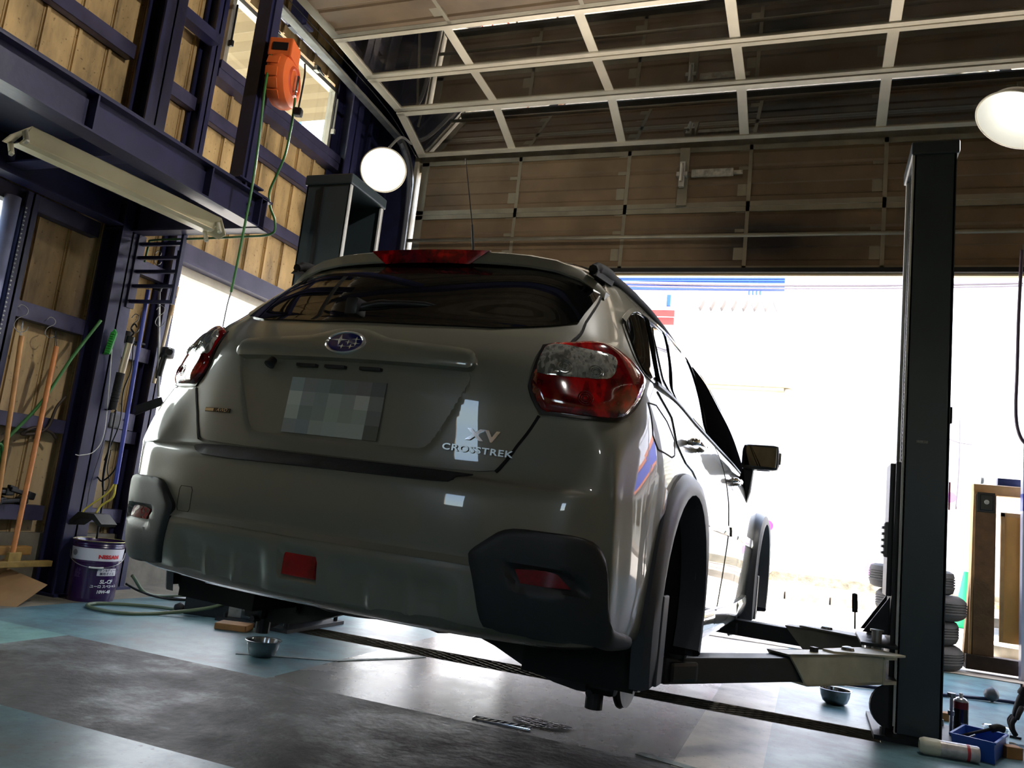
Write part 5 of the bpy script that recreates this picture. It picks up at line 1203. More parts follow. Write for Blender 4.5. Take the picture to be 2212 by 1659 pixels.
for i,(P,rr_,lb) in enumerate(((((-4.23,3.95,1.18),(-4.23,3.95,.95),(-4.24,3.96,.75),(-4.20,3.95,.6),(-4.19,3.95,.36)),.006,'black lead hanging from the inspection lamp down into the pail'),
    (((-4.20,3.96,1.62),(-4.19,3.97,1.45),(-4.22,3.97,1.3),(-4.20,3.97,1.1),(-4.25,3.97,.92),(-4.27,3.97,.85)),.004,'thin black wire beside the inspection lamp'),
    (((-4.17,3.98,1.02),(-4.15,3.98,.95),(-4.17,3.97,.80),(-4.24,3.96,.72),(-4.29,3.96,.74)),.005,'black cord curving from the switch box back to the column'),
    (((-4.21,3.97,1.05),(-4.26,3.97,.86),(-4.24,3.96,.70),(-4.20,3.96,.66),(-4.185,3.96,.72),(-4.22,3.96,.80),(-4.22,3.96,.92)),.0035,'thin black wire making a small loop near the wall'),
    (((-4.275,3.86,1.62),(-4.27,3.90,1.3),(-4.262,3.92,1.02),(-4.27,3.88,.90),(-4.29,3.80,.865),(-4.30,3.77,.865)),.003,'thin white wire bowing across the navy column face'),
    (((-4.275,3.95,1.1),(-4.272,3.93,.9),(-4.27,3.90,.7),(-4.27,3.90,.55)),.002,'hair-thin dark wire lying on the column face'))):
    hose('hanging_lead',P,rr_,black if i!=4 else mat('white_wire',(225,225,220),.4),lb,cat='cable',n=6)
# wire bundle hanging right of the rack
bm=BM()
for k in range(9):
    x=-3.955+.006*math.cos(k*1.9); y=3.97+.01*math.sin(k*2.3); L_=.30+.02*(k%3)
    tube(bm,[(x-.01,y,2.26),(x-.012+.004*k,y,2.1),(x-.02+.003*k,y,2.26-L_),(x-.005+.004*k,y,2.26-L_-.015),(x+.01,y,2.26-L_+.02),(x+.006,y,2.1),(x-.008,y,2.25)],.0028,n=5,k=5)
obj('wire_bundle',bm,black,label='bundle of black looped wires hanging on the right side of the rung rack',cat='cable bundle')
bm=BM(); box(bm,(0,0,0),(.07,.07,.08),bev=.02); cyl(bm,(.0,-.02,-.02),(-.02,-.02,-.16),.02,n=12); cyl(bm,(.03,-.03,.01),(.055,-.04,.0),.022,n=14); tube(bm,[(-.02,0,-.05),(-.06,0,-.09),(-.055,0,-.17),(-.03,0,-.13)],.008,n=6); obj('air_gun',bm,mat('tool_black',(26,26,24),.35,noise=.3),label='black pistol-grip air tool hanging in front of the doorway post',cat='air tool',loc=(-4.06,4.12,1.60),smooth=True,angle=45)
bm=BM(); lathe(bm,[(0,.045),(.03,.045),(.05,.03),(.065,.0),(.0,0)],n=20); box(bm,(.0,.06,.008),(.16,.07,.014),bev=.005); lathe(bm,[(.0,.045),(.03,.045),(.03,.075),(0,.08)],n=16); obj('rubber_boot',bm,rubber,label='black rubber cap lying on the short girt behind the blue handle',cat='rubber cap',loc=(-4.45,4.13,1.665),smooth=True,angle=40)
bm=BM(); box(bm,(0,0,0),(.08,.09,.10),bev=.012); o=obj('switch_box',bm,black,label='black switch box on the girt behind the blue handle at waist height',cat='switch box',loc=(-4.42,4.10,1.12))
bm=BM(); bb(bm,-4.46,-4.45,4.15,4.33,1.075,1.19); cyl(bm,(-4.45,4.24,1.14),(-4.44,4.24,1.14),.008,n=10); obj('mounting_plate',bm,navy_l,label='navy mounting plate with a hole beside the black switch box',cat='plate')
for i in range(3):
    bm=BM(); tube(bm,[(0,-.05+.01*i,0),(.015,0,.006),(0,.05,.0)],.012,n=8); obj('cable_tie_roll',bm,rubber,label=('front','middle','back')[i]+' one of the small dark cable ends lying left of the switch box',cat='cable end',loc=(-4.42+.005*i,4.02+.012*i,1.08+.012*i),smooth=True)
for i,(y,z,ry,lb) in enumerate(((3.35,.545,.0,'lower black clamp lying on the lowest girt at the left edge'),(3.52,.55,.1,'second lower black clamp lying on the lowest girt beside the broom handle'),(3.42,.60,.05,'upper black clamp stacked on the other two on the lowest girt'),(3.57,.605,-.2,'upper black clamp nearest the column on the lowest girt'))):
    bm=BM(); bb(bm,-.02,.02,-.08,.06,-.012,.012,bev=.006); bb(bm,-.025,.025,.05,.11,-.024,.02,bev=.008); bb(bm,-.012,.012,-.09,-.03,.008,.022,bev=.004); obj('battery_clamp',bm,mat('clamp_black',(30,30,32),.5,noise=.3),label=lb,cat='clamp',group='black clamps on the lowest girt',loc=(-4.46,y,z),rot=(ry,0,.05*i))
# green hose crossing to the coil at the left edge
hose('air_hose',[(-4.27,3.74,1.72),(-4.31,3.62,1.45),(-4.34,3.5,1.15),(-4.37,3.36,.92),(-4.38,3.28,.82)],.010,greenh,'green hose slanting down from behind the column to the coil at the far left')
bm=BM()
for k in range(5):
    P=[(-4.40+.012*k,3.27+.045*math.cos(t)+.008*k,.66+(.15+.01*k)*math.sin(t)+.006*k) for t in [i*2*PI/10 for i in range(11)]]
    tube(bm,P,.009,n=8,k=5)
obj('coiled_hose',bm,greenh,label='green hose coiled and knotted on the wall at the far left edge',cat='hose',smooth=True)
hose('wall_cable',[(-4.44,3.74,1.22),(-4.44,3.69,1.14),(-4.44,3.66,1.02),(-4.44,3.60,.97),(-4.45,3.5,.95),(-4.45,3.58,1.0),(-4.44,3.68,.985),(-4.44,3.73,.95)],.009,mat('old_cable',(58,46,38),.6),'thick brown-black cable looping out from behind the navy column')
bm=BM(); bb(bm,-.13,.13,-.14,.14,0,.004); bb(bm,-.13,-.126,-.14,.14,0,.1); obj('cardboard_sheet',bm,mat('cardboard',(150,118,80),.8,noise=.2),label='bent piece of brown cardboard on the floor at the left edge',cat='cardboard',loc=(-4.20,3.42,.07),rot=(.5,.25,.3))
# ================================================================ OIL PAIL
pa=thing('oil_pail','dark purple oil pail with a white band and wire handle beside the navy column','pail',(-4.125,3.92,0))
purple=mat('pail_purple',(48,22,70),.25,coat=.4); pwhite=mat('pail_white',(214,212,220),.3)
bm=BM(); prof=[(.132,.002),(.134,.0),(.134,.008),(.135,.012),(.140,.225)]; lathe(bm,[(0,.004),(.132,.004)]+prof,n=48); obj('pail_body',bm,purple,parent=pa,smooth=True,angle=30)
bm=BM(); lathe(bm,[(.1402,.225),(.143,.232),(.1435,.236),(.1415,.242),(.1420,.245)],n=48); obj('lower_bead',bm,purple,parent=pa,smooth=True)
bm=BM(); lathe(bm,[(.1425,.245),(.146,.318)],n=48); obj('white_band',bm,pwhite,parent=pa,smooth=True)
bm=BM(); lathe(bm,[(.146,.318),(.150,.325),(.147,.332),(.152,.338),(.149,.345),(.153,.352),(.156,.358),(.150,.360),(.147,.356),(.143,.30),(.136,.02)],n=48); obj('pail_rim',bm,purple,parent=pa,smooth=True,angle=50)
bm=BM(); lathe(bm,[(.150,.3585),(.1565,.3605),(.150,.3625),(.147,.3605),(.150,.3585)],n=48); obj('rim_edge',bm,mat('pail_gold',(196,186,120),.3,metal=.5),parent=pa,smooth=True)
bm=BM(); lathe(bm,[(0,.30),(.143,.30)],n=40); obj('waste_oil',bm,mat('oil_dark',(40,46,20),.1),parent=pa)
bm=BM(); t0=math.radians(-43); 
R_=.152; pts=[(R_*math.cos(t0+a),R_*math.sin(t0+a),.29-.085*math.cos(a*.95)**.8 if abs(a)<1.5 else .29) for a in [-1.55+3.1*i/14 for i in range(15)]]; tube(bm,pts,.0022,n=6,k=3); obj('wire_handle',bm,steel,parent=pa)
bm=BM(); pts=[(R_*math.cos(t0+a)+.001,R_*math.sin(t0+a),.29-.085*math.cos(a*.95)**.8) for a in (-.25,-.1,.1,.28)]; tube(bm,pts,.0055,n=8,k=3); obj('handle_grip',bm,white_p,parent=pa)
for a in (-1.0,):
    bm=BM(); lathe(bm,[(0,0),(.018,0),(.018,.004),(0,.005)],n=20,c=(.144*math.cos(t0+a),.144*math.sin(t0+a),.285),axis=axis_to((math.cos(t0+a),math.sin(t0+a),0))); obj('handle_boss',bm,mat('boss_grey',(110,110,115),.4),parent=pa)
def wrap_text(s,size,rad,ang,z,m,parent,sx=1,bold=.0,name='lettering',shear=0):
    cu=bpy.data.curves.new('tmp','FONT'); cu.body=s; cu.size=size; cu.align_x='CENTER'; cu.align_y='CENTER'; cu.offset=bold; cu.resolution_u=2; cu.shear=shear
    o=bpy.data.objects.new('tmp',cu); col.objects.link(o); dg=bpy.context.evaluated_depsgraph_get(); me=bpy.data.meshes.new_from_object(o.evaluated_get(dg)); bpy.data.objects.remove(o)
    bm=BM(); bm.from_mesh(me); bpy.data.meshes.remove(me)
    bmesh.ops.triangulate(bm,faces=bm.faces)
    for v_ in bm.verts:
        a=ang+v_.co.x*sx/rad; zz=z+v_.co.y; v_.co=Vector((rad*math.cos(a),rad*math.sin(a),zz))
    me=bpy.data.meshes.new(name); bm.to_mesh(me); bm.free(); me.materials.append(m); o=bpy.data.objects.new(name,me); col.objects.link(o); o.parent=parent; return o
redt=mat('brand_red',(200,30,40),.4); wt=mat('letter_white',(225,225,230),.4); dk_=mat('letter_dark',(45,40,70),.5)
ac=t0+math.radians(30)
wrap_text('NISSAN',.030,.1462,ac-.05,.270,redt,pa,sx=1.25,bold=.0014)
bm=BM()
for i in range(10):
    a0=ac-.43+.086*i; a1=a0+.086
    vs=[bm.verts.new((.1409*math.cos(a),.1409*math.sin(a),z)) for a,z in ((a0,.158),(a1,.158),(a1,.202),(a0,.202))]; bm.faces.new(vs)
obj('text_plate',bm,pwhite,parent=pa,smooth=True)
wrap_text('ガソリン&ディーゼル',.0185,.1416,ac,.190,dk_,pa,bold=.0004); wrap_text('兼用オイル',.0185,.1416,ac,.169,dk_,pa,bold=.0004)
wrap_text('SL-CF',.031,.1405,ac+.02,.122,wt,pa,bold=.0010,sx=1.05,shear=.1); wrap_text('ユーロ スペシャル',.021,.1398,ac,.094,wt,pa,bold=.0006); wrap_text('10W-40',.026,.1392,ac-.02,.062,wt,pa,bold=.001,shear=.1)
bm=BM()
for i in range(4):
    a0=t0-.95+.1*i; vs=[bm.verts.new((.1375*math.cos(a),.1375*math.sin(a),z)) for a,z in ((a0,.10),(a0+.1,.10),(a0+.1,.135),(a0,.135))]; bm.faces.new(vs)
obj('side_label',bm,mat('label_pale',(170,170,180),.5),parent=pa,smooth=True)
bm=BM()
for j in range(9):
    for i in range(3):
        a0=t0-.85+.09*i; vs=[bm.verts.new((.1402*math.cos(a),.1402*math.sin(a),z)) for a,z in ((a0,.145+.007*j),(a0+.085-.02*((i*j)%3),.145+.007*j),(a0+.085-.02*((i*j)%3),.1475+.007*j),(a0,.1475+.007*j))]; bm.faces.new(vs)
obj('fine_print',bm,mat('fine_print',(96,76,120),.5),parent=pa)
bm=BM(); lathe(bm,[(.1405,.222),(.1408,.225)],n=48); obj('white_line',bm,wt,parent=pa)
# ================================================================ FLOOR THINGS
bowlm=mat('stainless',(150,152,154),.18,metal=.95,noise=.1)
def bowl(loc,label,r=.085,h=.075,rot=(0,0,0)):
    bm=BM(); lathe(bm,[(0,.0),(.045,.0),(.062,.012),(.073,.04),(.078,h-.003),(r,h),(r+.002,h+.002),(r,h+.003),(.076,h),(.071,.042),(.06,.015),(.043,.004),(0,.004)],n=40)
    return obj('steel_bowl',bm,bowlm,smooth=True,label=label,cat='bowl',group='stainless bowls on the floor',loc=loc,rot=rot,angle=60)
bowl((-2.44,3.40,0),'small stainless bowl on the floor at the edge of the dark concrete, left of centre')
bowl((.165,4.86,0),'small stainless bowl on the pale floor below the cream lift arm',rot=(.0,.0,0))
# black oil puddle and worn strip
bm=BM(); P=[]; c=(-.985,3.235)
pd=[(.0,-.062),(.10,-.045),(.155,.02),(.12,.055),(.02,.062),(-.07,.06),(-.115,.03),(-.085,-.02)]
vs=[bm.verts.new((c[0]+a,c[1]+b_,.003)) for a,b_ in chaikin(pd,3)]; bm.faces.new(vs); obj('oil_puddle',bm,mat('oil_puddle',(14,16,18),.06,bump=.15,bscale=60),label='black oil puddle on the floor below the rear hub of the car',cat='puddle')
bm=BM(); bb(bm,-.12,.12,-.02,.02,0,.004,bev=.0015)
for k in range(8): beam(bm,(-.10+.028*k,-.018,.0045),(-.085+.028*k,.018,.0045),.004,.002)
o=obj('trim_strip',bm,chrome,label='bright ribbed metal strip lying on the floor beside the oil puddle',cat='metal strip',loc=(-1.09,3.135,.0),rot=(0,0,.05))
# tool tray left under the car
tt=thing('tool_tray','black open tool tray on the floor behind the left lift post','tool tray',(-3.32,4.20,0),(0,0,.25))
bm=BM(); bb(bm,-.20,.20,-.14,.14,0,.006); bb(bm,-.20,-.194,-.14,.14,0,.13); bb(bm,.194,.20,-.14,.14,0,.13); bb(bm,-.20,.20,-.14,-.134,0,.13); bb(bm,-.20,.20,.134,.14,0,.13); bb(bm,-.215,.215,-.155,-.138,.12,.135); bb(bm,-.215,.215,.138,.155,.12,.135); obj('tray_body',bm,black,parent=tt)
bm=BM(); bb(bm,.08,.16,-.146,-.141,.02,.09); obj('tray_label',bm,mat('tray_label',(130,128,120),.6,noise=.4,nscale=30),parent=tt)
bm=BM(); tube(bm,[(-.12,0,0),(-.04,0,.01),(.06,0,.0)],.012,n=8); obj('screwdriver',bm,mat('yellow_handle',(226,190,60),.4),label='yellow-handled screwdriver lying in the black tool tray',cat='screwdriver',loc=(-3.42,4.20,.145),rot=(0,.1,.3),smooth=True)
bm=BM(); tube(bm,[(-.05,0,0),(-.02,0,.05),(.03,0,.05),(.06,0,.0)],.04,n=12,k=5,rr=[.03,.045,.045,.03]); obj('work_glove',bm,mat('brown_cloth',(66,50,46),.9,noise=.4,nscale=30,bump=.4),label='brown work glove bunched on top of the black tool tray',cat='glove',loc=(-3.27,4.22,.15),smooth=True)
bm=BM(); tube(bm,[(-.06,0,0),(0,0,.02),(.08,0,.03)],.009,n=8); cyl(bm,(.08,0,.03),(.10,0,.04),.016,n=10); obj('wrench',bm,mat('pale_metal',(190,196,180),.3,metal=.4),label='pale wrench handle sticking out of the tool tray beside the glove',cat='wrench',loc=(-3.20,4.18,.15),rot=(0,-.2,-.3),smooth=True)
bm=BM(); bb(bm,-.004,.004,-.12,.12,0,.34)
for k in range(4):
    pass
o=obj('parts_board',bm,mat('parts_paper',(196,196,205),.6),label='pale board with a cut-out pattern standing behind the black tool tray',cat='board',loc=(-3.62,4.72,0),rot=(0,-.15,.9))
bm=BM(); bb(bm,-.13,.13,-.09,.09,0,.003); obj('paper_sheet',bm,mat('paper_white',(220,222,228),.6),label='white sheet of paper lying flat near the tool tray',cat='paper',loc=(-3.88,4.55,.004),rot=(0,0,.3))
hose('air_hose',[(-3.95,4.05,.16),(-3.98,4.25,.03),(-3.9,4.55,.012),(-3.62,4.6,.012),(-3.42,4.35,.05),(-3.28,4.18,.22),(-3.22,4.10,.12),(-3.30,4.02,.06),(-3.5,3.85,.012),(-3.62,3.66,.012),(-3.85,3.66,.012),(-3.92,3.80,.012),(-3.72,3.98,.012),(-3.52,4.02,.015)],.0105,mat('hose_olive',(92,104,80),.4),'olive green air hose lying in loops on the floor in front of the tool tray')
hose('ground_cable',[(-4.02,4.08,.10),(-3.98,4.18,.05),(-3.90,4.32,.01),(-3.75,4.5,.01),(-3.6,4.7,.01)],.007,rubber,'dark cable running along the floor from behind the pail')
bm=BM(); lathe(bm,[(0,-.03),(.018,-.025),(.03,0),(.018,.025),(0,.03)],n=20,axis=axis_to((1,.2,0))); obj('hose_stopper',bm,rubber,label='black rubber stopper ball on the olive hose near the tool tray',cat='hose stopper',loc=(-3.52,4.02,.03),smooth=True)
bm=BM(); bb(bm,-.09,.09,-.06,.06,0,.035,bev=.005); obj('wooden_block',bm,mat('block_wood',(168,116,62),.7,noise=.3,nscale=12),label='flat wooden block on the floor under the hub at the left of the car',cat='wooden block',loc=(-2.98,3.86,0),rot=(0,0,.3))
# right floor group
cn=thing('spray_can','white spray can lying on its side in front of the right lift post','spray can',(.585,4.045,.034),(0,0,.07))
bm=BM(); cyl(bm,(-.03,0,0),(.112,0,0),.033,n=28); lathe(bm,[(.033,.0),(.031,.006),(.0,.004)],n=28,c=(.112,0,0),axis=axis_to((1,0,0))); obj('can_body',bm,mat('can_white',(205,198,196),.3,metal=.2,noise=.35,nscale=30),parent=cn,smooth=True,angle=40)
bm=BM(); lathe(bm,[(.033,0),(.0345,.01),(.035,.06),(.029,.075),(.02,.078),(.018,.07),(0,.07)],n=28,c=(-.03,0,0),axis=axis_to((-1,0,0))); obj('can_cap',bm,mat('can_cap_cream',(214,212,190),.4),parent=cn,smooth=True,angle=50)
bm=BM(); lathe(bm,[(.0334,0),(.0334,.012)],n=28,c=(.07,0,0),axis=axis_to((1,0,0))); obj('red_band',bm,mat('band_red',(190,50,60),.4),parent=cn,smooth=True)
c2=thing('spray_can','dark red and black spray can standing upright behind the blue tray','spray can',(.715,4.58,0))
bm=BM(); lathe(bm,[(0,0),(.033,.0),(.033,.16)],n=28); obj('can_body',bm,mat('can_black',(26,18,20),.25,coat=.3,noise=.3,nscale=12),parent=c2,smooth=True,angle=40)
bm=BM(); lathe(bm,[(.0333,.128),(.0333,.16)],n=28); obj('red_band',bm,mat('can_red',(110,20,30),.3),parent=c2,smooth=True)
bm=BM(); lathe(bm,[(.033,.16),(.032,.165),(.022,.176),(.013,.18),(0,.18)],n=28); obj('can_dome',bm,mat('can_dome',(170,172,176),.25,metal=.6),parent=c2,smooth=True)
bm=BM(); lathe(bm,[(0,.18),(.009,.18),(.008,.198),(0,.20)],n=16); obj('spray_nozzle',bm,white_p,parent=c2,smooth=True,angle=40)
bm=BM(); a=math.radians(-70); lathe(bm,[(.0,0),(.012,0.0)],n=8) if False else None
wrap_text('TERO',.012,.0338,math.radians(-72),.062,wt,c2,name='can_lettering')
bt=thing('parts_tray','blue plastic tray with tools lying in it, in front of the spray can','tray',(.735,4.24,0),(0,0,-.35))
bm=BM(); w2,d2=.075,.13
for z0,k in ((0,0),):
    bb(bm,-w2,w2,-d2,d2,0,.004); 
    for sx_ in (-1,1): prism(bm,[(sx_*w2,-d2,0),(sx_*(w2+.008),-d2-.004,.085),(sx_*(w2+.004),-d2-.004,.085),(sx_*(w2-.004),-d2,0)],(0,2*d2+.004,0))
    for sy in (-1,1): prism(bm,[(-w2,sy*d2,0),(-w2-.006,sy*(d2+.006),.085),(-w2-.006,sy*(d2+.002),.085),(-w2,sy*(d2-.004),0)],(2*w2+.01,0,0))
bb(bm,-w2-.014,w2+.014,-d2-.012,-d2-.002,.08,.088); bb(bm,-w2-.014,w2+.014,d2+.002,d2+.012,.08,.088); bb(bm,-w2-.014,-w2-.004,-d2-.01,d2+.01,.08,.088); bb(bm,w2+.004,w2+.014,-d2-.01,d2+.01,.08,.088)
obj('tray_body',bm,mat('tray_blue',(30,78,170),.4,noise=.1),parent=bt)
bm=BM(); cyl(bm,(-.09,0,0),(.03,0,.045),.007,n=8); tube(bm,[(.03,0,.045),(.06,0,.055),(.085,0,.05)],.016,n=10,k=4); obj('wire_brush',bm,mat('brush_dark',(30,26,26),.7,noise=.3,nscale=60,bump=.4),label='dark wire brush sticking out of the blue tray',cat='brush',loc=(.755,4.26,.065),rot=(0,0,.25),smooth=True)
bm=BM(); cyl(bm,(-.05,0,0),(.02,0,.03),.004,n=6); obj('screwdriver',bm,steel,label='thin steel screwdriver lying in the blue tray',cat='screwdriver',loc=(.70,4.22,.05),rot=(0,0,.4))
glass_mat('clear_plastic',(244,246,247),gloss=1.2)
bm=BM(); lathe(bm,[(.0,.0),(.045,.0),(.055,.05),(.065,.06),(.064,.064),(.055,.055),(.044,.004),(0,.004)],n=32); obj('plastic_dome',bm,MATS['clear_plastic'],label='clear plastic lid on the floor behind the blue tray',cat='plastic lid',loc=(.875,4.62,0),rot=(0,0,0),smooth=True)
bm=BM(); bb(bm,-.035,.035,-.03,.03,0,.05,bev=.003); obj('wooden_block',bm,mat('block_wood'  ,(168,116,62),.7),label='small wooden block right of the blue tray',cat='wooden block',loc=(.87,4.30,0),rot=(0,0,.3))
bm=BM(); bb(bm,-.05,.03,-.03,.03,0,.04,bev=.003); obj('wooden_block',bm,mat('block_wood',(168,116,62),.7),label='small wooden block directly right of the post foot, behind the cans',cat='wooden block',loc=(.70,4.95,0),rot=(0,0,.1))
for i,(x,y,a,lb) in enumerate(((.93,4.52,-.4,'chromed combination wrench on the floor nearest the gloved hand'),(.99,4.60,.2,'chromed wrench on the floor touching the gloved hand'),(.60,4.72,.5,'small chromed fitting on the floor beside the post foot'))):
    bm=BM(); beam(bm,(-.05,0,.006),(.05,0,.006),.012,.006); lathe(bm,[(.007,0),(.014,0),(.014,.008),(.007,.008),(.007,0)],n=14,c=(-.058,0,.003)); lathe(bm,[(.007,0),(.015,0),(.015,.008),(.007,.008),(.007,0)],n=10,c=(.06,0,.003)); obj('wrench',bm,chrome,label=lb,cat='wrench',loc=(x,y,0),rot=(0,0,a))
bm=BM(); beam(bm,(-.04,0,.006),(.04,0,.008),.014,.012,bev=.003); obj('bolt_piece',bm,black,label='small black clip on the floor behind the clear lid',cat='clip',loc=(.97,4.78,0),rot=(0,0,-.5))
bm=BM(); bb(bm,-.006,.006,-.012,.012,-.03,.16,bev=.003); lathe(bm,[(0,0),(.018,0),(.018,.02),(0,.02)],n=14,c=(0,0,.16)); lathe(bm,[(0,0),(.014,0),(.014,.02),(0,.02)],n=14,c=(0,0,.08)); obj('grease_gun',bm,mat('gun_grey',(150,150,150),.3,metal=.6),label='slim grey metal tool standing at the left corner of the blue tray',cat='tool',loc=(.655,4.45,.03))
hose('electric_hose',[(-.2,5.50,.012),(.10,5.50,.012),(.50,5.62,.012),(.80,5.75,.012),(1.08,5.88,.014),(1.30,5.93,.012),(1.8,5.95,.012)],.011,mat('navy_hose',(28,36,66),.4),'dark blue hose lying across the floor behind the right lift post')
bm=BM(); lathe(bm,[(0,-.04),(.025,-.035),(.045,0),(.03,.03),(0,.035)],n=20,axis=axis_to((1,.3,0))); obj('hose_stopper',bm,mat('stopper_grey',(70,72,76),.5,noise=.2),label='grey rubber stopper ball on the dark blue hose right of the post',cat='hose stopper',loc=(1.08,5.87,.045),smooth=True)
# ================================================================ OUTDOORS (front)
asph=mat('street_asphalt',(178,172,162),.85,noise=.25,nscale=14,bump=.2,bscale=60)
bm=BM(); bb(bm,-30,30,7.0,60,-.06,-.004); obj('ground',bm,asph,kind='structure')
bm=BM(); bb(bm,-30,-4.7,-12,7.0,-.06,-.004); obj('ground_left',bm,mat('yard_concrete',(178,174,165),.85,noise=.2,nscale=6),kind='structure')
bm=BM(); bb(bm,-4.6,5.5,6.98,7.12,-.05,.006); obj('trim_30',bm,mat('threshold_concrete',(168,160,148),.8,noise=.3,nscale=10),kind='structure')
bm=BM(); bb(bm,-14,14,12.9,15.9,-.05,.10,bev=.01); 
obj('sidewalk',bm,mat('sidewalk_concrete',(128,118,108),.9,noise=.3,nscale=9,bump=.2),kind='structure')
for k in range(-9,10):
    bm=BM(); bb(bm,k*.62-.30,k*.62+.30,12.78,12.92,-.05,.12,bev=.012); obj('kerb_stone',bm,mat('kerb_concrete',(140,132,122),.85,noise=.35,nscale=10),label='pale concrete kerb stone of the row along the far side of the street',cat='kerb stone',group='kerb stones across the street')
# far white building
fw=mat('far_wall_white',(232,232,236),.6,noise=.04,nscale=3)
bm=BM(); bb(bm,-.50,14,15.9,16.1,.27,9); bb(bm,-14,-.58,15.95,16.15,.27,9)
obj('far_building',bm,fw,label='white panelled building across the street with pink and lilac dots',cat='building')
bm=BM(); bb(bm,-14,14,15.86,16.2,.05,.268); obj('building_plinth',bm,mat('plinth_mossy',(160,152,130),.9,noise=.6,nscale=7,bump=.4),label='stained low concrete plinth under the white building across the street',cat='plinth')
pipe=mat('pvc_grey',(205,202,198),.5)
bm=BM(); cyl(bm,(-.54,15.80,.42),(-.54,15.80,3.65),.055,n=16); cyl(bm,(-.54,15.80,.42),(-.80,15.66,.16),.055,n=16); cyl(bm,(-.54,15.80,2.62),(-.54,15.80,2.68),.07,n=16); obj('downpipe',bm,pipe,label='pale grey downpipe with a slanted foot on the white building',cat='pipe',smooth=True,angle=40)
bm=BM(); bb(bm,-6,-.45,15.66,15.9,3.66,3.80); bb(bm,-6,-.6,15.68,15.9,3.60,3.66); obj('gutter',bm,mat('gutter_beige',(170,160,130),.5),label='beige roof gutter of the lean-to on the white building',cat='gutter')
pink=mat('dot_pink',(214,70,150),.6); lil=mat('dot_lilac',(196,120,206),.6)
for x,z,r_,m_,lb in ((-.76,1.08,.105,pink,'pink dot on the white wall right beside the downpipe foot'),(-.05,.69,.095,lil,'lilac dot low on the white wall, right of the downpipe'),(1.04,.51,.11,lil,'lilac dot lowest on the white wall, left of the lift post'),(2.25,1.9,.09,lil,'faint lilac dot on the white wall behind the lift post'),
   (-1.5,1.9,.12,pink,'pink dot of the wall part hidden behind the car, upper right'),(-2.3,1.3,.11,pink,'pink dot of the wall part hidden behind the car, centre'),(-2.9,2.4,.13,pink,'pink dot of the wall part hidden behind the car, upper left'),(-3.7,1.6,.12,pink,'pink dot of the wall part hidden behind the car, lower left')):
    bm=BM(); cyl(bm,(x,15.895 if x>-.5 else 15.945,z),(x,15.885 if x>-.5 else 15.94,z),r_,n=40); obj('wall_dot',bm,m_,label=lb,cat='painted dot',group='dots on the white building')
bluep=mat('sign_blue',(40,74,180),.5)
sb=thing('blue_fascia','blue horizontal fascia band high on the white building, seen under the raised door','fascia',(-2.6,15.8,5.72))
for k,(z0,z1) in enumerate(((.10,.13),(.05,.085),(-.03,.035),(-.115,-.06))):
    bm=BM(); bb(bm,-2.6,1.90,0,.10,z0,z1); obj('blue_stripe',bm,bluep,parent=sb)
for k in range(4):
    bm=BM(); cyl(bm,(1.25+.07*k,-.0,-.15),(1.25+.07*k,.0,-.22),.018,n=8); obj('hanger',bm,bluep,parent=sb)
bm=BM(); bb(bm,-3.35,-2.78,15.80,15.86,4.87,5.16); bb(bm,-3.35,-2.78,15.79,15.80,5.005,5.02,mi=1); obj('red_sign',bm,[mat('sign_red',(190,48,40),.5),fw],label='red sign board on the white building above the car roof',cat='sign')
bm=BM(); bb(bm,-2.95,-2.87,15.78,15.84,5.24,5.48,bev=.01); obj('blue_sign',bm,bluep,label='small blue upright sign above the red sign board',cat='sign')
cg=mat('canopy_grey',(120,112,108),.6)
for k in range(8):
    x=-2.27+k*.208; bm=BM(); prism(bm,[(x-.08,15.6,5.34),(x+.08,15.6,5.34),(x+.015,15.6,5.19),(x-.01,15.6,5.16)],(0,.25,0)); obj('canopy_corbel',bm,cg,label='grey wedge-shaped corbel of the row under the blue fascia',cat='corbel',group='corbels under the blue fascia')
# cable bundle over the street
hose('overhead_cable',[(-14,14.6,5.6),(-4,14.6,5.37),(0,14.6,5.33),(4,14.6,5.42),(14,14.6,5.8)],.03,mat('cable_grey',(120,112,118),.7),'bundle of overhead cables crossing the street under the raised door edge',cat='cable')
hose('overhead_cable',[(-14,14.6,5.5),(-4,14.6,5.30),(0,14.6,5.27),(4,14.6,5.37),(14,14.6,5.75)],.018,mat('cable_grey',(120,112,118),.7),'thinner overhead cable just below the bundle crossing the street',cat='cable')
hose('wall_wire',[(2.1,15.85,2.95),(2.38,15.85,2.86),(2.7,15.85,2.85),(3.2,15.85,2.87)],.012,mat('cable_grey',(120,112,118),.7),'thin wire on the white wall right of the lift post',cat='cable')
hose('wall_wire',[(2.36,15.85,3.3),(2.37,15.85,2.9),(2.36,15.85,2.2),(2.33,15.85,1.7)],.014,mat('cable_grey',(120,112,118),.7),'vertical wire on the white wall right of the lift post',cat='cable')
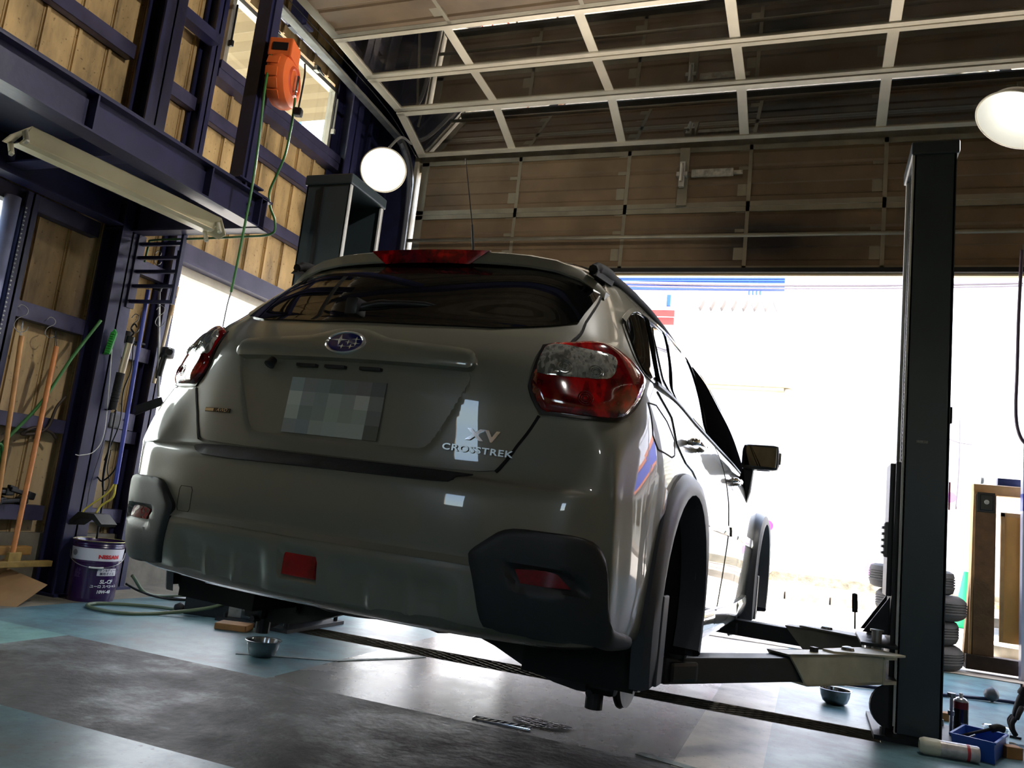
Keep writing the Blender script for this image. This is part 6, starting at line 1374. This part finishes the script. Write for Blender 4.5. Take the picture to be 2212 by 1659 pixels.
# ---------------------------------------------------------------- tyres
tyrem=mat('tyre_rubber',(42,40,40),.7,noise=.3,nscale=25,bump=.15)
def tyre(loc,label,R=.315,wd=.178,rz=0,grp='tyres stacked at the doorway'):
    root=thing('tyre',label,'tyre',loc,(0,0,rz),group=grp)
    prof=[(.19,.03),(.195,.012),(.22,.0),(.265,-.002),(.295,.014),(R-.004,.035),(R,.05)]
    g=[]; n_=4; z0=.05; z1=wd-.05; 
    for k in range(n_):
        a=z0+(z1-z0)*k/n_; b_=z0+(z1-z0)*(k+1)/n_; g+=[(R+.002,a+.002),(R+.002,b_-.006),(R-.007,b_-.005),(R-.007,b_-.001)]
    prof=prof+g+[(R,wd-.05),(R-.004,wd-.035),(.295,wd-.014),(.265,wd+.002),(.22,wd),(.195,wd-.012),(.19,wd-.03),(.19,.03)]
    bm=BM(); lathe(bm,prof,n=48); obj('tyre_carcass',bm,tyrem,parent=root,smooth=True,angle=35)
    return root
for k,(dx,dy,lb,R) in enumerate(((.015,0,'bottom tyre of the stack behind the right lift post',.318),(-.01,.01,'second tyre from the floor in the stack behind the lift post',.31),(.03,0,'third tyre from the floor in the stack behind the lift post',.32),(-.04,.0,'top tyre of the stack behind the right lift post',.305))):
    tyre((.80+dx,7.22+dy,.002+k*.184),lb,R=R,rz=k*.4)
# ---------------------------------------------------------------- timber frame right of the tyres
tim=mat('timber_brown',(126,92,58),.7,noise=.4,nscale=9,bump=.2); tl_=mat('timber_light',(204,158,100),.65,noise=.25,nscale=9); ply=mat('plywood',(222,164,86),.5,noise=.2,nscale=4)
tf=thing('timber_frame','brown timber frame standing at the doorway right of the tyres','timber frame',(1.28,7.35,0))
bm=BM(); bb(bm,-.075,.07,-.07,.07,.10,1.36,bev=.004); obj('post',bm,tim,parent=tf)
bm=BM(); prism(bm,[(-.10,-.06,.10),(-.08,-.06,.10),(-.07,-.06,1.38),(-.085,-.06,1.38)],(0,.12,0)); prism(bm,[(-.13,-.02,.06),(-.08,-.02,.06),(-.07,-.02,1.0),(-.075,-.02,1.0)],(0,.08,0)); obj('light_batten',bm,tl_,parent=tf)
bm=BM(); bb(bm,-.085,.80,-.05,.05,1.36,1.44,bev=.003); obj('top_rail',bm,tl_,parent=tf)
bm=BM(); bb(bm,-.12,.85,-.09,.03,.02,.13,bev=.004); obj('base_beam',bm,mat('beam_dark',(62,50,40),.8,noise=.4,nscale=9),parent=tf)
bm=BM(); bb(bm,-.065,.06,-.082,-.07,1.22,1.375,bev=.004); bb(bm,-.045,.045,-.09,-.082,1.235,1.36,bev=.006); obj('letter_box',bm,mat('plate_black',(24,24,24),.25,coat=.4),parent=tf)
bm=BM(); lathe(bm,[(0,0),(.018,0),(.016,.003),(0,.004)],n=16,c=(0,-.091,1.30),axis=axis_to((0,-1,0))); obj('box_logo',bm,alu,parent=tf)
bm=BM(); bb(bm,.105,.60,-.09,-.075,.25,1.22,bev=.002); obj('plywood_panel',bm,ply,parent=tf)
bm=BM(); bb(bm,.10,.125,-.095,-.07,.25,1.23); bb(bm,.10,.60,-.095,-.07,1.20,1.23); obj('panel_edge',bm,tl_,parent=tf)
bm=BM(); bb(bm,1.36,1.85,7.30,7.36,1.445,1.50,bev=.004); obj('navy_case',bm,mat('case_navy',(32,42,82),.4),label='long navy case lying on top of the timber frame',cat='case')
bm=BM(); lathe(bm,[(0,0),(.03,.01),(.032,.03),(0,.045)],n=20,c=(1.27,7.30,1.475),axis=axis_to((-1,0,0))); obj('small_spool',bm,white_p,label='small white spool beside the navy case on the timber frame',cat='spool',smooth=True,angle=50)
# steel wheel rim behind
bm=BM(); lathe(bm,[(.10,.05),(.17,.05),(.19,.02),(.20,.0),(.21,.0),(.20,.02),(.185,.06),(.185,.12),(.20,.15),(.215,.165),(.205,.17),(.18,.14),(.17,.08),(.10,.07)],n=40); obj('wheel_rim',bm,mat('rim_silver',(190,182,160),.3,metal=.6,noise=.4),label='silver wheel rim lying outside behind the timber frame',cat='wheel rim',loc=(1.62,8.1,.0),smooth=True,angle=40)
# white/blue pole and hanging cord at the right picture edge
bm=BM(); bb(bm,1.50,1.60,7.14,7.22,0,4.4); bb(bm,1.499,1.601,7.139,7.221,1.25,1.38,mi=1); obj('door_pole',bm,[mat('pole_pale',(198,200,222),.4),mat('pole_blue',(80,96,170),.4)],label='pale pole with a blue band at the right edge of the door opening',cat='pole')
bm=BM(); tube(bm,[(1.34,6.5,3.1),(1.325,6.5,2.6),(1.32,6.5,2.2),(1.315,6.5,1.95),(1.325,6.5,1.8),(1.36,6.5,1.70),(1.42,6.5,1.66)],.012,n=8)
obj('pull_chain',bm,mat('cord_purple',(70,56,70),.6),label='dark twisted cord hanging from the door at the right picture edge',cat='cord',smooth=True)
# cone and yellow bollard far away
bm=BM(); lathe(bm,[(0,.70),(.03,.70),(.15,.03),(.0,.03)],n=28); bb(bm,-.19,.19,-.19,.19,0,.035,bev=.005); obj('traffic_cone',bm,mat('cone_green',(40,190,110),.5),label='green traffic cone on the far sidewalk right of the tyre stack',cat='traffic cone',loc=(1.90,12.0,0),smooth=True,angle=40)
bm=BM(); cyl(bm,(1.92,14.2,.1),(1.92,14.2,.95),.05,n=16); obj('yellow_bollard',bm,mat('bollard_yellow',(236,222,80),.5),label='yellow bollard in front of the white building above the tyre stack',cat='bollard',smooth=True,angle=40)
# parked dark van far behind the timber frame
vn=thing('parked_van','dark blue-black van parked across the street, seen through the timber frame','van',(3.45,12.0,0))
vb=mat('van_dark',(26,32,48),.25,coat=.8); 
bm=BM(); prism(bm,[(-1.2,-.7,.28),(-1.25,-.7,.75),(-1.15,-.7,.95),(-.85,-.7,1.72),(-.6,-.7,1.82),(1.5,-.7,1.85),(1.65,-.7,1.7),(1.7,-.7,.5),(1.6,-.7,.28)],(0,1.4,0)); bmesh.ops.bevel(bm,geom=bm.edges[:],offset=.05,segments=2,affect='EDGES'); obj('van_body',bm,vb,parent=vn,smooth=True,angle=40)
for x0,x1 in ((-.72,-.05),(.02,.75),(.82,1.45)):
    bm=BM(); bb(bm,x0,x1,-.712,-.69,1.10,1.68,bev=.03); obj('van_window',bm,tintg,parent=vn)
for x in (-.75,1.15):
    bm=BM(); lathe(bm,[(0,-.08),(.18,-.08),(.27,-.06),(.28,0),(.27,.08),(0,.08)],n=32,c=(x,-.66,.28),axis=axis_to((0,1,0))); obj('van_wheel',bm,tyrem,parent=vn,smooth=True,angle=40)
for x in (-.15,.66):
    bm=BM(); bb(bm,x-.09,x,-.725,-.70,.93,.97,bev=.008); obj('van_handle',bm,chrome,parent=vn)
# shuttered shed front behind the van
bm=BM(); 
for k in range(16): bb(bm,2.4,6.5,14.9-.02*(k%2),14.93,1.55+k*.09,1.63+k*.09)
obj('slatted_shutter',bm,mat('shutter_beige',(190,184,160),.5),label='beige slatted shutter behind the dark van',cat='shutter')
# ================================================================ OUTDOORS (left side of the garage)
bm=BM(); bb(bm,-14.2,-14,-8,12.9,-.05,9); obj('neighbour_wall',bm,mat('neighbour_white',(232,234,236),.7),label='white neighbouring building outside the left openings',cat='building')
bm=BM(); bb(bm,-30,-4.75,13,13.2,-.05,12); obj('yard_building',bm,MATS['neighbour_white'],label='white building closing the yard beyond the canopy on the left',cat='building')
bm=BM(); bb(bm,-10.8,-10.35,12.93,13.0,5.2,12); obj('blue_pilaster',bm,mat('pilaster_blue',(66,86,160),.5),label='blue vertical band on the neighbouring building seen through the high window',cat='pilaster')
bm=BM()
for k in range(19):
    y=2.05+k*.30; prism(bm,[(-9.6,y,5.30),(-9.6,y+.10,5.36),(-9.6,y+.22,5.36),(-9.6,y+.30,5.30),(-9.6,y+.30,5.31),(-9.6,y+.22,5.37),(-9.6,y+.10,5.37),(-9.6,y,5.31)],(4.85,0,0))
cm_=bpy.data.materials.new('canopy_translucent'); cm_.use_nodes=True; cm_.node_tree.nodes.clear(); o__=N(cm_,'ShaderNodeOutputMaterial'); a__=N(cm_,'ShaderNodeBsdfTranslucent'); a__.inputs[0].default_value=(*lin((128,112,88)),1); b__=N(cm_,'ShaderNodeBsdfDiffuse'); b__.inputs[0].default_value=(*lin((190,174,148)),1); x__=N(cm_,'ShaderNodeMixShader'); x__.inputs[0].default_value=.55; L(cm_,a__.outputs[0],x__.inputs[1]); L(cm_,b__.outputs[0],x__.inputs[2]); L(cm_,x__.outputs[0],o__.inputs[0]); MATS['canopy_translucent']=cm_
obj('canopy_sheet',bm,cm_,label='beige corrugated canopy outside the high window',cat='canopy')
# shop building to the right across the forecourt, seen only as a reflection in the car's flank
sb2=thing('shop_building','grey-white shop with blue and orange bands, mirrored in the rear flank of the car','building',(9.5,14.5,0))
bm=BM(); bb(bm,-3.4,4,-.2,3,0,3.4); obj('shop_wall',bm,mat('shop_wall',(176,172,160),.7,noise=.3,nscale=2),parent=sb2)
bm=BM(); bb(bm,-3.6,4,-.5,-.2,3.1,3.9); obj('blue_band',bm,bluep,parent=sb2)
bm=BM(); bb(bm,-3.6,4,-.52,-.5,3.9,4.2); bb(bm,-3.6,4,-.52,-.48,2.95,3.1); obj('orange_band',bm,mat('band_orange',(220,120,60),.5),parent=sb2)
for x in (-2.6,-1.2,.3,1.8):
    bm=BM(); bb(bm,x,x+1.0,-.24,-.2,.5,2.4); obj('shop_window',bm,tintg,parent=sb2)
bm=BM(); cyl(bm,(7.2,12.5,0),(7.2,12.5,9),.14,.10,n=14); bb(bm,6.4,8.0,12.45,12.55,8.2,8.3); obj('utility_pole',bm,conc,label='concrete utility pole outside, mirrored in the rear flank of the car',cat='pole')
# bicycle beyond the street kerb, mirrored in the overhead glazed panels
bk=thing('bicycle','bicycle standing on the forecourt, mirrored in a glazed overhead panel','bicycle',(-4.75,9.75,0),(0,0,.4))
for x in (-.52,.52):
    bm=BM(); lathe(bm,[(.31,-.018),(.335,-.01),(.335,.01),(.31,.018),(.305,0),(.31,-.018)],n=36,c=(x,0,.335),axis=axis_to((0,1,0))); obj('wheel',bm,tyrem,parent=bk,smooth=True)
    bm=BM()
    for k in range(12): a=PI*k/12; beam(bm,(x-.3*math.cos(a),0,.335-.3*math.sin(a)),(x+.3*math.cos(a),0,.335+.3*math.sin(a)),.003,.003)
    obj('spokes',bm,chrome,parent=bk)
bm=BM(); tube(bm,[(-.52,0,.335),(-.1,0,.30),(.38,0,.72),(-.18,0,.74),(-.1,0,.30)],.016,n=8,k=1); tube(bm,[(.52,0,.335),(.38,0,.72),(.34,0,.95)],.016,n=8,k=2); tube(bm,[(.34,-.25,.98),(.36,0,.95),(.34,.25,.98)],.012,n=8); tube(bm,[(-.52,0,.335),(-.18,0,.74),(-.22,0,.88)],.012,n=8,k=2); obj('frame',bm,mat('bike_silver',(150,40,44),.3,metal=.3),parent=bk)
bm=BM(); box(bm,(-.22,0,.91),(.24,.14,.05),bev=.02); obj('saddle',bm,black,parent=bk,smooth=True)
# ================================================================ MECHANIC at the right picture edge
skin=mat('skin',(206,160,134),.5,noise=.08); cloth=mat('work_cloth',(92,104,124),.85,noise=.2,nscale=25,bump=.2); glovem=mat('glove_black',(26,24,26),.8,noise=.3,nscale=60,bump=.4)
def skinmesh(name,J,E,m,parent,sub=2):
    me=bpy.data.meshes.new(name); me.from_pydata([j[0] for j in J],E,[]); o=bpy.data.objects.new(name,me); col.objects.link(o)
    md=o.modifiers.new('skin','SKIN'); md.use_smooth_shade=True
    me.skin_vertices[0].data[0].use_root=True
    for i,j in enumerate(J): r_=j[1]; me.skin_vertices[0].data[i].radius=(r_,r_) if not isinstance(r_,tuple) else r_
    s_=o.modifiers.new('sub','SUBSURF'); s_.levels=sub; s_.render_levels=sub
    bpy.context.view_layer.update(); dg=bpy.context.evaluated_depsgraph_get(); m2=bpy.data.meshes.new_from_object(o.evaluated_get(dg)); bpy.data.objects.remove(o); bpy.data.meshes.remove(me)
    m2.name=name; m2.materials.clear(); m2.materials.append(m); m2.polygons.foreach_set('use_smooth',[True]*len(m2.polygons))
    o=bpy.data.objects.new(name,m2); col.objects.link(o); o.parent=parent; return o
ps=thing('person','crouching person in work clothes with a black glove reaching in at the right edge','person',(1.42,4.75,0))
# joints relative to the person's origin (pelvis low, squatting, reaching to the left)
J=[((.10,.05,.36),(.16,.13)),((.08,.02,.52),(.15,.12)),((.02,-.02,.72),(.17,.12)),((-.02,-.03,.84),(.10,.08)),((-.06,-.04,.93),(.055,.055)),((-.09,-.05,1.0),(.075,.085)),((-.10,-.05,1.09),(.078,.092)),((-.10,-.05,1.15),(.05,.06)),
   ((-.04,-.20,.80),(.07,.06)),((-.14,-.25,.66),(.052,.05)),((-.28,-.22,.50),(.043,.042)),((-.40,-.17,.32),(.034,.032)),((-.435,-.155,.24),(.027,.025)),
   ((-.02,.17,.80),(.07,.06)),((-.10,.24,.64),(.052,.05)),((-.20,.16,.50),(.042,.04)),((-.30,.06,.36),(.03,.028)),
   ((.04,-.10,.36),(.10,.10)),((-.20,-.22,.42),(.07,.07)),((-.10,-.22,.12),(.05,.05)),((-.08,-.22,.05),(.045,.04)),((-.24,-.24,.035),(.045,.03)),
   ((.06,.16,.34),(.10,.10)),((-.20,.24,.36),(.07,.07)),((-.02,.28,.10),(.05,.05)),((.0,.28,.05),(.045,.04)),((-.16,.30,.035),(.045,.03))]
E_=[(0,1),(1,2),(2,3),(3,4),(4,5),(5,6),(6,7),(3,8),(8,9),(9,10),(10,11),(11,12),(3,13),(13,14),(14,15),(15,16),(0,17),(17,18),(18,19),(19,20),(20,21),(0,22),(22,23),(23,24),(24,25),(25,26)]
body=skinmesh('body',J,E_,cloth,ps)
# skin-coloured faces: forearms, head and neck
body.data.materials.append(skin)
for p in body.data.polygons:
    c=p.center
    if c.z>.90 or (c.x<-.285 and c.z>.15 and c.z<.52 and (c.y<-.10 )): p.material_index=1
bm=BM(); lathe(bm,[(0,.085),(.05,.075),(.085,.04),(.095,.0),(.092,-.03)],n=24,c=(-.10,-.045,1.09)); obj('hair',bm,mat('hair_dark',(30,24,22),.7),parent=ps,smooth=True)
for dy in (-.035,.03):
    bm=BM(); bmesh.ops.create_uvsphere(bm,u_segments=12,v_segments=8,radius=.011); bmesh.ops.translate(bm,vec=(-.178,-.05+dy,1.07),verts=bm.verts); obj('eye',bm,black,parent=ps,smooth=True)
bm=BM(); prism(bm,[(-.175,-.062,1.03),(-.175,-.038,1.03),(-.172,-.05,1.075)],(-.022,0,-.004)); obj('nose',bm,skin,parent=ps)
# gloved hand: palm with five fingers, pointing down to the floor
Hn=[((-.435,-.155,.245),(.033,.028)),((-.455,-.150,.20),(.036,.022)),((-.468,-.145,.155),(.042,.019)),((-.475,-.140,.125),(.040,.017))]
He=[(0,1),(1,2),(2,3)]
glove=skinmesh('glove',Hn,He,glovem,ps)
for k,(dy,l1,tip) in enumerate(((-.036,.030,.024),(-.012,.034,.028),(.012,.032,.026),(.034,.026,.020))):
    b0=Vector((-.474,-.140+dy*.85,.132)); b1=b0+Vector((-.018,dy*.12,-l1)); b2=b1+Vector((.004,dy*.1,-l1)); b3=b2+Vector((.018,.0,-tip))
    skinmesh('glove_finger',[(b0,.0115),(b1,.011),(b2,.0098),(b3,.0078)],[(0,1),(1,2),(2,3)],glovem,ps,sub=1)
b0=Vector((-.452,-.178,.185)); skinmesh('glove_thumb',[(b0,.014),(b0+Vector((-.02,-.028,-.03)),.0125),(b0+Vector((-.03,-.035,-.062)),.0095)],[(0,1),(1,2)],glovem,ps,sub=1)
bm=BM(); lathe(bm,[(.034,0),(.037,.008),(.034,.03),(.038,.04)],n=24,c=(-.437,-.155,.228),axis=axis_to((.4,-.15,1))); obj('glove_cuff',bm,glovem,parent=ps,smooth=True)

# second man, standing outside beyond the left door jamb: only his mirror image shows in the lowest glazed panels
p2=thing('person','standing person in dark work clothes mirrored in the lowest overhead glazed panels','person',(-3.68,7.85,0),(0,0,2.6))
J2=[((0,0,.98),(.15,.11)),((0,0,1.18),(.15,.11)),((0,0,1.40),(.17,.11)),((0,0,1.50),(.09,.07)),((0,.01,1.58),(.055,.055)),((0,.02,1.66),(.08,.095)),((0,.01,1.74),(.07,.08)),
    ((.20,0,1.42),(.06,.06)),((.26,.02,1.16),(.047,.045)),((.22,.20,.98),(.036,.034)),((.20,.26,.93),(.03,.02)),
    ((-.20,0,1.42),(.06,.06)),((-.27,0,1.15),(.047,.045)),((-.27,.06,.90),(.036,.034)),((-.27,.08,.82),(.03,.02)),
    ((.10,0,.90),(.09,.09)),((.11,.01,.50),(.065,.065)),((.11,-.01,.10),(.045,.045)),((.11,.12,.045),(.045,.035)),
    ((-.10,0,.90),(.09,.09)),((-.11,.01,.50),(.065,.065)),((-.11,-.01,.10),(.045,.045)),((-.11,.12,.045),(.045,.035))]
E2=[(0,1),(1,2),(2,3),(3,4),(4,5),(5,6),(2,7),(7,8),(8,9),(9,10),(2,11),(11,12),(12,13),(13,14),(0,15),(15,16),(16,17),(17,18),(0,19),(19,20),(20,21),(21,22)]
b2=skinmesh('body',J2,E2,mat('work_cloth_dark',(46,52,70),.8,noise=.2,nscale=25),p2); b2.data.materials.append(skin)
for p in b2.data.polygons:
    c=p.center
    if c.z>1.53 or (c.z<1.12 and abs(c.x)>.17): p.material_index=1
bm=BM(); lathe(bm,[(0,.10),(.05,.09),(.085,.05),(.095,.0),(.09,-.04)],n=24,c=(0,.0,1.70)); obj('hair',bm,MATS['hair_dark'],parent=p2,smooth=True)
for sx_ in (-.03,.03):
    bm=BM(); bmesh.ops.create_uvsphere(bm,u_segments=12,v_segments=8,radius=.011); bmesh.ops.translate(bm,vec=(sx_,.105,1.68),verts=bm.verts); obj('eye',bm,black,parent=p2,smooth=True)
for sx_,hz,hy in ((.20,.93,.26),(-.27,.82,.08)):
    for k in range(5):
        b0=Vector((sx_+(-.024+.012*k),hy+.01,hz-.01)); skinmesh('finger',[(b0,.009),(b0+Vector((0,.012,-.035)),.0085),(b0+Vector((0,.006,-.06-.006*(k in (1,2,3)))),.007)],[(0,1),(1,2)],skin,p2,sub=1)
